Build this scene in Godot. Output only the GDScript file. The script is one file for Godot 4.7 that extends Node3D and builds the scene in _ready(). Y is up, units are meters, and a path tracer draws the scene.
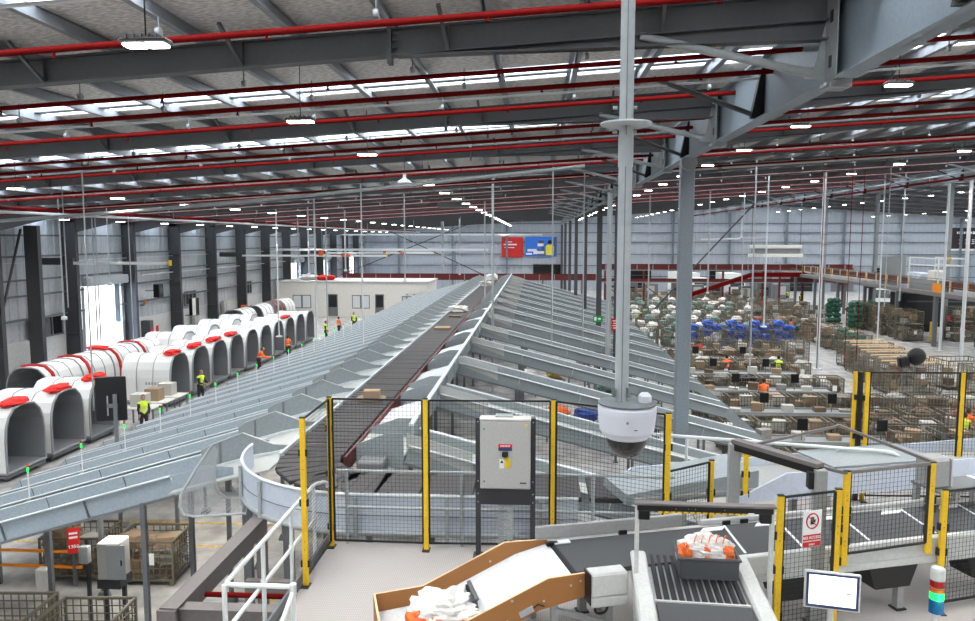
extends Node3D
# Parcel sorting hall. Metres, y up, the hall's long axis runs along -z. D below is the distance along -z.

const EYE := 8.8            # eye height over the hall floor
const DECK := 4.3           # top of the steel platform in the foreground
const BAY := 6.75
const FIRST := 11.0         # distance of the first rafter in view
const WALL_L := -29.2
const RIDGE := 36.0
const WALL_R := 82.0
const FAR := 127.0
const BACK := 45.0          # the hall goes on behind the viewer
const SKYLIGHT := 2.9      # radiance of the skylight strips
const LAMP := 20.0          # energy of one high bay lamp

var M := {}
var used := {}
var part_count := {}
var rng := RandomNumberGenerator.new()

# ------------------------------------------------------------------ geometry collector
class G:
	var v := PackedVector3Array()
	var n := PackedVector3Array()
	var c := PackedColorArray()
	var tint := Color.WHITE
	var tinted := false
	func tri(p: Vector3, q: Vector3, r: Vector3, np: Vector3, nq: Vector3, nr: Vector3) -> void:
		v.append(p); v.append(r); v.append(q)
		n.append(np); n.append(nr); n.append(nq)
		if tinted:
			c.append(tint); c.append(tint); c.append(tint)
	func flat(p: Vector3, q: Vector3, r: Vector3) -> void:
		var k := (q - p).cross(r - p).normalized()
		tri(p, q, r, k, k, k)
	func quad(p: Vector3, q: Vector3, r: Vector3, s: Vector3) -> void:
		var k := (q - p).cross(r - p).normalized()
		tri(p, q, r, k, k, k); tri(p, r, s, k, k, k)
	func box(at: Vector3, size: Vector3, b := Basis.IDENTITY) -> G:
		var x := b.x * size.x * .5
		var y := b.y * size.y * .5
		var z := b.z * size.z * .5
		quad(at - x - y + z, at + x - y + z, at + x + y + z, at - x + y + z)
		quad(at + x - y - z, at - x - y - z, at - x + y - z, at + x + y - z)
		quad(at + x - y + z, at + x - y - z, at + x + y - z, at + x + y + z)
		quad(at - x - y - z, at - x - y + z, at - x + y + z, at - x + y - z)
		quad(at - x + y + z, at + x + y + z, at + x + y - z, at - x + y - z)
		quad(at - x - y - z, at + x - y - z, at + x - y + z, at - x - y + z)
		return self
	func span(a: Vector3, b: Vector3) -> G:      # axis-aligned box between two corners
		return box((a + b) * .5, (b - a).abs())
	func rbox(at: Vector3, size: Vector3, e := .01, b := Basis.IDENTITY) -> G:   # box with chamfered edges
		var h := size * .5
		e = minf(e, minf(h.x, minf(h.y, h.z)) * .9)
		var P := func(sx: float, sy: float, sz: float, ax: int) -> Vector3:
			var q := Vector3(sx * (h.x - (0.0 if ax == 0 else e)), sy * (h.y - (0.0 if ax == 1 else e)), sz * (h.z - (0.0 if ax == 2 else e)))
			return at + b * q
		for s in [1.0, -1.0]:
			var f := [P.call(s, -1, -1, 0), P.call(s, 1, -1, 0), P.call(s, 1, 1, 0), P.call(s, -1, 1, 0)]
			var g := [P.call(-1, s, -1, 1), P.call(-1, s, 1, 1), P.call(1, s, 1, 1), P.call(1, s, -1, 1)]
			var k := [P.call(-1, -1, s, 2), P.call(1, -1, s, 2), P.call(1, 1, s, 2), P.call(-1, 1, s, 2)]
			for w in [f, g, k]:
				if s > 0: quad(w[0], w[1], w[2], w[3])
				else: quad(w[3], w[2], w[1], w[0])
		for s in [1.0, -1.0]:
			for t in [1.0, -1.0]:
				_edge(P.call(s, t, -1, 0), P.call(s, t, 1, 0), P.call(s, t, 1, 1), P.call(s, t, -1, 1), at)
				_edge(P.call(s, -1, t, 0), P.call(s, 1, t, 0), P.call(s, 1, t, 2), P.call(s, -1, t, 2), at)
				_edge(P.call(-1, s, t, 1), P.call(1, s, t, 1), P.call(1, s, t, 2), P.call(-1, s, t, 2), at)
				for u in [1.0, -1.0]:
					var p: Vector3 = P.call(s, t, u, 0)
					var q: Vector3 = P.call(s, t, u, 1)
					var r: Vector3 = P.call(s, t, u, 2)
					if (q - p).cross(r - p).dot(p - at) > 0: flat(p, q, r)
					else: flat(p, r, q)
		return self
	func _edge(p: Vector3, q: Vector3, r: Vector3, s: Vector3, from: Vector3) -> void:
		if (q - p).cross(r - p).dot((p + r) * .5 - from) > 0: quad(p, q, r, s)
		else: quad(s, r, q, p)
	func beam(a: Vector3, b: Vector3, w: float, h: float, up := Vector3.UP) -> G:   # w across, h along up
		var z := (b - a).normalized()
		if absf(z.dot(up)) > .99: up = Vector3.RIGHT
		var x := up.cross(z).normalized()
		var y := z.cross(x)
		return box((a + b) * .5, Vector3(w, h, a.distance_to(b)), Basis(x, y, z))
	func wire(a: Vector3, b: Vector3, w: float) -> void:    # open square bar, 8 triangles
		var z := (b - a).normalized()
		var up := Vector3.UP if absf(z.y) < .9 else Vector3.RIGHT
		var x := up.cross(z).normalized() * w * .5
		var y := z.cross(x)
		var o := [x + y, y - x, -x - y, x - y]
		for i in 4:
			quad(a + o[i], a + o[(i + 1) % 4], b + o[(i + 1) % 4], b + o[i])
	func tube(a: Vector3, b: Vector3, r: float, r2 := -1.0, seg := 8, caps := true) -> G:
		if r2 < 0: r2 = r
		var z := (b - a).normalized()
		var up := Vector3.UP if absf(z.y) < .9 else Vector3.RIGHT
		var x := up.cross(z).normalized()
		var y := z.cross(x)
		for i in seg:
			var t := TAU * i / seg
			var u := TAU * (i + 1) / seg
			var d := x * cos(t) + y * sin(t)
			var e := x * cos(u) + y * sin(u)
			tri(a + d * r, a + e * r, b + e * r2, d, e, e)
			tri(a + d * r, b + e * r2, b + d * r2, d, e, d)
			if caps:
				tri(a, a + e * r, a + d * r, -z, -z, -z)
				tri(b, b + d * r2, b + e * r2, z, z, z)
		return self
	func sweep(pts: Array, r: float, seg := 8) -> G:       # round bar along a polyline
		var rings := []
		var x := Vector3.ZERO
		for i in pts.size():
			var z: Vector3 = (pts[mini(i + 1, pts.size() - 1)] - pts[maxi(i - 1, 0)]).normalized()
			if i == 0:
				x = (Vector3.UP if absf(z.y) < .9 else Vector3.RIGHT).cross(z).normalized()
			x = (x - z * x.dot(z)).normalized()
			var y := z.cross(x)
			var ring := []
			for k in seg:
				ring.append(x * cos(TAU * k / seg) + y * sin(TAU * k / seg))
			rings.append(ring)
		for i in pts.size() - 1:
			for k in seg:
				var d: Vector3 = rings[i][k]
				var e: Vector3 = rings[i][(k + 1) % seg]
				var d2: Vector3 = rings[i + 1][k]
				var e2: Vector3 = rings[i + 1][(k + 1) % seg]
				tri(pts[i] + d * r, pts[i] + e * r, pts[i + 1] + e2 * r, d, e, e2)
				tri(pts[i] + d * r, pts[i + 1] + e2 * r, pts[i + 1] + d2 * r, d, e2, d2)
		return self
	func prism(poly: Array, at: Vector3, x: Vector3, y: Vector3, deep: Vector3) -> G:   # outline in x,y pushed by deep (centred)
		var p2 := PackedVector2Array()
		for p in poly: p2.append(p)
		if Geometry2D.is_polygon_clockwise(p2): p2.reverse()
		var w: Array[Vector3] = []
		for p in p2: w.append(at + x * p.x + y * p.y)
		var h := deep * .5
		var hand := x.cross(y).dot(deep) > 0
		var idx := Geometry2D.triangulate_polygon(p2)
		for i in range(0, idx.size(), 3):
			var a := w[idx[i]]
			var b := w[idx[i + 1]]
			var d := w[idx[i + 2]]
			var up := x.cross(y)
			if (b - a).cross(d - a).dot(up) < 0:
				var t := b
				b = d
				d = t
			if hand:
				flat(a + h, b + h, d + h); flat(a - h, d - h, b - h)
			else:
				flat(a - h, b - h, d - h); flat(a + h, d + h, b + h)
		for i in w.size():
			var a := w[i]
			var b := w[(i + 1) % w.size()]
			if hand: quad(a - h, b - h, b + h, a + h)
			else: quad(a + h, b + h, b - h, a - h)
		return self
	func lathe(prof: Array, at: Vector3, seg := 16) -> G:   # Vector2(radius, height) from bottom to top
		for j in prof.size() - 1:
			var p: Vector2 = prof[j]
			var q: Vector2 = prof[j + 1]
			var s := Vector2(q.y - p.y, p.x - q.x).normalized()
			for i in seg:
				var t := TAU * i / seg
				var u := TAU * (i + 1) / seg
				var d := Vector3(cos(t), 0, -sin(t))
				var e := Vector3(cos(u), 0, -sin(u))
				var nd := d * s.x + Vector3.UP * s.y
				var ne := e * s.x + Vector3.UP * s.y
				var a := at + d * p.x + Vector3.UP * p.y
				var b := at + e * p.x + Vector3.UP * p.y
				var cc := at + e * q.x + Vector3.UP * q.y
				var dd := at + d * q.x + Vector3.UP * q.y
				if p.x > 1e-5: tri(a, b, cc, nd, ne, ne)
				if q.x > 1e-5: tri(a, cc, dd, nd, ne, nd)
		return self
	func blob(at: Vector3, rad: Vector3, noise: FastNoiseLite, amp: float, square := .6, us := 14, vs := 9) -> G:   # lumpy bag
		var pts := []
		for j in vs + 1:
			var row := []
			var ph := -PI / 2 + PI * j / vs
			for i in us:
				var th := TAU * i / us
				var d := Vector3(cos(ph) * cos(th), sin(ph), cos(ph) * sin(th))
				var q := Vector3(signf(d.x) * pow(absf(d.x), square), signf(d.y) * pow(absf(d.y), square), signf(d.z) * pow(absf(d.z), square))
				var k := 1.0 + amp * noise.get_noise_3dv(d * 60.0 + at * 37.0)
				row.append(at + q * rad * k)
			pts.append(row)
		for j in vs:
			for i in us:
				var a: Vector3 = pts[j][i]
				var b: Vector3 = pts[j][(i + 1) % us]
				var d: Vector3 = pts[j + 1][(i + 1) % us]
				var e: Vector3 = pts[j + 1][i]
				flat(a, d, b); flat(a, e, d)
		return self
	func mesh() -> ArrayMesh:
		var arr := []
		arr.resize(Mesh.ARRAY_MAX)
		arr[Mesh.ARRAY_VERTEX] = v
		arr[Mesh.ARRAY_NORMAL] = n
		if tinted: arr[Mesh.ARRAY_COLOR] = c
		var m := ArrayMesh.new()
		m.add_surface_from_arrays(Mesh.PRIMITIVE_TRIANGLES, arr)
		return m

# ------------------------------------------------------------------ naming and tagging
func numbered(called: String) -> String:
	var k: int = used.get(called, 0)
	used[called] = k + 1
	return called if k == 0 else "%s_%03d" % [called, k]

func tag(o: Node, label: String, category: String, group := "") -> void:
	o.set_meta("label", label)
	o.set_meta("category", category)
	if group: o.set_meta("group", group)

func thing(called: String, label: String, category: String, at := Vector3.ZERO, turn := 0.0, group := "") -> Node3D:
	var o := Node3D.new()
	o.name = numbered(called)
	add_child(o)
	o.position = at
	o.rotation.y = turn
	tag(o, label, category, group)
	return o

func part(parent: Node, called: String, what, mat: Material, at := Vector3.ZERO) -> MeshInstance3D:
	var o := MeshInstance3D.new()
	o.mesh = what.mesh() if what is G else what
	o.material_override = mat
	o.position = at
	var key := "%d/%s" % [parent.get_instance_id(), called]
	var k: int = part_count.get(key, 0)
	part_count[key] = k + 1
	o.name = called if k == 0 else "%s_%03d" % [called, k]
	parent.add_child(o, true)
	return o

func single(called: String, what, mat: Material, label: String, category: String, at := Vector3.ZERO, group := "") -> MeshInstance3D:
	var o := MeshInstance3D.new()
	o.mesh = what.mesh() if what is G else what
	o.material_override = mat
	o.name = numbered(called)
	add_child(o)
	o.position = at
	tag(o, label, category, group)
	return o

func struct(called: String, what, mat: Material) -> MeshInstance3D:
	var o := MeshInstance3D.new()
	if what != null: o.mesh = what.mesh() if what is G else what
	o.material_override = mat
	o.name = called
	used[called] = 1
	add_child(o)
	o.set_meta("kind", "structure")
	return o

func shell(called: String) -> Node3D:          # a piece of the setting that only holds parts
	var o := Node3D.new()
	o.name = called
	used[called] = 1
	add_child(o)
	o.set_meta("kind", "structure")
	return o

func dup(src: Node3D, at: Vector3, label := "", group := "", turn := INF) -> Node3D:
	var base := String(src.name)
	if base.length() > 4 and base[-4] == "_" and base.right(3).is_valid_int(): base = base.left(-4)
	var o: Node3D = src.duplicate()
	o.name = numbered(base)
	add_child(o)
	o.position = at
	if turn != INF: o.rotation.y = turn
	if label: o.set_meta("label", label)
	if group: o.set_meta("group", group)
	return o

const ONES := ["", "first", "second", "third", "fourth", "fifth", "sixth", "seventh", "eighth", "ninth", "tenth", "eleventh", "twelfth", "thirteenth", "fourteenth", "fifteenth", "sixteenth", "seventeenth", "eighteenth", "nineteenth"]
func nth(k: int) -> String:
	if k < 20: return ONES[k]
	var tens: String = ["twenty", "thirty", "forty"][k / 10 - 2]
	if k % 10 == 0: return ["twentieth", "thirtieth", "fortieth"][k / 10 - 2]
	return tens + "-" + ONES[k % 10]

func roof_y(x: float) -> float:      # underside of the rafters
	return 11.53 + .063 * x if x <= RIDGE else 11.53 + .063 * RIDGE - .063 * (x - RIDGE)

# ------------------------------------------------------------------ materials
func noise_tex(freq: float, lo: float, hi: float, octaves := 4, seed_ := 1, size := 256, contrast := 1.0) -> ImageTexture:
	var f := FastNoiseLite.new()
	f.noise_type = FastNoiseLite.TYPE_SIMPLEX_SMOOTH
	f.seed = seed_
	f.frequency = freq
	f.fractal_octaves = octaves
	var src := f.get_seamless_image(size, size)
	var img := Image.create(size, size, false, Image.FORMAT_RGB8)
	for y in size:
		for x in size:
			var k := clampf((src.get_pixel(x, y).r - .5) * contrast + .5, 0, 1)
			var w := lerpf(lo, hi, k)
			img.set_pixel(x, y, Color(w, w, w))
	return ImageTexture.create_from_image(img)

func mat(called: String, col: Color, rough := .6, metal := 0.0, tex: Texture2D = null, scale := 1.0) -> StandardMaterial3D:
	var m := StandardMaterial3D.new()
	m.resource_name = called
	m.albedo_color = col
	m.roughness = rough
	m.metallic = metal
	if tex:
		m.albedo_texture = tex
		m.uv1_triplanar = true
		m.uv1_world_triplanar = true
		m.uv1_scale = Vector3.ONE * scale
	M[called] = m
	return m

func glow(called: String, col: Color, energy: float) -> StandardMaterial3D:
	var m := mat(called, col, .4)
	m.emission_enabled = true
	m.emission = col
	m.emission_energy_multiplier = energy
	return m

func make_materials() -> void:
	var fine := noise_tex(.06, .92, 1.0, 4, 3)
	var mottle := noise_tex(.02, .72, 1.0, 5, 7, 512, 1.3)
	var crinkle := noise_tex(.045, .74, 1.0, 5, 11, 512, 1.6)
	var speck := noise_tex(.25, .72, 1.0, 3, 17, 256, 1.6)
	var weave := Image.create(64, 64, false, Image.FORMAT_RGB8)
	for y in 64:
		for x in 64:
			var w := .9 if (x % 8 < 2 or y % 16 < 2) else 1.0
			weave.set_pixel(x, y, Color(w, w, w))
	var tread := ImageTexture.create_from_image(weave)
	mat("concrete", Color(.70, .69, .68), .55, 0, mottle, .09)
	mat("deck_floor", Color(.68, .655, .64), .7, 0, tread, 4.5)
	mat("line_yellow", Color(.86, .70, .30), .6, 0, mottle, .5)
	mat("line_white", Color(.85, .85, .84), .6, 0, mottle, .5)
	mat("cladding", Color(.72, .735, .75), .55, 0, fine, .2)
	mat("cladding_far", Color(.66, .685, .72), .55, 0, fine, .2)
	mat("dado", Color(.78, .78, .77), .75, 0, fine, .3)
	mat("roof_steel", Color(.27, .265, .27), .6, 0, fine, .6)
	mat("column_steel", Color(.26, .265, .275), .55, 0, fine, .6)
	mat("girder_paint", Color(.50, .535, .565), .5, 0, fine, .8)
	mat("strut_paint", Color(.55, .56, .56), .5, 0, fine, .8)
	mat("black_paint", Color(.035, .035, .04), .6)
	mat("purlin_zinc", Color(.50, .51, .53), .5, .1, fine, .5)
	mat("insulation", Color(.85, .83, .81), .8, 0, crinkle, .45).uv1_scale = Vector3(.3, .5, .7)
	mat("pipe_red", Color(.38, .045, .04), .7).metallic_specular = .15
	mat("conduit_white", Color(.78, .79, .80), .45)
	mat("zinc", Color(.68, .695, .70), .45, .1, fine, 1.2)
	mat("zinc_dark", Color(.46, .47, .48), .5, .1, fine, 1.2)
	mat("chute_blue", Color(.64, .685, .72), .45, .0, fine, .7)
	mat("chute_flange", Color(.82, .84, .85), .45, .0, fine, .7)
	mat("chute_pan", Color(.72, .725, .71), .45, .0, fine, .7)
	mat("wing_plate", Color(.58, .61, .62), .5, .0, fine, .7)
	mat("guard_white", Color(.80, .83, .88), .35, 0, fine, .8)
	mat("carrier_dark", Color(.23, .21, .21), .6, 0, fine, 1.5)
	mat("carrier_gap", Color(.56, .55, .55), .5)
	mat("frame_maroon", Color(.36, .085, .075), .5)
	mat("fence_yellow", Color(.93, .75, .09), .45, 0, fine, 1.5)
	mat("fence_black", Color(.045, .045, .05), .5)
	mat("rail_white", Color(.84, .85, .84), .35)
	mat("leg_grey", Color(.40, .41, .42), .5, .0, fine, 1.2)
	mat("deck_beam", Color(.46, .43, .42), .6, 0, fine, .8)
	mat("board", Color(.70, .47, .25), .7, 0, speck, 5.0)
	mat("board_edge", Color(.88, .76, .60), .7, 0, fine, 4.0)
	mat("slide_white", Color(.88, .89, .90), .25, 0, fine, 1.0)
	mat("belt_rubber", Color(.31, .315, .325), .75, 0, speck, 2.0)
	mat("belt_dark", Color(.13, .13, .14), .7, 0, speck, 2.0)
	mat("alu", Color(.80, .80, .785), .45, .0, fine, 1.0)
	mat("alu_mid", Color(.62, .62, .61), .45, .0, fine, 1.0)
	mat("tote_grey", Color(.30, .305, .315), .5)
	mat("tote_pale", Color(.62, .63, .65), .5)
	mat("bag_white", Color(.90, .88, .86), .45, 0, fine, 5.0)
	mat("bag_orange", Color(.90, .42, .16), .5)
	mat("cabinet_grey", Color(.72, .715, .70), .5, 0, fine, 2.0)
	mat("cabinet_stand", Color(.20, .20, .215), .5)
	mat("camera_white", Color(.80, .80, .83), .4)
	mat("plastic_black", Color(.05, .05, .055), .4)
	mat("sign_red", Color(.76, .12, .11), .5)
	mat("sign_blue", Color(.20, .22, .38), .5)
	mat("sign_white", Color(.90, .90, .90), .5)
	mat("sign_yellow", Color(.92, .78, .12), .5)
	mat("sign_green", Color(.06, .55, .25), .5)
	mat("sign_orange", Color(.93, .55, .06), .5)
	mat("office_wall", Color(.90, .88, .85), .7, 0, fine, .3)
	mat("office_roof", Color(.72, .71, .70), .7)
	mat("pane_dark", Color(.10, .105, .11), .15)
	mat("door_grey", Color(.42, .43, .44), .5)
	mat("uld_skin", Color(.88, .88, .87), .45, .0, fine, .8)
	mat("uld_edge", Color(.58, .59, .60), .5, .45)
	mat("uld_band", Color(.36, .17, .15), .6)
	mat("cloth_red", Color(.86, .13, .09), .8)
	mat("strap_red", Color(.66, .10, .09), .8)
	mat("bag_blue", Color(.27, .40, .74), .6, 0, mottle, 1.2)
	mat("bag_green", Color(.20, .42, .34), .6, 0, mottle, 1.2)
	mat("bag_teal", Color(.50, .60, .56), .6, 0, mottle, 1.2)
	mat("bag_grey", Color(.62, .60, .57), .6, 0, mottle, 1.2)
	mat("cage_steel", Color(.44, .41, .35), .55, .1, fine, 1.0)
	mat("carton", Color(.60, .51, .41), .8, 0, fine, 2.0)
	mat("carton_dark", Color(.42, .35, .28), .8, 0, fine, 2.0)
	mat("parcel_white", Color(.70, .69, .66), .6)
	mat("parcel_black", Color(.10, .10, .11), .5)
	mat("parcel_red", Color(.55, .30, .24), .6)
	mat("bench_grey", Color(.55, .56, .56), .45, .0, fine, 1.0)
	mat("brown_panel", Color(.36, .17, .10), .6)
	mat("truck_white", Color(.88, .88, .87), .35)
	mat("truck_dark", Color(.07, .075, .09), .4)
	mat("tyre", Color(.04, .04, .04), .8)
	mat("barrel_orange", Color(.85, .36, .05), .5)
	mat("poster_dark", Color(.16, .09, .10), .6)
	mat("poster_blue", Color(.16, .42, .78), .6)
	mat("print_yellow", Color(.85, .80, .20), .6)
	mat("print_skin", Color(.62, .44, .35), .6)
	mat("outside_slab", Color(.80, .80, .79), .8)
	mat("lamp_body", Color(.35, .35, .36), .5)
	glow("lamp_lens", Color(1, .985, .95), 14.0)
	glow("added_lamp_tube", Color(1, .985, .95), 6.0)  # glow of the added fill lamps under the chutes
	glow("lamp_skylight", Color(.93, .97, 1.0), 2.6)
	glow("lamp_green", Color(.12, .95, .42), 1.1)
	glow("lamp_red", Color(1.0, .12, .06), .9)
	glow("screen_white", Color(.96, .98, 1.0), 1.25)
	mat("lens_red", Color(.62, .05, .04), .25)
	mat("lens_amber", Color(.80, .33, .04), .25)
	mat("lens_blue", Color(.04, .35, .56), .25)
	var g := mat("glass_clear", Color(.75, .82, .84, .22), .03)
	g.transparency = BaseMaterial3D.TRANSPARENCY_ALPHA
	var d := mat("dome_smoke", Color(.03, .03, .035, .9), .04)
	d.transparency = BaseMaterial3D.TRANSPARENCY_ALPHA
	var p := mat("people", Color.WHITE, .75)
	p.vertex_color_use_as_albedo = true

# ------------------------------------------------------------------ the hall
func hall_floor() -> void:
	var f := struct("floor", G.new().span(Vector3(WALL_L - .4, -.4, BACK), Vector3(WALL_R + .4, 0, -FAR - .4)), M.concrete)
	var line := func(a: Vector3, b: Vector3, w: float, m: Material):
		part(f, "floor_marking", G.new().beam(a, b, w, .004), m)
	var Y: Material = M.line_yellow
	line.call(Vector3(-28.3, .002, -44), Vector3(-28.3, .002, -92), .16, Y)
	line.call(Vector3(-17, .002, -21.9), Vector3(-7.5, .002, -21.9), .12, Y)
	line.call(Vector3(-17, .002, -20.2), Vector3(-7.5, .002, -20.2), .12, Y)
	line.call(Vector3(-7.2, .002, -15.5), Vector3(-5.4, .002, -19.0), .12, Y)
	line.call(Vector3(28.6, .002, -40), Vector3(28.6, .002, -76), .14, Y)
	line.call(Vector3(30.2, .002, -40), Vector3(30.2, .002, -76), .14, Y)
	line.call(Vector3(19.0, .002, -38), Vector3(19.0, .002, -47), .14, Y)
	for p in [[24.2, 51.5, 1.6], [26.6, 54.5, 1.2], [28.6, 56.5, .8], [26.0, 58.0, 1.0]]:
		part(f, "floor_marking", G.new().box(Vector3(p[0], .002, -p[1]), Vector3(p[2], .004, 2.0)), Y)
	line.call(Vector3(20.5, .002, -48), Vector3(20.5, .002, -80), .1, M.line_white)

func roof() -> void:
	var c := shell("ceiling")
	# insulated sheeting between the skylight strips, on both slopes
	var strips := []
	var from := -BACK
	for k in range(-7, 18):
		var s := FIRST + BAY * k + 3.9
		if s > FAR: break
		strips.append([from, s])
		from = s + 1.2
	strips.append([from, FAR + .4])
	var ridge_y := roof_y(RIDGE) + .58
	for s in strips:
		for side in 2:
			var xa := WALL_L - .4 if side == 0 else RIDGE
			var xb := RIDGE if side == 0 else WALL_R + .4
			var ya := roof_y(xa) + .58
			var yb := roof_y(xb) + .58
			var g := G.new()
			g.prism([Vector2(xa, ya), Vector2(xb, yb), Vector2(xb, yb + .12), Vector2(xa, ya + .12)], Vector3(0, 0, -(s[0] + s[1]) * .5), Vector3.RIGHT, Vector3.UP, Vector3(0, 0, s[1] - s[0]))
			part(c, "roof_panel", g, M.insulation)
	# purlins: Z sections along the hall
	var x := WALL_L + .5
	while x < WALL_R:
		var y := roof_y(x) + .38
		var g := G.new()
		g.span(Vector3(x - .012, y, BACK - 1), Vector3(x + .012, y + .2, -FAR))
		g.span(Vector3(x - .012, y, BACK - 1), Vector3(x + .09, y + .015, -FAR))
		g.span(Vector3(x - .09, y + .185, BACK - 1), Vector3(x + .012, y + .2, -FAR))
		part(c, "purlin", g, M.purlin_zinc)
		x += 1.4
	# skylight strips
	var n := 0
	for k in range(-7, 17):
		var d := FIRST + BAY * k + 4.5
		if d + .6 > FAR: break
		n += 1
		var w := shell("window_%d" % n)
		var step := 1.4 if k in range(-1, 4) else 4.2
		var xx := WALL_L + .5
		while xx < WALL_R - .1:
			var xe := minf(xx + step, WALL_R)
			if xx < RIDGE and xe > RIDGE: xe = RIDGE
			var ya := roof_y(xx) + .6
			var yb := roof_y(xe) + .6
			var g := G.new()
			g.prism([Vector2(xx, ya), Vector2(xe, yb), Vector2(xe, yb + .02), Vector2(xx, ya + .02)], Vector3(0, 0, -d), Vector3.RIGHT, Vector3.UP, Vector3(0, 0, 1.2))
			part(w, "skylight_pane", g, M.lamp_skylight)
			xx = xe
		var b := G.new()
		b.beam(Vector3(WALL_L, roof_y(WALL_L) + .56, -d), Vector3(RIDGE, roof_y(RIDGE) + .56, -d), .22, .03)
		part(w, "glazing_batten", b, M.purlin_zinc)
		for side in 2:
			var xa := WALL_L if side == 0 else RIDGE
			var xb := RIDGE if side == 0 else WALL_R
			var a := Vector3(xa, roof_y(xa) + .585, -d)
			var e := Vector3(xb, roof_y(xb) + .585, -d)
			var l := AreaLight3D.new()
			l.name = "skylight_light_%d_%d" % [n, side]
			l.area_size = Vector2(a.distance_to(e), 1.15)
			l.area_normalize_energy = false
			l.light_color = Color(.93, .97, 1.0)
			l.light_energy = SKYLIGHT
			l.area_range = 60.0
			l.shadow_enabled = true
			add_child(l)
			var ux := (e - a).normalized()
			var up := Vector3(0, 0, 1).cross(ux)
			l.transform = Transform3D(Basis(ux, Vector3(0, 0, -1), up), (a + e) * .5)

func rafters() -> void:
	for k in range(-2, 17):
		var d := FIRST + BAY * k
		var c := -d
		var xa := WALL_L + .1
		var e := Vector3(xa, roof_y(xa), c)
		var r := Vector3(RIDGE, roof_y(RIDGE), c)
		var f := Vector3(WALL_R, roof_y(WALL_R), c)
		var o := thing("roof_rafter", "dark grey steel roof rafter spanning the hall, %s from the far wall with the posters" % nth(17 - k), "rafter", Vector3(0, 0, c), 0, "dark portal rafters under the roof")
		var z := Vector3(0, 0, -c)
		var web := G.new()
		web.beam(e + z + Vector3(0, .19, 0), r + z + Vector3(0, .19, 0), .016, .37)
		web.beam(r + z + Vector3(0, .19, 0), f + z + Vector3(0, .19, 0), .016, .37)
		part(o, "web", web, M.roof_steel)
		var fl := G.new()
		for y in [.01, .37]:
			fl.beam(e + z + Vector3(0, y, 0), r + z + Vector3(0, y, 0), .22, .02)
			fl.beam(r + z + Vector3(0, y, 0), f + z + Vector3(0, y, 0), .22, .02)
		part(o, "flange", fl, M.roof_steel)
		# eaves haunch
		var h := G.new()
		h.prism([Vector2(WALL_L + .9, roof_y(WALL_L) - .55), Vector2(WALL_L + 4.5, roof_y(WALL_L + 4.5)), Vector2(WALL_L + .9, roof_y(WALL_L + .9))], Vector3.ZERO, Vector3.RIGHT, Vector3.UP, Vector3(0, 0, .02))
		part(o, "haunch", h, M.roof_steel)
		var hg := G.new()       # deeper web where the rafter meets the long girder
		hg.prism([Vector2(-2.0, roof_y(-2.0)), Vector2(.9, roof_y(.9) - .16), Vector2(4.15, roof_y(4.15) - .24), Vector2(6.6, roof_y(6.6) - .16), Vector2(9.6, roof_y(9.6))], Vector3.ZERO, Vector3.RIGHT, Vector3.UP, Vector3(0, 0, .016))
		hg.beam(Vector3(-2.0, roof_y(-2.0), 0), Vector3(4.15, roof_y(4.15) - .25, 0), .22, .02)
		hg.beam(Vector3(4.15, roof_y(4.15) - .25, 0), Vector3(9.6, roof_y(9.6), 0), .22, .02)
		part(o, "girder_haunch", hg, M.roof_steel)
		if k < 8:
			var x := -1.26 - 3.0 * 9
			while x < 36.0:
				if absf(x - 4.15) > .6:
					var s := G.new()
					s.beam(Vector3(x, roof_y(x) + .03, .1), Vector3(x - .05, roof_y(x) + .44, .75), .05, .05)
					s.box(Vector3(x, roof_y(x) + .19, .05), Vector3(.012, .36, .1))
					part(o, "fly_brace", s, M.roof_steel)
				x += 3.0 if x < 8.0 else 4.5
			var p := G.new()
			p.box(Vector3(-2.1, roof_y(-2.1) + .2, .03), Vector3(.06, .62, .2))
			for i in 5: p.tube(Vector3(-2.06, roof_y(-2.1) + .02 + .1 * i, .07), Vector3(-1.98, roof_y(-2.1) + .02 + .1 * i, .07), .018, -1, 6)
			part(o, "splice_plate", p, M.roof_steel)

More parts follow.
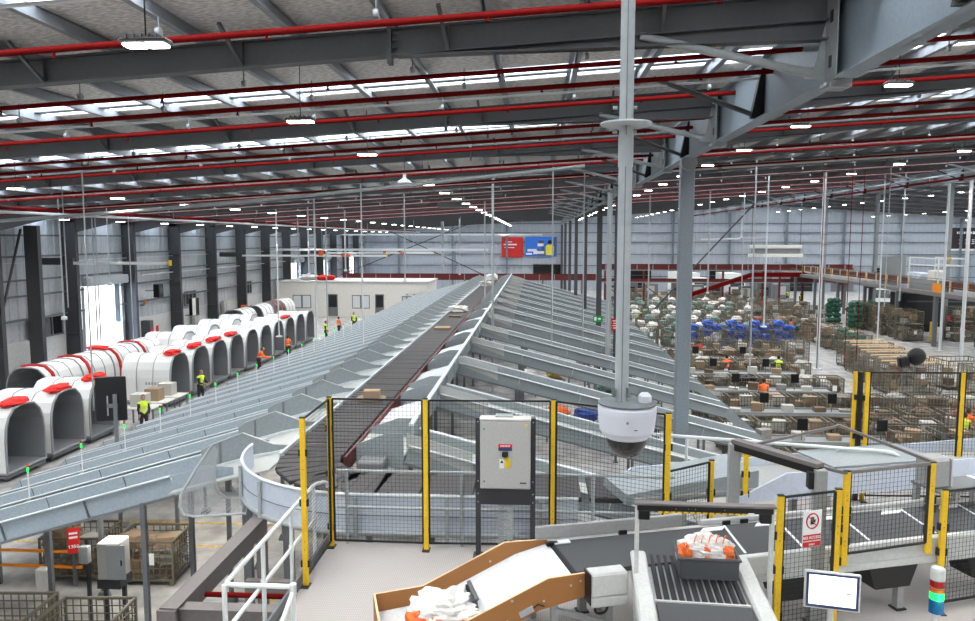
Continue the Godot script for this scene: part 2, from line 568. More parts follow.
func girder(x: float, from: float, to: float, top: float, bottom: float, label: String, nearest: String) -> void:
	var o := thing("longitudinal_girder", label, "girder", Vector3(x, bottom, 0))
	var h := top - bottom
	var mid := -(from + to) * .5
	part(o, "web", G.new().box(Vector3(0, h * .5, mid), Vector3(.018, h, to - from)), M.girder_paint)
	part(o, "bottom_flange", G.new().box(Vector3(0, .012, mid), Vector3(.3, .024, to - from)), M.girder_paint)
	part(o, "top_flange", G.new().box(Vector3(0, h - .012, mid), Vector3(.26, .024, to - from)), M.girder_paint)
	for k in range(-1, 17):
		var d := FIRST + BAY * k
		if d < from or d > to: continue
		var s := G.new()      # tapered connection plate at each rafter
		s.prism([Vector2(-.015, 0), Vector2(-.34, .02), Vector2(-.30, .14), Vector2(-.13, h * .85), Vector2(-.13, h + .04), Vector2(-.015, h + .04)], Vector3(0, .02, -d), Vector3.RIGHT, Vector3.UP, Vector3(0, 0, .02))
		s.box(Vector3(-.14, h * .5, -d + .2), Vector3(.016, h + .06, .42))
		s.box(Vector3(0, -.05, -d + .05), Vector3(.3, .1, .34))
		part(o, "connection_plate", s, M.strut_paint)
		for q in [.78, .22]: part(o, "bolt_slot", G.new().box(Vector3(-.1495, h * q, -d + .2), Vector3(.006, .16, .1)), M.black_paint)
		var b := G.new()
		for q in [-.06, .06]: b.tube(Vector3(-.16, -.05, -d + .05 + q), Vector3(-.19, -.05, -d + .05 + q), .03, -1, 8)
		part(o, "bolt", b, M.zinc)
		if k < 12:
			var yr := roof_y(x - 2.7) - bottom
			var t := G.new().tube(Vector3(-.34, .12, -d + .03), Vector3(-2.7, yr, -d + .03), .06, -1, 10)
			t.box(Vector3(-.33, .12, -d + .03), Vector3(.2, .16, .02))
			part(o, "raking_strut", t, M.strut_paint)
			part(o, "mid_strut", G.new().tube(Vector3(-.12, .06, -d - 3.3), Vector3(-2.0, yr + .1, -d - 3.3), .045, -1, 10), M.roof_steel)
			part(o, "stiffener", G.new().prism([Vector2(-.01, .02), Vector2(-.01, h - .1), Vector2(-.06, h - .1), Vector2(-.24, .02)], Vector3(0, 0, -d - 3.3), Vector3.RIGHT, Vector3.UP, Vector3(0, 0, .14)), M.black_paint)

func girder_columns() -> void:
	for k in 8:
		var d := 21.2 + 14.0 * k
		if k == 1: d = 38.2
		var lbl := "grey steel column under the long girder, %s from the dome camera" % nth(k + 1)
		if k == 0: lbl = "pale grey box column under the girder beside the dome camera"
		var o := thing("girder_column", lbl, "column", Vector3(4.15, 0, -d), 0, "columns under the long girder")
		var y := 10.96 - .1
		if k == 0:
			part(o, "shaft", G.new().rbox(Vector3(0, y * .5, 0), Vector3(.38, y, .3), .02), M.girder_paint)
			part(o, "cap_plate", G.new().tube(Vector3(0, y - .02, .16), Vector3(0, y - .02, .3), .22, -1, 16), M.strut_paint)
			part(o, "tag_plate", G.new().box(Vector3(0, 2.55, .16), Vector3(.1, .14, .01)), M.sign_white)
		else:
			var s := G.new()
			s.box(Vector3(0, y * .5, 0), Vector3(.02, y, .3))
			s.box(Vector3(0, y * .5, .15), Vector3(.32, y, .02))
			s.box(Vector3(0, y * .5, -.15), Vector3(.32, y, .02))
			part(o, "shaft", s, M.column_steel)
		part(o, "base_plate", G.new().box(Vector3(0, .02, 0), Vector3(.5, .04, .5)), M.zinc_dark)
		if k == 1:
			var sg := part(o, "notice", G.new().box(Vector3(-.02, 4.45, .175), Vector3(.56, .6, .02)), M.sign_red)
			for i in 4: part(sg, "text_line", G.new().box(Vector3(-.02, 4.63 - .12 * i, .187), Vector3(.42 - .05 * (i % 2), .04, .004)), M.sign_white)
			var pz := G.new().tube(Vector3(-.44, 0, .1), Vector3(-.44, y + .4, .1), .13, -1, 12)
			for i in 6: pz.box(Vector3(-.25, 1.2 + 1.8 * i, .1), Vector3(.4, .05, .03))
			part(o, "downpipe", pz, M.zinc)
		if k == 2:
			var sg := part(o, "exit_notice", G.new().box(Vector3(-.05, 3.55, .18), Vector3(.62, .4, .02)), M.sign_green)
			part(sg, "arrow", G.new().prism([Vector2(0, -.04), Vector2(.1, -.04), Vector2(.1, -.1), Vector2(.2, 0), Vector2(.1, .1), Vector2(.1, .04), Vector2(0, .04)], Vector3(-.05, 3.55, .193), Vector3.RIGHT, Vector3.UP, Vector3(0, 0, .004)), M.sign_white)
			part(sg, "pictogram", G.new().box(Vector3(-.22, 3.55, .193), Vector3(.14, .24, .004)), M.sign_white)
	for k in 3:
		var d := 68.0 + 14.0 * k
		var o := thing("girder_column", "grey steel column beside the raised conveyor, %s from the dark lorry" % nth(k + 1), "column", Vector3(35.9, 0, -d), 0, "columns beside the raised conveyor")
		var y := roof_y(35.9)
		var s := G.new()
		s.box(Vector3(0, y * .5, 0), Vector3(.02, y, .34))
		s.box(Vector3(0, y * .5, .17), Vector3(.32, y, .02))
		s.box(Vector3(0, y * .5, -.17), Vector3(.32, y, .02))
		part(o, "shaft", s, M.strut_paint)
		part(o, "base_plate", G.new().box(Vector3(0, .02, 0), Vector3(.5, .04, .5)), M.zinc_dark)

const DOORS := [[46.6, 50.9, 5.66], [87.9, 91.4, 5.8], [100.0, 103.8, 5.8], [117.5, 121.3, 5.8]]

func walls() -> void:
	# ---- left wall: concrete dado, ribbed cladding, girts; roller doors are real openings
	var w := shell("wall_left")
	var top := roof_y(WALL_L) + .7
	var cuts := [-BACK]
	for d in DOORS:
		cuts.append(d[0]); cuts.append(d[1])
	cuts.append(FAR + .4)
	for i in range(0, cuts.size(), 2):
		var a: float = cuts[i]
		var b: float = cuts[i + 1]
		part(w, "dado_panel", G.new().span(Vector3(WALL_L - .25, 0, -a), Vector3(WALL_L, 2.9, -b)), M.dado)
		part(w, "cladding_sheet", ribbed(Vector3(WALL_L - .2, 2.9, -a), Vector3(0, 0, -(b - a)), top - 2.9, Vector3.RIGHT, true), M.cladding)
	for d in DOORS:
		part(w, "cladding_sheet", ribbed(Vector3(WALL_L - .2, d[2], -d[0]), Vector3(0, 0, -(d[1] - d[0])), top - d[2], Vector3.RIGHT, true), M.cladding)
	for y in [4.15, 5.5, 6.4, 7.75, 8.95]:
		for i in range(0, cuts.size(), 2):
			if y > 6.05 and i > 0: break
			var a: float = cuts[i] if y < 6.05 else -BACK
			var b: float = cuts[i + 1] if y < 6.05 else FAR
			part(w, "girt", G.new().box(Vector3(WALL_L + .08, y, -(a + b) * .5), Vector3(.16, .11, b - a)), M.leg_grey)
	part(w, "conduit", G.new().tube(Vector3(WALL_L + .3, 6.1, -53.5), Vector3(WALL_L + .3, 6.1, -90), .05, -1, 6), M.conduit_white)
	part(w, "conduit", G.new().tube(Vector3(WALL_L + .3, 7.4, -38), Vector3(WALL_L + .3, 7.4, -90), .03, -1, 6), M.conduit_white)
	# roller doors
	for i in DOORS.size():
		var d: Array = DOORS[i]
		var o := shell("door_%d" % (i + 1))
		var mz: float = -(d[0] + d[1]) * .5
		var wd: float = d[1] - d[0]
		part(o, "drum_housing", G.new().rbox(Vector3(WALL_L + .35, d[2] + .32, mz), Vector3(.6, .6, wd + .4), .08), M.zinc)
		part(o, "guide_track", G.new().box(Vector3(WALL_L + .06, d[2] * .5, -d[0] + .08), Vector3(.14, d[2], .12)), M.zinc)
		part(o, "guide_track", G.new().box(Vector3(WALL_L + .06, d[2] * .5, -d[1] - .08), Vector3(.14, d[2], .12)), M.zinc)
		part(o, "drive_motor", G.new().rbox(Vector3(WALL_L + .5, d[2] + .2, -d[1] - .35), Vector3(.35, .3, .3), .03), M.plastic_black)
		part(o, "outside_apron", G.new().span(Vector3(WALL_L - 14, -.35, -d[0] + 8), Vector3(WALL_L - .4, -.02, -d[1] - 8)), M.outside_slab)
	# dark louvred windows in the left wall
	var wi := [[41.3, 44.3, 2.95, 4.1], [60.6, 62.6, 3.2, 4.3], [73.5, 75.3, 3.2, 4.4]]
	for i in wi.size():
		var d: Array = wi[i]
		var o := shell("window_%d" % (40 + i))
		part(o, "pane", G.new().span(Vector3(WALL_L + .01, d[2], -d[0]), Vector3(WALL_L + .04, d[3], -d[1])), M.pane_dark)
		var fr := G.new()
		for y in [d[2], d[3]]: fr.box(Vector3(WALL_L + .05, y, -(d[0] + d[1]) * .5), Vector3(.1, .09, d[1] - d[0] + .1))
		for q in 4: fr.box(Vector3(WALL_L + .05, (d[2] + d[3]) * .5, -lerpf(d[0], d[1], q / 3.0)), Vector3(.1, d[3] - d[2], .07))
		part(o, "frame", fr, M.leg_grey)
	# portal columns standing against the left wall
	for k in range(0, 17):
		var d := FIRST + BAY * k
		if d < 30: continue
		var o := thing("portal_column", "dark steel portal column against the left cladding, %s from the far wall" % nth(17 - k), "column", Vector3(WALL_L, 0, -d), 0, "portal columns along the left wall")
		var s := G.new()
		var y := roof_y(WALL_L) + .4
		s.box(Vector3(.5, y * .5, 0), Vector3(.86, y, .016))
		s.box(Vector3(.94, y * .5, 0), Vector3(.02, y, .3))
		s.box(Vector3(.07, y * .5, 0), Vector3(.02, y, .3))
		part(o, "shaft", s, M.column_steel)
		var q := G.new()
		for yy in [2.9, 5.2, 7.5]: q.box(Vector3(.5, yy, .07), Vector3(.84, .02, .12))
		part(o, "web_stiffener", q, M.column_steel)
		part(o, "base_plate", G.new().box(Vector3(.5, .02, 0), Vector3(1.1, .04, .44)), M.zinc_dark)
	var wp := thing("wind_post", "dark wind post between portal columns beside the louvred window", "column", Vector3(WALL_L + .22, 0, -40.9))
	part(wp, "shaft", G.new().box(Vector3(.56, 4.75, 0), Vector3(.8, 9.5, .3)), M.column_steel)
	var br := thing("wall_brace", "dark diagonal brace rod against the left cladding by the wind post", "brace", Vector3(WALL_L, 0, 0))
	part(br, "rod", G.new().tube(Vector3(.35, 9.3, -40.6), Vector3(.35, 4.4, -38.6), .07), M.column_steel)
	part(br, "end_plate", G.new().box(Vector3(.3, 4.4, -38.6), Vector3(.04, .3, .3)), M.column_steel)
	# ---- far wall
	var f := shell("wall_far")
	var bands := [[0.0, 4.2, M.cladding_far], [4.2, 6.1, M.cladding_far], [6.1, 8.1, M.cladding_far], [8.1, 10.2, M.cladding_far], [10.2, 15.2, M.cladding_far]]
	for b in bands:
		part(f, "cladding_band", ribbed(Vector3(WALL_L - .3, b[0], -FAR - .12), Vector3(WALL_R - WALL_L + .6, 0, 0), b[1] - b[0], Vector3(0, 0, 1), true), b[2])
	for y in [2.4, 4.2, 6.1, 8.1, 9.7, 11.2]:
		var x1: float = WALL_R if y < 9.9 else minf(WALL_R, RIDGE * 2 + 10)
		part(f, "girt", G.new().box(Vector3((WALL_L + x1) * .5, y, -FAR + .06), Vector3(x1 - WALL_L, .12, .12)), M.leg_grey)
	var x := WALL_L + 6.0
	var q := 0
	while x < WALL_R - 3:
		q += 1
		var o := thing("gable_post", "slim grey post on the far wall, %s along from the left cladding" % nth(q), "column", Vector3(x, 0, -FAR + .3), 0, "posts on the far wall")
		var s := G.new()
		s.box(Vector3(0, (roof_y(x) + .2) * .5, 0), Vector3(.3, roof_y(x) + .2, .02))
		s.box(Vector3(-.15, (roof_y(x) + .2) * .5, 0), Vector3(.02, roof_y(x) + .2, .3))
		s.box(Vector3(.15, (roof_y(x) + .2) * .5, 0), Vector3(.02, roof_y(x) + .2, .3))
		part(o, "shaft", s, M.girder_paint)
		part(o, "base_plate", G.new().box(Vector3(0, .02, 0), Vector3(.4, .04, .4)), M.zinc_dark)
		x += 9.2
	for i in 7:                      # dark dock doors in the far wall
		var o := shell("door_%d" % (10 + i))
		var dx := 17.5 + 6.6 * i
		part(o, "door_leaf", G.new().box(Vector3(dx, 1.95, -FAR + .1), Vector3(3.6, 3.9, .1)), M.pane_dark if i % 2 == 0 else M.door_grey)
		for j in 4: part(o, "door_rail", G.new().box(Vector3(dx, .8 + .9 * j, -FAR + .17), Vector3(3.5, .05, .04)), M.leg_grey)
		part(o, "door_frame", G.new().box(Vector3(dx, 3.98, -FAR + .14), Vector3(4.0, .16, .2)), M.strut_paint)
	struct("wall_right", G.new().span(Vector3(WALL_R, 0, BACK), Vector3(WALL_R + .3, 13.2, -FAR - .4)), M.cladding)
	struct("wall_back", G.new().span(Vector3(WALL_L - .4, 0, BACK - .4), Vector3(WALL_R + .4, 15, BACK)), M.cladding)

func ribbed(o: Vector3, along: Vector3, h: float, out: Vector3, fine: bool) -> G:   # trapezoidal sheet standing on o
	var g := G.new()
	var len := along.length()
	var u := along / len
	var step := .7 if fine else 2.0
	var n := maxi(1, int(len / step))
	step = len / n
	var up := Vector3(0, h, 0)
	for i in n:
		var p := [o + u * step * i, o + u * step * (i + .62), o + u * step * (i + .7) + out * .04, o + u * step * (i + .92) + out * .04, o + u * step * (i + 1)]
		for k in 4:
			if u.cross(Vector3.UP).dot(out) > 0: g.quad(p[k], p[k + 1], p[k + 1] + up, p[k] + up)
			else: g.quad(p[k + 1], p[k], p[k] + up, p[k + 1] + up)
	var b := -out * .16          # plain back face so that the wall has thickness
	g.quad(o + along + b, o + b, o + up + b, o + along + up + b)
	return g

# ------------------------------------------------------------------ pipes, lamps and drop rods under the roof
func services() -> void:
	for k in range(-1, 17):
		var d := FIRST + BAY * k
		var j := 0
		for p in [[1.35, .1, M.pipe_red, .04], [2.8, .08, M.pipe_red, .045], [5.3, .18, M.pipe_red, .045], [3.3, .06, M.conduit_white, .022]]:
			var z: float = -(d + p[0])
			if -z > FAR - 1 or (k == -1 and j == 0) or (k > 1 and j == 0) or (k > 3 and j == 1) or k > 8:
				j += 1
				continue
			var red: bool = j < 3
			var where: String = ["just behind", "midway after", "well beyond", "midway after"][j]
			var lbl := "%s across the roof %s the %s rafter from the far wall" % ["red sprinkler pipe" if red else "thin white conduit", where, nth(17 - k)]
			var o := thing("sprinkler_pipe" if red else "roof_conduit", lbl, "pipe" if red else "conduit", Vector3(0, 0, z), 0, "sprinkler pipes under the roof" if red else "conduits under the roof")
			var a := Vector3(WALL_L + 1.0, roof_y(WALL_L + 1.0) + p[1], 0)
			var b := Vector3(38.5, roof_y(38.5) + p[1], 0)
			part(o, "pipe_run", G.new().tube(a, b, p[3], -1, 8), p[2])
			if red and k < 6:
				var cl := G.new()
				var hd := G.new()
				var hg := G.new()
				var x := WALL_L + 2.0 + .7 * (j % 2)
				while x < 38:
					var y: float = roof_y(x) + p[1]
					cl.tube(Vector3(x - .03, y, 0), Vector3(x + .03, y + .004, 0), p[3] + .012, -1, 8)
					hd.tube(Vector3(x + 1.4, y - .11, 0), Vector3(x + 1.4, y - p[3], 0), .018, -1, 6)
					hd.tube(Vector3(x + 1.4, y - .125, 0), Vector3(x + 1.4, y - .11, 0), .032, -1, 6)
					hg.tube(Vector3(x, y, 0), Vector3(x, roof_y(x) + .39, 0), .01, -1, 5)
					x += 2.8
				part(o, "pipe_clamp", cl, M.strut_paint).set_meta("kind", "stuff")
				part(o, "sprinkler_head", hd, M.pipe_red).set_meta("kind", "stuff")
				part(o, "hanger_rod", hg, M.zinc_dark).set_meta("kind", "stuff")
			j += 1
	# mains that run along the hall
	var mains := [[-20.2, 9.95, .075, M.pipe_red, "red sprinkler main running along the hall near the left wall", "sprinkler_main"], [-19.4, 9.75, .05, M.conduit_white, "pale cable conduit running along the hall beside the red main", "cable_conduit"], [25.2, 12.35, .07, M.pipe_red, "red sprinkler main running along the aisle girder", "sprinkler_main"], [24.7, 12.55, .06, M.zinc, "zinc cable ladder running along the aisle girder", "cable_ladder"]]
	for m in mains:
		var o := thing(m[5], m[4], "pipe", Vector3(m[0], m[1], 0))
		part(o, "pipe_run", G.new().tube(Vector3(0, 0, -18), Vector3(0, 0, -FAR + 1), m[2], -1, 8), m[3])
		for i in 8:
			part(o, "hanger", G.new().box(Vector3(0, .3, -25.4 - 14 * i), Vector3(.03, .6, .03)), M.zinc_dark)
	# fabric duct that crosses under the left roof
	var du := thing("air_duct", "pale fabric air duct slung slantwise under the left roof", "duct")
	var dp := []
	for i in 12: dp.append(Vector3(lerpf(-20.5, 1.5, i / 11.0), lerpf(9.4, 11.0, i / 11.0) - .12 * sin(PI * i / 11.0), -lerpf(27.0, 23.5, i / 11.0)))
	part(du, "duct_skin", G.new().sweep(dp, .06, 8), M.strut_paint)
	part(du, "collar", G.new().tube(dp[0] + Vector3(-.3, -.02, 0), dp[0] + Vector3(.1, .01, 0), .14, -1, 10), M.zinc)
	var d2 := thing("air_duct", "zinc pipe running across the roof above the box column", "duct", Vector3(0, 0, -34.2))
	part(d2, "duct_skin", G.new().tube(Vector3(6, roof_y(6) - .1, 0), Vector3(37, roof_y(37) - .1, 0), .1, -1, 10), M.zinc)
	for i in 6: part(d2, "collar", G.new().tube(Vector3(8 + 5 * i, roof_y(8 + 5 * i) - .1, 0), Vector3(8.2 + 5 * i, roof_y(8.2 + 5 * i) - .1, 0), .12, -1, 10), M.zinc_dark)
	var ah := thing("unit_heater", "grey unit heater hung between rafters above the sorting line", "heater", Vector3(-5.2, 0, -47.5))
	part(ah, "casing", G.new().rbox(Vector3(0, roof_y(-5) - .35, 0), Vector3(1.9, .34, .5), .03), M.zinc_dark)
	for s in [-.7, .7]: part(ah, "bracket", G.new().box(Vector3(s, roof_y(-5) - .1, 0), Vector3(.05, .5, .05)), M.zinc_dark)

func lamp_shapes() -> Array:
	var body := G.new()
	body.rbox(Vector3(0, .055, 0), Vector3(.5, .05, .2), .015)
	for i in 5: body.box(Vector3(-.16 + .08 * i, .095, 0), Vector3(.015, .04, .17))
	var lens := G.new()
	lens.rbox(Vector3(-.115, .015, 0), Vector3(.215, .03, .17), .012)
	lens.rbox(Vector3(.115, .015, 0), Vector3(.215, .03, .17), .012)
	return [body.mesh(), lens.mesh()]

func lamps() -> void:
	var shp := lamp_shapes()
	var rows := [[-23.8, 31.6, 9.7, "nearest the left wall"], [-14.6, 20.45, 10.16, "over the air freight containers"], [-4.06, 7.8, 10.78, "over the sorting line"], [6.7, 14.7, 11.6, "just right of the long girder"], [16.4, 20.0, 12.1, "over the packing benches"], [27.5, 20.0, 12.75, "over the aisle"], [38.5, 30.0, 12.9, "under the roof ridge"], [52.8, 60.0, 12.1, "beyond the roof ridge"], [64.0, 70.0, 11.4, "farthest beyond the roof ridge"]]
	for r in rows:
		var back := 0
		var d: float = r[1]
		while d > -BACK + 8:      # each row goes on behind the viewer
			d -= 5.17
			back += 1
		var i := 0
		var cord := G.new()
		cord.wire(Vector3(0, .1, 0), Vector3(0, roof_y(r[0]) + .59 - r[2], 0), .012)
		var cord_mesh := cord.mesh()
		while d < FAR - 3:
			var x: float = r[0]
			if not (r[0] == -4.06 and i == 3 + back):
				var y: float = r[2]
				var o := thing("high_bay_lamp", "LED high bay lamp %s, %s from the far wall" % [r[3], nth(int((FAR - 3 - d) / 5.17) + 1)], "lamp", Vector3(x, y, -d), 0, "lamps in the row %s" % r[3])
				part(o, "housing", shp[0], M.lamp_body)
				part(o, "lamp_lens", shp[1], M.lamp_lens)
				part(o, "cord", cord_mesh, M.plastic_black)
				var s := SpotLight3D.new()
				s.name = "beam"
				s.light_energy = LAMP
				s.light_color = Color(1, .98, .95)
				s.spot_angle = 78
				s.spot_attenuation = 2
				s.spot_range = 40
				s.light_size = .14
				s.shadow_enabled = true
				o.add_child(s)
				s.position = Vector3(0, -.03, 0)
				s.rotation.x = -PI / 2
			else:
				var o := thing("pendant_lamp", "unlit white cone pendant hanging over the sorting line", "lamp", Vector3(x, 10.5, -d))
				part(o, "lamp_shade", G.new().lathe([Vector2(.24, 0), Vector2(.2, .06), Vector2(.06, .14), Vector2(.05, .26), Vector2(0, .27)], Vector3.ZERO, 14), M.conduit_white)
				part(o, "cord", G.new().tube(Vector3(0, .26, 0), Vector3(0, roof_y(x) + .38 - 10.5, 0), .008, -1, 5), M.plastic_black)
			d += 5.17
			i += 1

func drop_rods() -> void:
	# x, distance, lower end, radius, kind
	var rods := [[-13.05, 21.5, 3.6, .022, 0], [-17.4, 27, 6.2, .02, 0], [-19.7, 31, 5.3, .03, 1], [-21.6, 37, 6.4, .025, 1], [-22.4, 39, 3.2, .03, 0], [-24.6, 40.3, 3.0, .035, 0], [-24.9, 40.6, 3.0, .035, 0], [-16.2, 46, 2.6, .045, 2], [-14.8, 48, 6.4, .05, 1], [-18.7, 59, 6.1, .05, 1], [-18.2, 62, 1.3, .06, 0], [-11.8, 40, 3.3, .05, 2], [-14.0, 52, 6.5, .06, 1], [-7.6, 33, 3.6, .035, 2], [-7.9, 44, 6.2, .04, 1], [-2.1, 37, 1.1, .06, 0], [-3.6, 52, 4.0, .05, 0], [.9, 31, 4.4, .03, 0], [1.8, 33, 4.2, .03, 0], [-8.6, 90, 4.4, .07, 1], [-12.2, 96, 4.6, .2, 1], [10.9, 37, 2.4, .04, 0], [15.2, 49, 3.1, .05, 2], [9.2, 61, 3.3, .06, 0], [14.2, 65, 4.1, .06, 1], [16.6, 43.5, 1.4, .02, 3], [17.9, 43.2, 1.6, .02, 3], [18.6, 45.0, 1.5, .02, 3], [19.4, 51, .05, .11, 4], [29.3, 52, .05, .12, 4], [24.3, 55, .6, .05, 2], [18.2, 70, 3.4, .05, 1], [31.2, 60, .05, .1, 4], [21.4, 48, 4.6, .03, 0], [26.9, 58, 4.1, .06, 0]]
	var zones := ["the strapped containers", "the open freight containers", "the left chutes", "the sorting line", "the long chutes", "the packing benches", "the aisle"]
	var seen := {}
	for r in rods:
		var x: float = WALL_L + .5 + 1.4 * roundf((r[0] - WALL_L - .5) / 1.4)      # rods hang from the purlins
		var top := roof_y(x) + .375
		var kind: int = r[4]
		var zone: String = zones[0 if x < -20 else (1 if x < -15 else (2 if x < -6 else (3 if x < -2 else (4 if x < 8 else (5 if x < 19 else 6)))))]
		var what: String = ["thin zinc rod", "zinc pole with sensor head", "pole with white access point", "thin red hose", "pale round floor pole"][kind]
		seen[what + zone] = seen.get(what + zone, 0) + 1
		var lbl := "%s over %s, %s along from the fence" % [what, zone, nth(seen[what + zone])]
		var o := thing(["drop_rod", "sensor_pole", "access_point_pole", "hose_drop", "service_pole"][kind], lbl, "pole", Vector3(x, r[2], -r[1]), 0, "drops hanging from the roof")
		part(o, "rod", G.new().tube(Vector3.ZERO, Vector3(0, top - r[2], 0), r[3], -1, 7), M.pipe_red if kind == 3 else (M.conduit_white if kind in [2, 4] else M.zinc))
		part(o, "roof_bracket", G.new().box(Vector3(0, top - r[2] - .03, 0), Vector3(.2, .06, .2)), M.zinc_dark)
		if kind == 1: part(o, "sensor_head", G.new().rbox(Vector3(0, .05, 0), Vector3(.22, .16, .16), .03), M.conduit_white)
		if kind == 2: part(o, "access_point", G.new().rbox(Vector3(0, .02, 0), Vector3(.34, .08, .34), .02), M.conduit_white)
		if kind == 4: part(o, "base_plate", G.new().box(Vector3(0, .02, 0), Vector3(.5, .04, .5)), M.conduit_white)
	# jib cranes with pale booms on the left
	for c in [[-26.8, 7.35, 42.0, -21.0, "pale crane boom reaching over the containers by the wind post"], [-26.8, 7.2, 67.2, -13.4, "pale crane boom with orange hoist by the far containers"], [-26.8, 6.9, 95.0, -13.0, "pale crane boom with orange hoist above the office roof"]]:
		var o := thing("jib_crane", c[4], "crane", Vector3(c[0], c[1], -c[2]))
		var len: float = c[3] - c[0]
		part(o, "boom", G.new().box(Vector3(len * .5, 0, 0), Vector3(len, .16, .14)), M.rail_white)
		part(o, "wall_arm", G.new().box(Vector3(-1.0, .1, 0), Vector3(2.1, .4, .2)), M.column_steel)
		part(o, "end_stop", G.new().box(Vector3(len, .02, 0), Vector3(.12, .3, .2)), M.sign_yellow)
		if c[2] > 50:
			part(o, "hoist", G.new().rbox(Vector3(len * .55, .25, 0), Vector3(.4, .5, .3), .04), M.barrel_orange)
			part(o, "trolley", G.new().rbox(Vector3(len * .72, .02, 0), Vector3(.9, .2, .2), .04), M.barrel_orange)
	var bar := thing("cable_tray", "white horizontal cable tray crossing in front of the far left columns", "tray", Vector3(-18, 7.55, -80))
	part(bar, "tray", G.new().box(Vector3(0, 0, 0), Vector3(26, .22, .2)), M.conduit_white)
	for i in 5: part(bar, "hanger_rod", G.new().tube(Vector3(-10 + 5 * i, .1, 0), Vector3(-10 + 5 * i, roof_y(-28 + 5 * i) - 7.55, 0), .025, -1, 5), M.zinc)
	var b2 := thing("cable_tray", "white horizontal cable tray crossing the far wall left of the red poster", "tray", Vector3(-16, 9.3, -112))
	part(b2, "tray", G.new().box(Vector3(0, 0, 0), Vector3(34, .2, .2)), M.conduit_white)
	for i in 5: part(b2, "hanger_rod", G.new().tube(Vector3(-14 + 7 * i, .1, 0), Vector3(-14 + 7 * i, roof_y(-30 + 7 * i) - 9.3, 0), .03, -1, 5), M.zinc)
	for c in [[-21.7, 10.3, .7, 0.0, 105.0, "dark"], [-9.0, 10.95, -29.1, 3.0, 106.0, "second dark"]]:
		var o := thing("cross_brace", "%s slanting brace rod in front of the far wall cladding" % c[5], "brace", Vector3(0, 0, -c[4]))
		part(o, "rod", G.new().tube(Vector3(c[0], c[1], 0), Vector3(c[2], c[3], 0), .07, -1, 6), M.column_steel)
	var o2 := thing("cross_brace", "dark slanting brace rod right of the pale box column", "brace", Vector3(0, 0, -75))
	part(o2, "rod", G.new().tube(Vector3(21.6, 12.55, 0), Vector3(10.2, 0, 0), .08, -1, 6), M.column_steel)
	var vp := thing("vent_pipe", "bent white vent pipe in front of the far wall above red conveyors", "pipe", Vector3(0, 0, -95))
	part(vp, "pipe_run", G.new().sweep([Vector3(25.4, roof_y(25.4) + .575, 0), Vector3(25.4, 9.0, 0), Vector3(25.2, 8.75, 0), Vector3(24.8, 8.7, 0), Vector3(20.5, 8.6, 0)], .1, 8), M.conduit_white)
	part(vp, "elbow", G.new().tube(Vector3(25.4, 9.0, 0), Vector3(25.4, 8.8, 0), .14, -1, 8), M.conduit_white)
	part(vp, "branch", G.new().tube(Vector3(25.2, 8.72, 0), Vector3(28.5, 8.7, 0), .08, -1, 8), M.strut_paint)

func dome_camera() -> void:
	var o := thing("dome_camera", "white dome security camera on a zinc pole hanging before the fence", "camera", Vector3(.385, 7.985, -3.1))
	var p := part(o, "housing", G.new().lathe([Vector2(.088, 0), Vector2(.1, .002), Vector2(.112, .02), Vector2(.121, .1), Vector2(.121, .118), Vector2(.112, .128), Vector2(.035, .13), Vector2(0, .13)], Vector3.ZERO, 40), M.camera_white)
	var em := G.new()
	em.box(Vector3(.022, .045, .1165), Vector3(.013, .003, .003))
	part(p, "maker_mark", em, M.plastic_black)
	part(p, "screw_cover", G.new().tube(Vector3(-.012, .075, .116), Vector3(-.012, .075, .121), .006, -1, 8), M.strut_paint)
	part(p, "cable_box", G.new().rbox(Vector3(.07, .155, .02), Vector3(.05, .05, .05), .012), M.camera_white)
	part(o, "flange_ring", G.new().lathe([Vector2(.118, .128), Vector2(.12, .136), Vector2(.05, .142), Vector2(0, .142)], Vector3.ZERO, 32), M.zinc_dark)
	var prof := []
	for i in 11: prof.append(Vector2(.087 * sin(PI * .5 * i / 10.0), -.1 * cos(PI * .5 * i / 10.0)))
	part(o, "dome", G.new().lathe(prof, Vector3.ZERO, 40), M.dome_smoke)
	part(o, "rim", G.new().lathe([Vector2(.087, -.012), Vector2(.091, -.006), Vector2(.091, .004), Vector2(.086, .004)], Vector3.ZERO, 40), M.camera_white)
	var l := part(o, "lens_block", G.new().lathe([Vector2(0, -.065), Vector2(.03, -.06), Vector2(.045, -.03), Vector2(.05, .0), Vector2(0, .0)], Vector3.ZERO, 20), M.plastic_black)
	part(l, "lens", G.new().tube(Vector3(-.01, -.03, .03), Vector3(-.012, -.036, .05), .018, -1, 14), M.pane_dark)
	part(o, "pole", G.new().tube(Vector3(-.024, .142, 0), Vector3(-.024, 3.75, 0), .028, -1, 24), M.zinc)
	part(o, "seam", G.new().box(Vector3(-.027, 1.9, .028), Vector3(.004, 3.6, .003)), M.zinc_dark)
	var b := G.new()
	for s in [-1.0, 1.0]: b.tube(Vector3(-.03 + s * .03, .16, .02), Vector3(-.03 + s * .03, .2, .02), .008, -1, 8)
	part(o, "clamp_bolt", b, M.zinc_dark)
	part(o, "collar_disc", G.new().lathe([Vector2(0, 1.262), Vector2(.1, 1.264), Vector2(.105, 1.27), Vector2(.1, 1.276), Vector2(0, 1.278)], Vector3(-.024, 0, 0), 32), M.zinc)
	var e := G.new()
	for y in [1.24, 1.335]:
		for s in [-1.0, 1.0]: e.tube(Vector3(-.03 + s * .03, y, 0), Vector3(-.03 + s * .048, y, 0), .007, -1, 6)
	part(o, "set_screw", e, M.zinc)
	part(o, "coupling", G.new().tube(Vector3(-.024, 1.1, 0), Vector3(-.024, 1.225, 0), .0305, -1, 24), M.zinc)

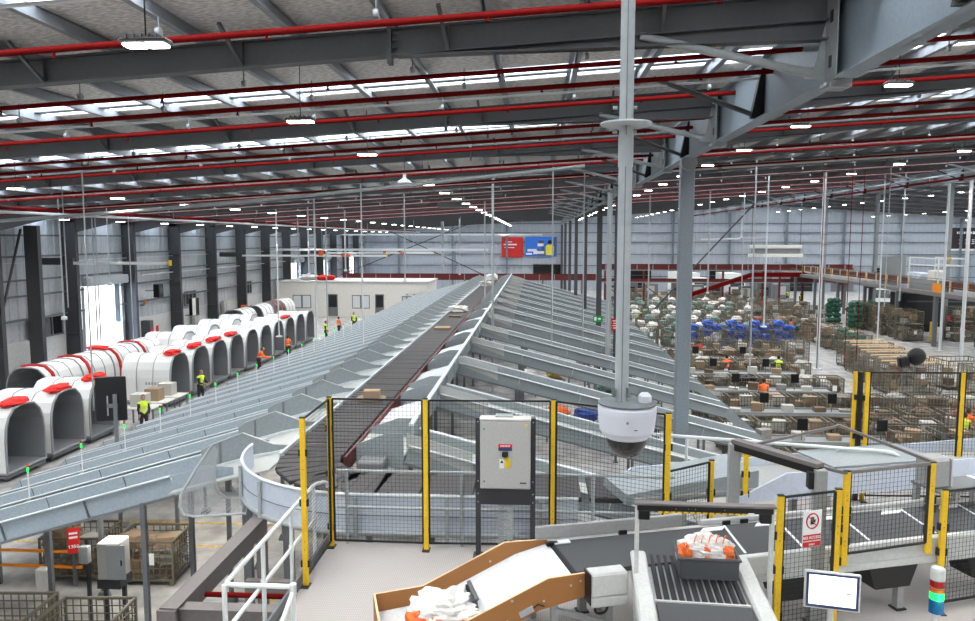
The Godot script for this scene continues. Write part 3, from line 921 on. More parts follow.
# ------------------------------------------------------------------ the sorter loop and its chutes
const BELT_Y := 4.75
const BELT_L := -4.74
const BELT_R := -3.56
const CURVE := Vector3(-2.7, 0, -13.5)      # centre of the turn
const LINE_END := 81.0

func sorter() -> void:
	var o := thing("cross_belt_sorter", "long line of dark brown sorter carriers running to the far wall", "sorter", Vector3(0, 0, 0))
	var mid := (BELT_L + BELT_R) * .5
	var w := BELT_R - BELT_L
	var tray := G.new()
	tray.rbox(Vector3(0, -.04, 0), Vector3(w - .06, .08, .74), .015)
	tray.box(Vector3(0, .004, -.12), Vector3(w - .1, .012, .05))
	tray.box(Vector3(0, .004, .16), Vector3(w - .1, .012, .03))
	var tm := tray.mesh()
	var gap := G.new().box(Vector3(0, -.05, 0), Vector3(w - .08, .05, .08)).mesh()
	var d := CURVE.z
	var i := 0
	while -d < LINE_END:
		part(o, "carrier", tm, M.carrier_dark, Vector3(mid, BELT_Y, d - .43))
		part(o, "carrier_joint", gap, M.carrier_gap, Vector3(mid, BELT_Y, d - .86))
		d -= .86
		i += 1
	var rr := CURVE.x - mid
	for k in 4:      # carriers round the turn, pointing to its centre
		var a := PI + PI * .5 * (k + .5) / 3.7
		var m := part(o, "carrier", tm, M.carrier_dark, CURVE + Vector3(cos(a) * rr, BELT_Y, -sin(a) * rr))
		m.rotation.y = a
	for k in 5:
		part(o, "carrier", tm, M.carrier_dark, CURVE + Vector3(.5 + .86 * k, BELT_Y, rr)).rotation.y = PI / 2
	part(o, "left_rail", G.new().span(Vector3(BELT_L - .05, BELT_Y - .12, CURVE.z), Vector3(BELT_L, BELT_Y + .03, -LINE_END)), M.chute_flange)
	part(o, "side_frame", G.new().span(Vector3(BELT_R + .0, BELT_Y - .34, CURVE.z), Vector3(BELT_R + .05, BELT_Y - .03, -LINE_END)), M.frame_maroon)
	part(o, "bed", G.new().span(Vector3(BELT_L, BELT_Y - .34, CURVE.z), Vector3(BELT_R, BELT_Y - .3, -LINE_END)), M.belt_dark)
	for k in 12:
		var s := G.new()
		for x in [BELT_L + .1, BELT_R - .1]:
			s.box(Vector3(x, (BELT_Y - .35) * .5, -16 - 5.6 * k), Vector3(.12, BELT_Y - .35, .12))
			s.box(Vector3(x, .01, -16 - 5.6 * k), Vector3(.25, .02, .25))
		s.box(Vector3(mid, BELT_Y - .42, -16 - 5.6 * k), Vector3(w, .14, .1))
		part(o, "trestle", s, M.leg_grey)
	# curved guard wall round the outside of the turn
	var g := thing("curved_guard", "pale blue white curved guard wall around the end of the sorting line", "guard")
	var r := 2.6
	var n := 20
	var sheet := G.new()
	var lip := []
	var toe := []
	var pts := []
	for k in n + 1:
		var a := PI + PI * .5 * k / n
		pts.append(CURVE + Vector3(cos(a) * r, 0, -sin(a) * r))
	for k in 12: pts.append(CURVE + Vector3(.28 * (k + 1), 0, r))
	for k in pts.size():
		lip.append(pts[k] + Vector3(0, 4.93, 0))
		toe.append(pts[k] + Vector3(0, 4.33, 0))
	for k in pts.size() - 1:
		var p: Vector3 = pts[k]
		var q: Vector3 = pts[k + 1]
		var inn := (CURVE - p).normalized() * .02
		if k >= n: inn = Vector3(0, 0, -.02)
		sheet.quad(p + Vector3(0, 4.33, 0), q + Vector3(0, 4.33, 0), q + Vector3(0, 4.93, 0), p + Vector3(0, 4.93, 0))
		sheet.quad(q + inn + Vector3(0, 4.33, 0), p + inn + Vector3(0, 4.33, 0), p + inn + Vector3(0, 4.93, 0), q + inn + Vector3(0, 4.93, 0))
	part(g, "sheet", sheet, M.guard_white)
	part(g, "top_lip", G.new().sweep(lip, .03, 8), M.chute_flange)
	part(g, "bottom_rail", G.new().sweep(toe, .045, 8), M.zinc)
	var hand := []
	for p in pts: hand.append(p + (p - CURVE).normalized() * .03 + Vector3(0, 4.62, 0))
	part(g, "seam", G.new().sweep(hand, .008, 5), M.zinc_dark)
	for k in [1, 6, 11, 16, 20, 25, 30]:
		var p: Vector3 = pts[k]
		var out: Vector3 = (p - CURVE).normalized() if k < n else Vector3(0, 0, 1)
		part(g, "post", G.new().beam(p + out * .04 + Vector3(0, 4.2, 0), p + out * .04 + Vector3(0, 4.9, 0), .05, .05), M.zinc)
	for k in [3, 14, 24]:
		var p: Vector3 = pts[k]
		var s := G.new().box(Vector3(p.x, 2.15, p.z - .1), Vector3(.14, 4.3, .14))
		s.box(Vector3(p.x, .02, p.z - .1), Vector3(.3, .04, .3))
		part(g, "support_leg", s, M.leg_grey)
	# clear bin guard left of the turn: bent mesh panel on a tubular frame
	var b := thing("mesh_basket", "bent perforated catch guard in a rounded frame beside the curved guard", "guard", Vector3(0, 0, 0))
	var fr := [Vector3(-5.0, 4.03, -12.35), Vector3(-5.95, 3.93, -12.4), Vector3(-6.14, 3.97, -12.4), Vector3(-6.22, 4.1, -12.42), Vector3(-6.22, 4.3, -12.5), Vector3(-6.05, 4.7, -12.8), Vector3(-5.85, 5.05, -13.0)]
	var f2: Array = []
	f2 = [Vector3(-5.2, 4.07, -13.0), Vector3(-5.62, 4.08, -13.0), Vector3(-5.74, 4.16, -13.0), Vector3(-5.8, 4.3, -13.0), Vector3(-5.82, 4.5, -13.0), Vector3(-5.82, 4.7, -13.05), Vector3(-5.8, 4.95, -13.1)]
	part(b, "frame_tube", G.new().sweep(fr, .022, 8), M.zinc)
	part(b, "frame_tube", G.new().sweep(f2, .02, 8), M.zinc)
	var net := G.new()
	for k in fr.size() - 1:
		for q in 14:
			net.wire(fr[k].lerp(f2[k], q / 14.0), fr[k + 1].lerp(f2[k + 1], q / 14.0), .006)
		for q in 9:
			net.wire(fr[k].lerp(fr[k + 1], q / 9.0), f2[k].lerp(f2[k + 1], q / 9.0), .006)
	part(b, "wire_net", net, M.zinc).set_meta("kind", "stuff")
	part(b, "tray_floor", G.new().span(Vector3(-5.75, 4.06, -12.98), Vector3(-5.1, 4.075, -13.3)), M.zinc)

func left_chutes() -> void:
	# one chute built at D = 0, the others are copies
	var o := thing("parcel_chute", "", "chute", Vector3(0, 0, -13.9), 0, "parcel chutes on the container side")
	var pitch := 1.91
	var hw := .68
	var A := Vector2(-6.7, 4.13)      # trough path
	var B := Vector2(-13.4, 2.19)
	var C := Vector2(-14.8, .95)
	# head pan between two peaked wing plates
	part(o, "head_pan", G.new().prism([Vector2(BELT_L - .06, 4.62), Vector2(-5.5, 4.46), A, A + Vector2(0, -.04), Vector2(-5.5, 4.42), Vector2(BELT_L - .06, 4.58)], Vector3.ZERO, Vector3.RIGHT, Vector3.UP, Vector3(0, 0, 1.86)), M.chute_pan)
	var wz := -.6
	var wing := [Vector2(BELT_L - .08, 4.58), Vector2(BELT_L - .08, 4.65), Vector2(-5.25, 4.66), Vector2(-5.88, 4.88), Vector2(-6.6, 4.6), Vector2(-6.75, 4.5), Vector2(-6.75, 4.1), Vector2(-5.6, 4.42)]
	var wp := part(o, "wing_plate", G.new().prism(wing, Vector3(0, 0, wz), Vector3.RIGHT, Vector3.UP, Vector3(0, 0, .02)), M.wing_plate)
	var fl := G.new()
	for k in range(1, 5): fl.beam(Vector3(wing[k].x, wing[k].y, wz), Vector3(wing[k + 1].x, wing[k + 1].y, wz), .05, .015)
	part(wp, "folded_lip", fl, M.chute_pan)
	part(wp, "stiffener", G.new().box(Vector3(-6.35, 4.46, wz + .02), Vector3(.04, .42, .02)), M.zinc_dark)
	part(o, "head_plate", G.new().prism([Vector2(-6.72, 4.0), Vector2(-6.72, 4.4), Vector2(-6.05, 4.6), Vector2(-5.55, 4.58), Vector2(-5.55, 4.36)], Vector3(0, 0, hw + .02), Vector3.RIGHT, Vector3.UP, Vector3(0, 0, .02)), M.chute_blue)
	part(o, "pan_lip", G.new().prism([Vector2(BELT_L - .08, 4.62), Vector2(-5.5, 4.49), Vector2(-6.7, 4.16), Vector2(-6.7, 4.2), Vector2(-5.5, 4.54), Vector2(BELT_L - .08, 4.66)], Vector3(0, 0, wz + .34), Vector3.RIGHT, Vector3.UP, Vector3(0, 0, .03)), M.chute_flange)
	# trough: floor, two side walls in plates, pale flanges
	part(o, "trough_floor", G.new().prism([A, B, C, C + Vector2(.03, -.03), B + Vector2(.02, -.05), A + Vector2(0, -.05)], Vector3.ZERO, Vector3.RIGHT, Vector3.UP, Vector3(0, 0, hw * 2)), M.chute_pan)
	var u := (B - A).normalized()
	var nrm := Vector2(-u.y, u.x)
	if nrm.y < 0: nrm = -nrm
	for s in [1.0, -1.0]:
		for k in 4:
			var p := A.lerp(B, k / 4.0) + u * .006
			var q := A.lerp(B, (k + 1) / 4.0) - u * .006
			part(o, "side_plate", G.new().prism([p - nrm * .1, q - nrm * .1, q + nrm * .27, p + nrm * .27], Vector3(0, 0, s * hw), Vector3.RIGHT, Vector3.UP, Vector3(0, 0, .02)), M.chute_blue)
			part(o, "plate_strap", G.new().beam(Vector3(q.x, q.y - .1, s * (hw + .014)), Vector3(q.x + nrm.x * .36, q.y + .25, s * (hw + .014)), .02, .06, Vector3(0, 0, 1)), M.leg_grey)
		part(o, "end_plate", G.new().prism([B - nrm * .1, C + Vector2(0, -.1), C + Vector2(-.2, .18), B + nrm * .27], Vector3(0, 0, s * hw), Vector3.RIGHT, Vector3.UP, Vector3(0, 0, .02)), M.chute_blue)
		var f := G.new()
		f.beam(Vector3(A.x, A.y, s * (hw + .045)) + Vector3(nrm.x, nrm.y, 0) * .27, Vector3(B.x, B.y, s * (hw + .045)) + Vector3(nrm.x, nrm.y, 0) * .27, .11, .02)
		part(o, "top_flange", f, M.chute_flange)
		var h := G.new()
		h.beam(Vector3(A.x, A.y, s * (hw + .02)) - Vector3(nrm.x, nrm.y, 0) * .12, Vector3(B.x, B.y, s * (hw + .02)) - Vector3(nrm.x, nrm.y, 0) * .12, .05, .05)
		part(o, "bottom_angle", h, M.zinc_dark)
	for x in [-7.3, -10.5]:
		var t: float = (x - A.x) / (B.x - A.x)
		var y: float = lerpf(A.y, B.y, t) - .1
		var l := part(o, "leg", G.new().box(Vector3(x, y * .5, .72), Vector3(.09, y, .09)), M.leg_grey)
		part(l, "foot", G.new().prism([Vector2(-.13, 0), Vector2(.13, 0), Vector2(.13, .06), Vector2(.07, .2), Vector2(-.07, .2), Vector2(-.13, .06)], Vector3(x, 0, .72), Vector3.RIGHT, Vector3.UP, Vector3(0, 0, .2)), M.leg_grey)
	# status light pole on the side wall
	var y0 := lerpf(A.y, B.y, (10.9 - 6.7) / 6.7) + .3
	var pole := part(o, "status_pole", G.new().tube(Vector3(-10.9, y0 - .1, hw + .02), Vector3(-10.9, y0 + .55, hw + .02), .014, -1, 8), M.rail_white)
	part(pole, "green_lamp", G.new().tube(Vector3(-10.9, y0 + .55, hw + .02), Vector3(-10.9, y0 + .66, hw + .02), .024, -1, 10), M.lamp_green)
	part(pole, "amber_lens", G.new().tube(Vector3(-10.9, y0 + .66, hw + .02), Vector3(-10.9, y0 + .73, hw + .02), .024, -1, 10), M.lens_amber)
	part(pole, "pole_foot", G.new().rbox(Vector3(-10.9, y0 - .08, hw + .05), Vector3(.1, .1, .08), .02), M.conduit_white)
	o.set_meta("label", "grey steel parcel chute, first from the curved guard on the container side")
	for k in range(1, 35):
		var q := dup(o, Vector3(0, 0, -13.9 - pitch * k), "grey steel parcel chute, %s from the curved guard on the container side" % nth(k + 1))
		if k > 17: q.get_node("status_pole").free()

func right_chutes() -> void:
	var rail := thing("sorter_side_wall", "long pale steel side wall with top rail right of the sorting line", "guard")
	part(rail, "top_rail", G.new().box(Vector3(-2.53, 4.97, -48), Vector3(.1, .05, 66)), M.chute_flange)
	for k in 33: part(rail, "wall_plate", G.new().box(Vector3(-2.53, 4.72, -16 - 2.0 * k), Vector3(.02, .46, 1.97)), M.wing_plate)
	for k in 33: part(rail, "stud", G.new().box(Vector3(-2.50, 4.7, -15.02 - 2.0 * k), Vector3(.05, .5, .05)), M.chute_blue)
	var o := thing("long_chute", "", "chute", Vector3(0, 0, -14.9), 0, "long chutes on the packing side")
	var hw := .62
	var A := Vector2(-2.5, 4.55)
	var B := Vector2(7.4, 2.05)
	var C := Vector2(8.6, 1.0)
	var u := (B - A).normalized()
	var nrm := Vector2(-u.y, u.x)
	# head box beside the belt
	part(o, "head_pan", G.new().prism([Vector2(BELT_R + .05, 4.66), Vector2(-2.55, 4.55), Vector2(-2.55, 4.5), Vector2(BELT_R + .05, 4.6)], Vector3.ZERO, Vector3.RIGHT, Vector3.UP, Vector3(0, 0, hw * 2)), M.chute_pan)
	for s in [1.0, -1.0]:
		part(o, "head_side", G.new().prism([Vector2(BELT_R + .06, 4.35), Vector2(-2.56, 4.3), Vector2(-2.56, 4.98), Vector2(-2.9, 4.98), Vector2(BELT_R + .06, 4.76)], Vector3(0, 0, s * (hw + .02)), Vector3.RIGHT, Vector3.UP, Vector3(0, 0, .03)), M.wing_plate)
	part(o, "filler_sheet", G.new().prism([Vector2(BELT_R + .06, 4.62), Vector2(-2.56, 4.9), Vector2(-2.56, 4.88), Vector2(BELT_R + .06, 4.6)], Vector3(0, 0, -1.9), Vector3.RIGHT, Vector3.UP, Vector3(0, 0, 2.3)), M.slide_white)
	part(o, "filler_skirt", G.new().span(Vector3(BELT_R + .1, 4.2, -.75), Vector3(BELT_R + .13, 4.6, -3.05)), M.zinc_dark)
	part(o, "drive_box", G.new().rbox(Vector3(-3.1, 4.4, 1.0), Vector3(.5, .36, .5), .03), M.zinc_dark)
	part(o, "trough_floor", G.new().prism([A, B, C, C + Vector2(-.03, -.04), B + Vector2(-.02, -.05), A + Vector2(0, -.05)], Vector3.ZERO, Vector3.RIGHT, Vector3.UP, Vector3(0, 0, hw * 2)), M.chute_pan)
	for s in [1.0, -1.0]:
		for k in 5:
			var p := A.lerp(B, k / 5.0) + u * .006
			var q := A.lerp(B, (k + 1) / 5.0) - u * .006
			part(o, "side_plate", G.new().prism([p - nrm * .16, q - nrm * .16, q + nrm * .22, p + nrm * .22], Vector3(0, 0, s * hw), Vector3.RIGHT, Vector3.UP, Vector3(0, 0, .02)), M.wing_plate)
		part(o, "end_plate", G.new().prism([B - nrm * .16, C + Vector2(0, -.1), C + Vector2(.2, .16), B + nrm * .22], Vector3(0, 0, s * hw), Vector3.RIGHT, Vector3.UP, Vector3(0, 0, .02)), M.wing_plate)
		var f := G.new()
		f.beam(Vector3(A.x, A.y, s * (hw + .05)) + Vector3(nrm.x, nrm.y, 0) * .22, Vector3(B.x, B.y, s * (hw + .05)) + Vector3(nrm.x, nrm.y, 0) * .22, .13, .02)
		part(o, "top_flange", f, M.chute_flange)
		part(o, "bottom_angle", G.new().beam(Vector3(A.x, A.y, s * (hw + .02)) - Vector3(nrm.x, nrm.y, 0) * .17, Vector3(B.x, B.y, s * (hw + .02)) - Vector3(nrm.x, nrm.y, 0) * .17, .05, .05), M.zinc_dark)
	var hood := [Vector2(-2.5, 4.7), Vector2(-2.5, 5.0), Vector2(-1.2, 4.62), Vector2(-1.2, 4.2)]
	part(o, "inlet_hood", G.new().prism(hood, Vector3(0, 0, hw + .03), Vector3.RIGHT, Vector3.UP, Vector3(0, 0, .02)), M.chute_pan)
	for x in [-.6, 3.2, 6.6]:
		for s in [.5, -.5]:
			var y := lerpf(A.y, B.y, (x - A.x) / (B.x - A.x)) - .14
			var l := part(o, "leg", G.new().box(Vector3(x, y * .5, s), Vector3(.09, y, .09)), M.leg_grey)
			part(l, "foot", G.new().box(Vector3(x, .02, s), Vector3(.2, .04, .2)), M.leg_grey)
		part(o, "cross_bar", G.new().box(Vector3(x, 1.6, 0), Vector3(.06, .06, 1.0)), M.leg_grey)
	o.set_meta("label", "long grey chute sloping down to the packing benches, first from the control cabinet")
	for k in range(1, 14):
		dup(o, Vector3(0, 0, -14.9 - 4.9 * k), "long grey chute sloping down to the packing benches, %s from the control cabinet" % nth(k + 1))

func belt_parcels() -> void:
	var nz := FastNoiseLite.new()
	nz.seed = 5
	nz.frequency = .03
	var c := thing("carton", "brown carton on a flat envelope lying on the sorting line near the fence", "carton", Vector3(-4.1, BELT_Y + .01, -18.3), .1)
	part(c, "box", G.new().rbox(Vector3(.03, .16, 0), Vector3(.4, .18, .34), .01), M.carton)
	part(c, "tape", G.new().box(Vector3(.03, .2515, 0), Vector3(.4, .003, .05)), M.board_edge)
	single("flat_parcel", G.new().blob(Vector3(0, .035, 0), Vector3(.36, .035, .3), nz, .2, .5), M.carton, "pale flat parcel under the brown carton on the sorting line", "parcel", Vector3(-4.1, BELT_Y + .005, -18.35))
	single("poly_parcel", G.new().blob(Vector3(0, .16, 0), Vector3(.5, .16, .42), nz, .5, .6), M.bag_white, "large white plastic parcel halfway along the sorting line", "parcel", Vector3(-4.2, BELT_Y + .01, -41))
	single("flat_carton", G.new().rbox(Vector3(0, .05, 0), Vector3(.7, .1, .55), .01), M.carton, "flat brown carton halfway along the sorting line", "carton", Vector3(-4.1, BELT_Y + .01, -33))
	single("flat_carton", G.new().rbox(Vector3(0, .04, 0), Vector3(.6, .08, .5), .01), M.carton_dark, "flat dark carton beside the white plastic parcel on the sorting line", "carton", Vector3(-4.1, BELT_Y + .01, -38.2))
	single("poly_parcel", G.new().blob(Vector3(0, .22, 0), Vector3(.5, .22, .42), nz, .4, .6), M.parcel_white, "white parcel near the far end of the sorting line", "parcel", Vector3(-4.15, BELT_Y + .01, -63))
	single("poly_parcel", G.new().blob(Vector3(0, .3, 0), Vector3(.55, .3, .45), nz, .4, .6), M.bag_white, "tall white parcel at the far end of the sorting line", "parcel", Vector3(-4.15, BELT_Y + .01, -72))

# ------------------------------------------------------------------ platform in the foreground
func platform() -> void:
	var o := thing("steel_platform", "grey ribbed platform floor behind the yellow posted fence", "platform", Vector3(0, DECK, 0))
	part(o, "deck_plate", G.new().span(Vector3(-3.0, -.03, 3), Vector3(2.6, 0, -10.62)), M.deck_floor)
	part(o, "deck_plate", G.new().span(Vector3(2.6, -.03, 3), Vector3(11, 0, -15.0)), M.deck_floor)
	part(o, "edge_beam", G.new().span(Vector3(-3.0, -.3, 3), Vector3(-2.9, -.03, -10.62)), M.deck_beam)
	part(o, "edge_beam", G.new().span(Vector3(-2.9, -.3, -10.5), Vector3(2.6, -.03, -10.62)), M.deck_beam)
	part(o, "edge_beam", G.new().span(Vector3(2.6, -.3, -14.9), Vector3(11, -.03, -15.0)), M.deck_beam)
	part(o, "toe_board", G.new().span(Vector3(-3.06, 0, 3), Vector3(-3.03, .12, -10.62)), M.zinc_dark)
	for p in [[-2.8, -10.3], [-2.8, -4], [2.4, -10.3], [2.4, -4], [10.6, -14.6], [10.6, -4], [6, -14.6]]:
		var s := G.new().box(Vector3(p[0], -(DECK + .3) * .5, p[1]), Vector3(.22, DECK - .3, .22))
		s.box(Vector3(p[0], -DECK + .02, p[1]), Vector3(.4, .04, .4))
		part(o, "column", s, M.deck_beam)
	# open steel frame left of the platform, at the stair opening
	var f := thing("opening_frame", "brown grey steel channel frame around the opening left of the platform", "frame", Vector3(0, DECK, 0))
	part(f, "side_beam", G.new().span(Vector3(-4.5, -.3, -8.55), Vector3(-4.38, -.02, -11.7)), M.deck_beam)
	part(f, "beam_top", G.new().span(Vector3(-4.56, -.02, -8.5), Vector3(-4.34, .0, -11.7)), M.deck_beam)
	part(f, "cross_beam", G.new().span(Vector3(-4.38, -.36, -8.6), Vector3(-3.06, -.06, -8.72)), M.deck_beam)
	part(f, "cross_top", G.new().span(Vector3(-4.34, -.06, -8.56), Vector3(-3.06, -.04, -8.76)), M.deck_beam)
	part(f, "end_plate", G.new().span(Vector3(-4.58, -.62, -8.46), Vector3(-4.34, -.02, -8.5)), M.deck_beam)
	for z in [-8.7, -11.6]: part(f, "post", G.new().box(Vector3(-4.44, -DECK * .5 - .15, z), Vector3(.14, DECK - .3, .14)), M.deck_beam)
	part(f, "fire_pipe", G.new().tube(Vector3(-4.3, -.16, -9.2), Vector3(-3.06, -.16, -9.2), .035, -1, 10), M.pipe_red)
	part(f, "inner_beam", G.new().span(Vector3(-4.3, -.85, -10.5), Vector3(-3.06, -.6, -10.62)), M.deck_beam)

func rounded(p: Array, r: float) -> Array:        # corners of a polyline turned into short arcs
	var out := [p[0]]
	for i in range(1, p.size() - 1):
		var a: Vector3 = p[i] + (p[i - 1] - p[i]).normalized() * r
		var b: Vector3 = p[i] + (p[i + 1] - p[i]).normalized() * r
		for k in 6:
			var t := k / 5.0
			out.append(a.lerp(p[i], t).lerp(p[i].lerp(b, t), t))
	out.append(p[-1])
	return out

func handrails() -> void:
	var o := thing("handrail", "white tubular handrail with midrail along the platform's left edge", "railing", Vector3(0, DECK, 0))
	var X := -3.13
	part(o, "top_rail", G.new().sweep(rounded([Vector3(-2.42, 1.0, -7.12), Vector3(X, 1.0, -7.12), Vector3(X, 1.0, -10.25), Vector3(X + .16, 1.0, -10.4), Vector3(-2.98, .95, -10.4)], .1), .026, 10), M.rail_white)
	part(o, "mid_rail", G.new().tube(Vector3(X, .5, -7.12), Vector3(X, .5, -10.3), .024, -1, 10), M.rail_white)
	part(o, "return_rail", G.new().tube(Vector3(-2.42, .95, -7.12), Vector3(-2.42, .3, -5.6), .024, -1, 10), M.rail_white)
	for z in [-7.12, -8.2, -9.2, -10.2]:
		var p := part(o, "post", G.new().tube(Vector3(X, -.2, z), Vector3(X, 1.0, z), .026, -1, 10), M.rail_white)
		part(p, "socket", G.new().tube(Vector3(X, .46, z), Vector3(X, .54, z), .036, -1, 10), M.rail_white)
	var p2 := part(o, "post", G.new().tube(Vector3(-2.42, 0, -7.12), Vector3(-2.42, 1.0, -7.12), .026, -1, 10), M.rail_white)
	part(p2, "socket", G.new().tube(Vector3(-2.42, .92, -7.12), Vector3(-2.42, 1.03, -7.12), .036, -1, 10), M.rail_white)
	var k := thing("back_railing", "zinc tubular railing seen through the fence before the curved guard", "railing", Vector3(0, DECK, -10.58))
	for y in [.55, 1.1]: part(k, "rail", G.new().tube(Vector3(-2.9, y, 0), Vector3(2.0, y, 0), .024, -1, 8), M.zinc)
	for x in [-2.75, -1.05, .85]: part(k, "post", G.new().tube(Vector3(x, 0, 0), Vector3(x, 1.12, 0), .026, -1, 8), M.zinc)
	var w := thing("conveyor_handrail", "white tube handrail with a bent end behind the right conveyor guards", "railing", Vector3(0, DECK, 0))
	part(w, "rail", G.new().sweep(rounded([Vector3(1.9, 1.12, -12.9), Vector3(5.75, 1.12, -12.0), Vector3(5.95, .7, -11.95)], .18), .03, 10), M.rail_white)
	for x in [2.6, 3.7, 4.9]: part(w, "post", G.new().tube(Vector3(x, 0, -12.9 + (x - 1.9) * .234), Vector3(x, 1.12, -12.9 + (x - 1.9) * .234), .026, -1, 8), M.rail_white)

func fence_panel(o: Node3D, a: Vector3, b: Vector3, y0: float, y1: float, pitch := .055) -> void:
	var u := (b - a).normalized()
	var A := a + u * .045
	var B := b - u * .045
	var fr := G.new()
	for y in [y0, y1]: fr.beam(A + Vector3(0, y, 0), B + Vector3(0, y, 0), .022, .025)
	for p in [A, B]: fr.beam(p + Vector3(0, y0, 0), p + Vector3(0, y1, 0), .03, .025, Vector3(0, 0, 1))
	part(o, "panel_frame", fr, M.fence_black)
	var net := G.new()
	var len := A.distance_to(B)
	var n := int(len / pitch)
	for i in range(1, n): net.wire(A + u * len * i / n + Vector3(0, y0, 0), A + u * len * i / n + Vector3(0, y1, 0), .003)
	n = int((y1 - y0) / pitch)
	for i in range(1, n):
		var y := y0 + (y1 - y0) * i / n
		net.wire(A + Vector3(0, y, 0), B + Vector3(0, y, 0), .003)
	part(o, "wire_mesh", net, M.fence_black).set_meta("kind", "stuff")

func fence_post(at: Vector3, h: float, turn: float, label: String, from := 0.0) -> Node3D:
	var o := thing("fence_post", label, "post", at + Vector3(0, from, 0), turn, "yellow safety fence posts")
	h -= from
	part(o, "shaft", G.new().rbox(Vector3(0, h * .5, 0), Vector3(.07, h, .05), .006), M.fence_yellow)
	part(o, "cap", G.new().box(Vector3(0, h + .006, 0), Vector3(.072, .014, .052)), M.plastic_black)
	for y in [.3, h * .5, h - .45]:
		for s in [-1.0, 1.0]: part(o, "panel_clip", G.new().box(Vector3(s * .045, maxf(.1, y), .0), Vector3(.025, .09, .045)), M.plastic_black)
	var hl := G.new()
	for y in [h * .22, h * .27, h * .7, h * .75]: hl.tube(Vector3(0, y, .0245), Vector3(0, y, .0262), .006, -1, 6)
	part(o, "bolt_hole", hl, M.plastic_black)
	if from == 0.0: part(o, "foot_plate", G.new().box(Vector3(0, .006, .02), Vector3(.11, .012, .16)), M.plastic_black)
	return o

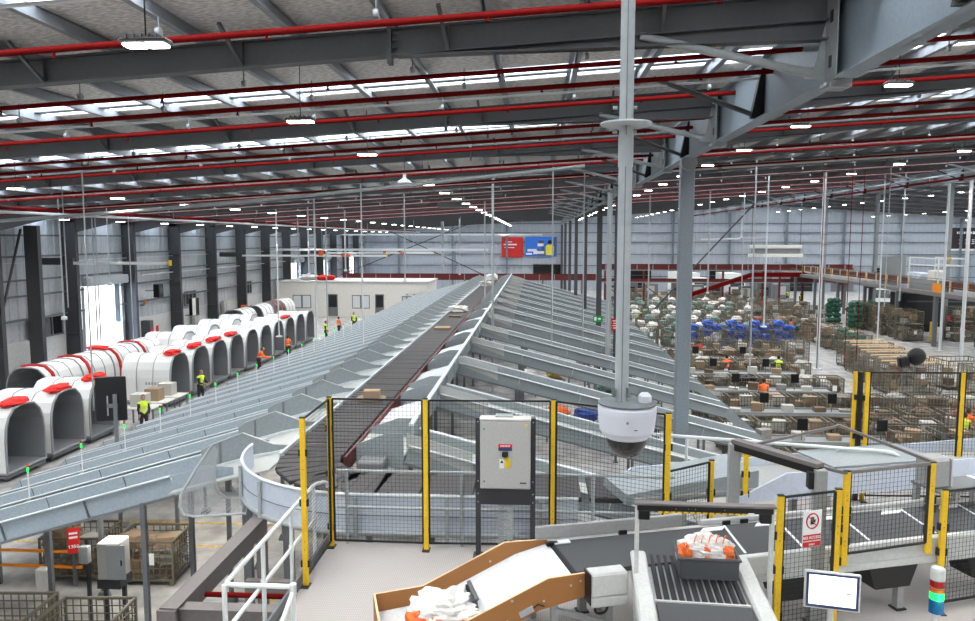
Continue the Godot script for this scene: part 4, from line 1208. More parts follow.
func fences() -> void:
	var P := [Vector3(-2.95, DECK, -10.45), Vector3(-1.55, DECK, -10.42), Vector3(.27, DECK, -10.48), Vector3(1.75, DECK, -9.75)]
	fence_post(Vector3(-2.95, DECK, -9.2), 2.22, PI / 2 * 0, "yellow fence post standing alone beside the white handrail")
	fence_post(P[0], 2.22, 0, "yellow fence post at the corner behind the white handrail")
	fence_post(P[1], 2.22, 0, "yellow fence post left of the control cabinet")
	fence_post(P[2], 2.22, 0, "yellow fence post right of the control cabinet")
	fence_post(P[3], 2.22, 0, "yellow fence post behind the dome camera beside the pale box column")
	var ls := ["black wire mesh fence panel before the sorting line's curved end", "black wire mesh fence panel behind the control cabinet", "black wire mesh fence panel behind the dome camera"]
	for i in 3:
		var o := thing("mesh_fence", ls[i], "fence", Vector3.ZERO)
		fence_panel(o, P[i], P[i + 1], .1, 2.2)
	var s := thing("mesh_fence", "black wire mesh fence panel end on beside the white handrail", "fence")
	fence_panel(s, Vector3(-2.95, DECK, -9.2), P[0], .1, 2.2)
	# low guards behind the infeed belt
	fence_post(Vector3(2.45, DECK, -10.3), 1.44, 0, "short yellow fence post between the box column and the arched scanner")
	fence_post(Vector3(3.1, DECK, -10.95), 1.5, 0, "short yellow fence post under the black topped scanner gantry")
	var lo := thing("mesh_fence", "low black mesh panel beside the box column behind the infeed belt", "fence")
	fence_panel(lo, Vector3(1.75, DECK, -9.8), Vector3(2.45, DECK, -10.3), .1, 1.42)
	# guards in front of the wide conveyor on the right
	fence_post(Vector3(2.71, DECK, -8.2), 1.68, 0, "yellow guard post left of the no access sign")
	fence_post(Vector3(3.43, DECK, -8.46), 1.68, 0, "yellow guard post right of the no access sign")
	fence_post(Vector3(4.88, DECK, -9.0), 1.52, 0, "yellow guard post behind the coloured signal tower")
	var g1 := thing("mesh_fence", "black mesh guard panel that carries the no access sign", "fence")
	fence_panel(g1, Vector3(2.71, DECK, -8.2), Vector3(3.43, DECK, -8.46), .12, 1.66)
	var g2 := thing("mesh_fence", "raised black mesh guard panel hanging before the wide conveyor", "fence")
	fence_panel(g2, Vector3(3.54, DECK, -8.52), Vector3(4.68, DECK, -8.93), .9, 1.85)
	fence_post(Vector3(3.54, DECK, -8.52), 1.87, 0, "raised yellow bracket post at the left of the hanging mesh guard", .76)
	fence_post(Vector3(4.68, DECK, -8.93), 1.87, 0, "raised yellow bracket post at the right of the hanging mesh guard", .76)
	var g3 := thing("mesh_fence", "black mesh guard panel right of the coloured signal tower", "fence")
	fence_panel(g3, Vector3(4.88, DECK, -9.0), Vector3(7.4, DECK, -9.9), .12, 1.5)
	# tall fence behind
	fence_post(Vector3(5.62, DECK, -12.9), 2.25, 0, "tall yellow fence post beside the black cable duct above the scanner gantry")
	fence_post(Vector3(7.2, DECK, -12.95), 2.25, 0, "tall yellow fence post beside the worker in a yellow vest")
	fence_post(Vector3(5.46, DECK, -13.0), 2.25, PI / 2, "tall yellow fence post edge on behind the black cable duct")
	var dk := thing("cable_duct", "black upright cable duct between two tall yellow fence posts", "duct", Vector3(5.53, DECK, -12.95))
	part(dk, "cover", G.new().rbox(Vector3(0, 1.12, 0), Vector3(.07, 2.24, .08), .008), M.plastic_black)
	part(dk, "band", G.new().box(Vector3(0, 1.5, .0), Vector3(.08, .1, .09)), M.fence_black)
	var t1 := thing("mesh_fence", "tall black mesh fence panel in front of the wire stillages", "fence")
	fence_panel(t1, Vector3(5.62, DECK, -12.9), Vector3(7.2, DECK, -12.95), .1, 2.24)
	var t2 := thing("mesh_fence", "tall black mesh fence panel reaching past the two workers", "fence")
	fence_panel(t2, Vector3(7.2, DECK, -12.95), Vector3(9.4, DECK, -13.0), .1, 2.24)
	# flat frame over the guarded conveyor
	var tf := thing("guard_top_frame", "brown grey tube frame lying flat over the guarded conveyor", "frame", Vector3(0, DECK + 1.66, 0))
	var q := [Vector3(2.75, .05, -10.0), Vector3(4.55, .05, -11.3), Vector3(4.72, .2, -8.95), Vector3(3.5, .2, -8.5)]
	for i in [0, 1, 2]: part(tf, "tube", G.new().beam(q[i], q[i + 1], .035, .035), M.deck_beam)
	part(tf, "tube", G.new().beam(q[3], q[0], .035, .035), M.deck_beam)
	# the sign
	var sg := thing("warning_sign", "white and red no access sign on the black mesh guard", "sign", Vector3(3.1, DECK + 1.22, -8.315), .35)
	part(sg, "board", G.new().rbox(Vector3(0, .05, 0), Vector3(.25, .42, .006), .003), M.sign_white)
	part(sg, "red_field", G.new().box(Vector3(0, -.085, .004), Vector3(.236, .14, .003)), M.sign_red)
	var ring := []
	for i in 25: ring.append(Vector3(cos(TAU * i / 24.0) * .078, .14 + sin(TAU * i / 24.0) * .085, .006))
	part(sg, "prohibition_ring", G.new().sweep(ring, .008, 6), M.sign_red)
	part(sg, "prohibition_bar", G.new().beam(Vector3(-.055, .2, .006), Vector3(.055, .08, .006), .014, .006), M.sign_red)
	var hd := G.new()
	hd.box(Vector3(0, .125, .0045), Vector3(.05, .05, .003))
	for i in 4: hd.box(Vector3(-.018 + .012 * i, .165 - .004 * absf(i - 1.5), .0045), Vector3(.008, .05, .003))
	hd.box(Vector3(.034, .14, .0045), Vector3(.012, .035, .003))
	part(sg, "hand_symbol", hd, M.plastic_black)
	lettering(sg, "NO ACCESS", Vector3(0, -.05, .0065), .045, M.sign_white)
	lettering(sg, "AUTHORISED PERSONNEL", Vector3(0, -.09, .0065), .02, M.sign_white)
	lettering(sg, "ONLY", Vector3(0, -.13, .0065), .03, M.sign_white)

func lettering(o: Node3D, text: String, at: Vector3, size: float, m: Material) -> void:
	var t := TextMesh.new()
	var f := SystemFont.new()
	f.font_names = PackedStringArray(["Droid Sans"])
	f.font_weight = 700
	t.font = f
	t.text = text
	t.font_size = 32
	t.pixel_size = size / 32.0
	t.depth = .002
	part(o, "lettering", t, m, at)

func control_cabinet() -> void:
	var o := thing("control_cabinet", "grey electrical control cabinet on a dark stand before the mesh fence", "cabinet", Vector3(-.4, DECK - .0, -10.27))
	part(o, "body", G.new().rbox(Vector3(0, 1.51, 0), Vector3(.7, .98, .26), .012), M.cabinet_grey)
	var d := part(o, "door", G.new().rbox(Vector3(0, 1.51, .138), Vector3(.69, .95, .02), .008), M.cabinet_grey)
	part(o, "rain_lip", G.new().rbox(Vector3(0, 2.01, .05), Vector3(.71, .03, .2), .008), M.office_wall)
	part(o, "top_vent", G.new().box(Vector3(-.02, 2.03, 0), Vector3(.24, .03, .16)), M.zinc)
	for y in [1.88, 1.14]:
		var k := part(d, "lock", G.new().tube(Vector3(-.29, y, .146), Vector3(-.29, y, .158), .026, -1, 14), M.zinc)
		part(k, "key_slot", G.new().box(Vector3(-.29, y, .159), Vector3(.012, .022, .004)), M.plastic_black)
	part(d, "red_label", G.new().box(Vector3(0, 1.642, .15), Vector3(.19, .05, .003)), M.sign_red)
	part(d, "blue_label", G.new().box(Vector3(0, 1.595, .15), Vector3(.19, .045, .003)), M.sign_blue)
	for i in 7: part(d, "label_letter", G.new().box(Vector3(-.06 + .02 * i, 1.642, .152), Vector3(.012, .022, .002)), M.sign_white)
	var sw := part(d, "isolator_switch", G.new().rbox(Vector3(0, 1.53, .17), Vector3(.085, .075, .05), .01), M.plastic_black)
	part(sw, "switch_lever", G.new().rbox(Vector3(0, 1.53, .2), Vector3(.03, .085, .02), .006), M.plastic_black)
	part(d, "hazard_label", G.new().box(Vector3(.035, 1.395, .15), Vector3(.075, .14, .003)), M.sign_yellow)
	part(d, "hazard_triangle", G.new().prism([Vector2(-.045, 0), Vector2(.045, 0), Vector2(0, .075)], Vector3(.01, 1.44, .152), Vector3.RIGHT, Vector3.UP, Vector3(0, 0, .002)), M.sign_yellow)
	part(d, "white_label", G.new().box(Vector3(-.045, 1.39, .15), Vector3(.07, .13, .003)), M.sign_white)
	part(d, "black_triangle", G.new().prism([Vector2(-.025, 0), Vector2(.025, 0), Vector2(0, .045)], Vector3(-.045, 1.4, .152), Vector3.RIGHT, Vector3.UP, Vector3(0, 0, .002)), M.plastic_black)
	part(d, "corner_label", G.new().prism([Vector2(-.03, .02), Vector2(.03, .02), Vector2(0, -.02)], Vector3(.29, 1.93, .15), Vector3.RIGHT, Vector3.UP, Vector3(0, 0, .003)), M.sign_yellow)
	part(d, "maker_plate", G.new().box(Vector3(.25, 1.12, .15), Vector3(.09, .018, .003)), M.plastic_black)
	for s in [-1.0, 1.0]:
		var l := part(o, "stand_leg", G.new().box(Vector3(s * .385, 1.0, -.02), Vector3(.07, 2.0, .1)), M.cabinet_stand)
		part(l, "foot_plate", G.new().box(Vector3(s * .385, .008, 0), Vector3(.14, .016, .2)), M.cabinet_stand)
		for y in [.8, .92, 1.1, 1.95]: part(l, "bolt", G.new().tube(Vector3(s * .385, y, .03), Vector3(s * .385, y, .038), .01, -1, 8), M.zinc)
	part(o, "stand_panel", G.new().box(Vector3(0, .89, .02), Vector3(.7, .25, .03)), M.cabinet_stand)
	var ct := G.new()
	for s in [-.1, .1]: ct.box(Vector3(s, .4, -.02), Vector3(.012, .76, .06))
	for i in 12: ct.box(Vector3(0, .05 + .062 * i, -.045), Vector3(.2, .03, .008))
	for i in 12: ct.box(Vector3(.05 if i % 2 else -.05, .08 + .062 * i, -.042), Vector3(.06, .035, .008))
	part(o, "cable_tray", ct, M.zinc)

func conveyors() -> void:
	var turn := atan2(.287, .958)
	var at := Vector3(.3, DECK, -8.25)
	var H := .9
	# --- wide infeed belt running to the right
	var o := thing("infeed_conveyor", "wide grey belt conveyor with aluminium sides feeding the board chute", "conveyor", at, turn)
	part(o, "belt", G.new().span(Vector3(.05, H - .05, .42), Vector3(6.4, H, -.42)), M.belt_rubber)
	part(o, "end_roller", G.new().tube(Vector3(.05, H - .045, .42), Vector3(.05, H - .045, -.42), .045, -1, 16), M.belt_dark)
	part(o, "near_side", G.new().rbox(Vector3(4.1, H - .1, .48), Vector3(4.7, .22, .09), .012), M.alu)
	part(o, "near_side_lower", G.new().rbox(Vector3(4.1, H - .26, .48), Vector3(4.7, .1, .085), .01), M.alu)
	part(o, "far_side", G.new().rbox(Vector3(3.0, H - .1, -.47), Vector3(6.0, .2, .08), .012), M.alu)
	part(o, "far_guide", G.new().rbox(Vector3(.8, H + .1, -.47), Vector3(1.9, .16, .05), .01), M.alu_mid)
	part(o, "far_guide", G.new().rbox(Vector3(3.9, H + .04, -.47), Vector3(3.8, .07, .05), .01), M.alu)
	for x in [.95, 2.35, 2.6]: part(o, "guide_bracket", G.new().box(Vector3(x, H + .02, -.44), Vector3(.1, .06, .04)), M.plastic_black)
	part(o, "drive_housing", G.new().rbox(Vector3(.33, H - .06, .58), Vector3(.42, .26, .2), .02), M.alu)
	part(o, "drive_housing_lower", G.new().rbox(Vector3(.33, H - .25, .58), Vector3(.42, .11, .19), .015), M.alu)
	part(o, "housing_cap", G.new().box(Vector3(.115, H - .1, .58), Vector3(.012, .34, .19)), M.plastic_black)
	part(o, "motor_cable", G.new().sweep(rounded([Vector3(.2, H - .28, .56), Vector3(.24, H - .46, .5), Vector3(.36, H - .46, .5), Vector3(.4, H - .28, .52)], .06), .014, 8), M.plastic_black)
	part(o, "end_bracket", G.new().box(Vector3(.02, H - .0, -.36), Vector3(.14, .04, .06)), M.plastic_black)
	part(o, "sensor_plate", G.new().box(Vector3(.14, H + .012, -.36), Vector3(.2, .012, .1)), M.sign_white)
	for x in [.42, 2.1, 4.2, 6.0]:
		for s in [.4, -.4]:
			var l := part(o, "leg", G.new().box(Vector3(x, (H - .3) * .5, s), Vector3(.09, H - .3, .09)), M.alu_mid)
			part(l, "foot", G.new().box(Vector3(x, .01, s), Vector3(.14, .02, .14)), M.plastic_black)
		part(o, "leg_tie", G.new().box(Vector3(x, .3, 0), Vector3(.06, .06, .8)), M.alu_mid)
	# white gaps where one belt hands over to the next, with end caps
	for x in [2.2, 2.95, 3.85, 4.8, 5.7]:
		part(o, "handover_gap", G.new().beam(Vector3(x - .1, H + .002, .4), Vector3(x + .1, H + .002, -.4), .03, .006), M.sign_white)
		part(o, "handover_cap", G.new().prism([Vector2(-.3, 0), Vector2(0, 0), Vector2(.1, .1), Vector2(-.2, .1)], Vector3(x, H + .004, -.28), Vector3.RIGHT, Vector3(0, 0, -1), Vector3(0, .008, 0)), M.sign_white)
	for x in [2.75, 4.0, 5.4]:
		part(o, "motor_box", G.new().prism([Vector2(-.34, 0), Vector2(.34, 0), Vector2(.24, -.26), Vector2(-.24, -.26)], Vector3(x, H - .3, .36), Vector3.RIGHT, Vector3.UP, Vector3(0, 0, .34)), M.plastic_black)
	# --- board chute under the belt's end
	var c := thing("board_chute", "orange brown fibreboard chute with white slide sheet at the belt's end", "chute", at, turn)
	var far := [Vector2(.0, H + .0), Vector2(-.52, H + .01), Vector2(-1.5, H - .42), Vector2(-2.05, H - .46), Vector2(-2.05, H - .76), Vector2(-1.5, H - .74), Vector2(-.5, H - .3), Vector2(.0, H - .18)]
	var near := [Vector2(.12, H + .02), Vector2(-.3, H + .0), Vector2(-1.4, H - .46), Vector2(-2.05, H - .5), Vector2(-2.05, H - .84), Vector2(-1.45, H - .82), Vector2(-.4, H - .34), Vector2(.12, H - .24)]
	for i in 2:
		var pl: Array = [far, near][i]
		var z: float = [-.5, .5][i]
		var sd := part(c, "side_board", G.new().prism(pl, Vector3(0, 0, z), Vector3.RIGHT, Vector3.UP, Vector3(0, 0, .024)), M.board)
		var eg := G.new()
		for k in 3: eg.beam(Vector3(pl[k].x, pl[k].y + .002, z), Vector3(pl[k + 1].x, pl[k + 1].y + .002, z), .026, .005)
		part(sd, "pale_edge", eg, M.board_edge)
		var sc := G.new()
		for q in [[-.35, -.24], [-.75, -.42], [-.05, -.1], [.06, -.06], [-.7, -.2]]:
			sc.tube(Vector3(q[0], H + q[1], z + .012), Vector3(q[0], H + q[1], z + .02), .013, -1, 8)
		part(sd, "screw_head", sc, M.zinc)
	part(c, "slide_sheet", G.new().prism([Vector2(.02, H - .04), Vector2(-.4, H - .14), Vector2(-1.5, H - .62), Vector2(-2.03, H - .67), Vector2(-2.03, H - .7), Vector2(-1.5, H - .65), Vector2(-.4, H - .17), Vector2(.02, H - .07)], Vector3.ZERO, Vector3.RIGHT, Vector3.UP, Vector3(0, 0, .97)), M.slide_white)
	var eb := part(c, "end_board", G.new().box(Vector3(-2.06, H - .61, 0), Vector3(.024, .3, 1.02)), M.board)
	part(eb, "pale_edge", G.new().box(Vector3(-2.06, H - .458, 0), Vector3(.026, .005, 1.02)), M.board_edge)
	var gd := part(c, "photo_sensor", G.new().beam(Vector3(-.62, H - .36, .525), Vector3(-.47, H - .3, .525), .03, .06), M.zinc)
	part(gd, "sensor_cable", G.new().sweep([Vector3(-.47, H - .3, .53), Vector3(-.42, H - .26, .53), Vector3(-.35, H - .29, .53)], .008, 6), M.plastic_black)
	for x in [-.2, -1.5]:
		for s in [.4, -.4]:
			var top := H - .2 if x > -1 else H - .7
			part(c, "leg", G.new().box(Vector3(x, top * .5, s), Vector3(.07, top, .07)), M.alu_mid)
	part(c, "brace", G.new().beam(Vector3(-.2, H - .4, .42), Vector3(.5, .25, .42), .05, .05), M.alu_mid)
	# --- short conveyor towards the viewer, ribbed then smooth
	var t2 := deg_to_rad(-4.0)
	var n := thing("ribbed_conveyor", "short conveyor of narrow dark belts with pale gaps under the arched scanner", "conveyor", Vector3(1.75, DECK, -8.35), t2)
	for i in 12: part(n, "narrow_belt", G.new().rbox(Vector3(-.41 + .0745 * i, H - .02, .56), Vector3(.05, .05, 1.1), .012), M.belt_dark)
	part(n, "bed_plate", G.new().span(Vector3(-.46, H - .045, .0), Vector3(.46, H - .03, 1.1)), M.alu)
	part(n, "cross_strip", G.new().box(Vector3(0, H + .002, 1.13), Vector3(.92, .02, .025)), M.alu)
	part(n, "smooth_belt", G.new().span(Vector3(-.45, H - .04, 1.15), Vector3(.45, H, 3.6)), M.belt_rubber)
	for s in [-1.0, 1.0]:
		part(n, "side_frame", G.new().rbox(Vector3(s * .56, H - .06, 1.8), Vector3(.17, .2, 3.6), .02), M.alu)
		part(n, "side_groove", G.new().box(Vector3(s * .475, H - .02, 1.8), Vector3(.012, .06, 3.6)), M.alu_mid)
		for z in [.3, 2.6]:
			var l := part(n, "leg", G.new().box(Vector3(s * .5, (H - .16) * .5, z), Vector3(.08, H - .16, .08)), M.alu_mid)
			part(l, "foot", G.new().box(Vector3(s * .5, .01, z), Vector3(.13, .02, .13)), M.plastic_black)
	# --- arched scanner over it
	var a := thing("scanner_arch", "black scanner bar with yellow strip on two aluminium posts over the ribbed conveyor", "scanner", Vector3(1.79, DECK, -7.78), deg_to_rad(-1.5))
	for s in [-.695, .695]:
		var l := part(a, "post", G.new().rbox(Vector3(s, .85, 0), Vector3(.045, 1.7, .045), .006), M.alu)
		part(l, "foot", G.new().box(Vector3(s, .01, 0), Vector3(.1, .02, .1)), M.plastic_black)
		part(a, "bar_end", G.new().rbox(Vector3(s * .9, 1.6, .0), Vector3(.12, .13, .08), .01), M.plastic_black)
	part(a, "top_plate", G.new().rbox(Vector3(0, 1.71, 0), Vector3(1.46, .025, .1), .006), M.deck_beam)
	part(a, "scanner_bar", G.new().rbox(Vector3(0, 1.67, 0), Vector3(1.4, .07, .09), .01), M.plastic_black)
	part(a, "light_strip", G.new().box(Vector3(-.03, 1.63, .03), Vector3(.9, .012, .012)), M.board)
	var dsh := G.new()
	for i in 14: dsh.box(Vector3(-.46 + .066 * i, 1.632, .046), Vector3(.045, .016, .006))
	part(a, "yellow_dashes", dsh, M.sign_yellow)
	for i in 4: part(a, "indicator", G.new().tube(Vector3([-.3, -.17, -.1, .2][i], 1.672, .044), Vector3([-.3, -.17, -.1, .2][i], 1.672, .049), .006, -1, 8), M.strut_paint)
	part(a, "white_tag", G.new().box(Vector3(.47, 1.64, .048), Vector3(.06, .02, .004)), M.sign_white)
	# --- second gantry across the wide belt
	var g := thing("scanner_gantry", "grey beam scanner gantry with black underside crossing the wide belt", "scanner", Vector3(0, DECK, 0))
	var p1 := Vector3(2.58, 0, -9.65)
	var p2 := Vector3(3.28, 0, -8.62)
	part(g, "beam", G.new().beam(p1 + Vector3(0, 1.9, 0), p2 + Vector3(0, 1.9, 0), .13, .05), M.deck_beam)
	part(g, "scanner_bar", G.new().beam(p1 + Vector3(0, 1.83, 0), p2 + Vector3(0, 1.83, 0), .1, .09), M.plastic_black)
	var dd := G.new()
	for i in 16:
		var q := p1.lerp(p2, .1 + .05 * i)
		dd.beam(q + Vector3(-.055, 1.785, -.02), q + Vector3(-.035, 1.785, .015), .015, .015)
	part(g, "yellow_dashes", dd, M.sign_yellow)
	for p in [p1, p2]:
		var l := part(g, "post", G.new().rbox(p + Vector3(0, .93, 0), Vector3(.14, 1.86, .12), .01), M.alu_mid)
		part(l, "foot", G.new().box(p + Vector3(0, .01, 0), Vector3(.2, .02, .2)), M.plastic_black)
	part(g, "reader_box", G.new().rbox(p2 + Vector3(-.09, 1.72, -.03), Vector3(.08, .2, .1), .01), M.plastic_black)
	# --- pale conveyor behind, with high side walls
	var w := thing("walled_conveyor", "pale conveyor with high white side walls behind the wide belt", "conveyor", Vector3(1.1, DECK, -10.9), turn)
	part(w, "belt", G.new().span(Vector3(0.2, .76, .5), Vector3(8, .8, -.5)), M.alu_mid)
	part(w, "near_wall", G.new().prism([Vector2(1.6, .62), Vector2(8, .62), Vector2(8, 1.02), Vector2(2.6, 1.02)], Vector3(0, 0, .54), Vector3.RIGHT, Vector3.UP, Vector3(0, 0, .04)), M.guard_white)
	part(w, "far_wall", G.new().prism([Vector2(.2, .62), Vector2(8, .62), Vector2(8, 1.0), Vector2(.6, .92)], Vector3(0, 0, -.54), Vector3.RIGHT, Vector3.UP, Vector3(0, 0, .04)), M.guard_white)
	part(w, "infill_ramp", G.new().prism([Vector2(.1, .85), Vector2(2.2, 1.06), Vector2(2.2, .7), Vector2(.1, .7)], Vector3(0, 0, 0), Vector3.RIGHT, Vector3.UP, Vector3(0, 0, .9)), M.wing_plate)
	part(w, "roof_plate", G.new().prism([Vector2(3.4, 1.06), Vector2(5.3, 1.06), Vector2(5.3, 1.03), Vector2(3.4, 1.03)], Vector3(0, 0, .1), Vector3.RIGHT, Vector3.UP, Vector3(0, 0, .9)), M.wing_plate)
	for x in [1.0, 3.4, 5.8]:
		for s in [.4, -.4]: part(w, "leg", G.new().box(Vector3(x, .38, s), Vector3(.09, .76, .09)), M.alu_mid)
	var hb := thing("motor_cover", "pale grey motor cover box above the far edge of the wide belt", "cover", Vector3(5.35, DECK, -10.2), turn)
	part(hb, "cover", G.new().rbox(Vector3(0, 1.38, 0), Vector3(.34, .42, .3), .04), M.alu_mid)
	part(hb, "side_panel", G.new().box(Vector3(.19, 1.38, 0), Vector3(.02, .38, .26)), M.alu)
	part(hb, "shelf", G.new().box(Vector3(.45, 1.16, 0), Vector3(1.1, .03, .5)), M.door_grey)
	part(hb, "white_strip", G.new().box(Vector3(.85, 1.178, 0), Vector3(.08, .006, .5)), M.sign_white)
	for x in [-.05, .9]: part(hb, "bracket_leg", G.new().box(Vector3(x, .58, -.2), Vector3(.06, 1.14, .06)), M.alu_mid)

func tote_with_bag(at: Vector3, turn: float, tilt: float, lbl: String, seed_: int, half := false) -> void:
	var o := thing("tote_box", "grey plastic tote " + lbl, "tote", at, turn)
	o.rotation.z = tilt
	var L := .62
	var W := .42
	var Hh := .22
	var g := G.new()
	g.span(Vector3(-L * .46, 0, -W * .46), Vector3(L * .46, .012, W * .46))
	for s in [-1.0, 1.0]:
		g.prism([Vector2(-.46 * L, 0), Vector2(.46 * L, 0), Vector2(.5 * L, Hh), Vector2(-.5 * L, Hh)], Vector3(0, 0, s * W * .48), Vector3.RIGHT, Vector3.UP, Vector3(0, 0, .012))
		g.prism([Vector2(-.46 * W, 0), Vector2(.46 * W, 0), Vector2(.5 * W, Hh), Vector2(-.5 * W, Hh)], Vector3(s * L * .48, 0, 0), Vector3(0, 0, 1), Vector3.UP, Vector3(.012, 0, 0))
	part(o, "shell", g, M.tote_grey)
	var r := G.new()
	for s in [-1.0, 1.0]:
		r.rbox(Vector3(0, Hh, s * W * .5), Vector3(L * 1.06, .03, .035), .008)
		r.rbox(Vector3(s * L * .5, Hh, 0), Vector3(.035, .03, W * 1.06), .008)
	part(o, "rim", r, M.tote_grey)
	for s in [-1.0, 1.0]: part(o, "handle_slot", G.new().box(Vector3(s * (L * .5 + .004), Hh * .72, 0), Vector3(.008, .035, .13)), M.tote_pale)
	var nz := FastNoiseLite.new()
	nz.seed = seed_
	nz.frequency = .035
	var b := thing("plastic_bag", "crumpled white plastic bag with orange print in the grey tote " + lbl, "bag", at, turn)
	b.rotation.z = tilt
	var sheet := G.new()
	sheet.blob(Vector3(0, .21, 0), Vector3(.28, .19, .165), nz, .36, .85, 40, 24)
	part(b, "wrap", sheet, M.bag_white)
	for k in 3:
		var pr := G.new()
		pr.blob(Vector3([-.22, .2, -.02][k], [.24, .24, .26][k], [.06, .06, .09][k]), Vector3([.08, .08, .06][k], .09, .08), nz, .5, .8, 12, 8)
		part(b, "orange_print", pr, M.bag_orange)
	for k in 5:
		var st := G.new()
		var a0 := -.15 + .075 * k
		var pts := []
		for q in 5: pts.append(Vector3(a0 + .02 * q, .37 + .04 * sin(q * .8), .12 - .05 * q))
		st.sweep(pts, .007, 5)
		part(b, "orange_lettering", st, M.bag_orange)

func deck_things() -> void:
	tote_with_bag(Vector3(1.86, DECK + .905, -7.95), deg_to_rad(-2), 0, "riding on the ribbed conveyor", 4)
	var turn := atan2(.287, .958)
	var e := thing("tote_box", "grey plastic tote tipped at the foot of the board chute", "tote", Vector3(.3, DECK, -8.25) + Vector3(-1.1, .36, .0).rotated(Vector3.UP, turn), turn)
	var g := G.new()
	for s in [-1.0, 1.0]: g.prism([Vector2(-.3, 0), Vector2(.12, 0), Vector2(.16, .2), Vector2(-.3, .2)], Vector3(0, 0, s * .2), Vector3.RIGHT, Vector3.UP, Vector3(0, 0, .014))
	g.prism([Vector2(-.2, 0), Vector2(.2, 0), Vector2(.22, .21), Vector2(-.22, .21)], Vector3(.14, 0, 0), Vector3(0, 0, 1), Vector3.UP, Vector3(.014, 0, 0))
	g.span(Vector3(-.3, 0, -.2), Vector3(.13, .014, .2))
	part(e, "shell", g, M.tote_grey)
	part(e, "rim", G.new().rbox(Vector3(.155, .21, 0), Vector3(.05, .03, .46), .01), M.tote_grey)
	for s in [-.09, .09]: part(e, "handle_slot", G.new().box(Vector3(.146, .15, s), Vector3(.012, .04, .07)), M.sign_white)
	e.rotation.z = .3
	var nz := FastNoiseLite.new()
	nz.seed = 9
	nz.frequency = .035
	var b := thing("plastic_bag", "large crumpled white plastic bag with orange print lying in the board chute", "bag", Vector3(.3, DECK, -8.25) + Vector3(-1.38, .24, .14).rotated(Vector3.UP, turn), turn)
	part(b, "wrap", G.new().blob(Vector3(0, .19, 0), Vector3(.36, .22, .32), nz, .5, .75, 44, 26), M.bag_white)
	for k in 4: part(b, "orange_print", G.new().blob(Vector3([-.3, -.08, .2, -.2][k], [.22, .2, .16, .12][k], [.14, .26, .24, .26][k]), Vector3(.13, .11, .11), nz, .5, .8, 12, 8), M.bag_orange)
	# operator screen
	var m := thing("operator_screen", "small lit operator screen in a grey frame on a post before the mesh guard", "screen", Vector3(2.98, DECK - .11, -7.4), -.2)
	part(m, "post", G.new().tube(Vector3(0, 0, -.03), Vector3(0, 1.0, -.03), .03, -1, 12), M.alu)
	part(m, "bezel", G.new().rbox(Vector3(0, 1.1, 0), Vector3(.52, .39, .04), .01), M.alu)
	part(m, "dark_border", G.new().box(Vector3(0, 1.1, .021), Vector3(.485, .355, .003)), M.sign_blue)
	var sc := part(m, "screen", G.new().box(Vector3(0, 1.105, .0235), Vector3(.435, .305, .003)), M.screen_white)
	part(sc, "icon", G.new().box(Vector3(.15, 1.09, .0258), Vector3(.05, .014, .001)), M.strut_paint)
	part(m, "foot", G.new().box(Vector3(0, .01, -.03), Vector3(.3, .02, .3)), M.alu_mid)
	var al := AreaLight3D.new()
	al.name = "screen_light"
	al.area_size = Vector2(.43, .3)
	al.area_normalize_energy = false
	al.light_energy = .3
	al.light_color = Color(.96, .98, 1)
	al.shadow_enabled = true
	m.add_child(al)
	al.transform = Transform3D(Basis(Vector3.UP, PI), Vector3(0, 1.105, .03))
	# signal tower
	var t := thing("signal_tower", "stacked signal tower with red amber lit green and blue segments", "signal light", Vector3(4.1, DECK - .14, -7.6))
	part(t, "stem", G.new().tube(Vector3(0, 0, 0), Vector3(0, .84, 0), .045, -1, 16), M.alu)
	var seg := [["blue_segment", M.lens_blue, .84, .98], ["green_segment", M.lamp_green, .985, 1.06], ["amber_segment", M.lens_amber, 1.065, 1.11], ["red_segment", M.lens_red, 1.115, 1.185]]
	for s in seg:
		var q := part(t, s[0], G.new().tube(Vector3(0, s[2], 0), Vector3(0, s[3], 0), .068, -1, 20), s[1])
		part(q, "ring", G.new().tube(Vector3(0, s[3], 0), Vector3(0, s[3] + .006, 0), .07, -1, 20), M.strut_paint)
	part(t, "cap", G.new().lathe([Vector2(.068, 1.19), Vector2(.068, 1.29), Vector2(.06, 1.31), Vector2(0, 1.315)], Vector3.ZERO, 20), M.alu)
	var ol := OmniLight3D.new()
	ol.name = "green_light"
	ol.light_color = Color(.2, 1, .55)
	ol.light_energy = .04
	ol.light_size = .05
	ol.shadow_enabled = true
	t.add_child(ol)
	ol.position = Vector3(0, 1.02, .09)

# ------------------------------------------------------------------ left side: containers, wall things, office
func igloo(w: float, h: float) -> Array:
	return [Vector2(-w, 0), Vector2(-w, h * .52), Vector2(-w * .95, h * .7), Vector2(-w * .8, h * .86), Vector2(-w * .52, h * .975), Vector2(-w * .2, h), Vector2(w * .2, h), Vector2(w * .52, h * .975), Vector2(w * .8, h * .86), Vector2(w * .95, h * .7), Vector2(w, h * .52), Vector2(w, 0)]

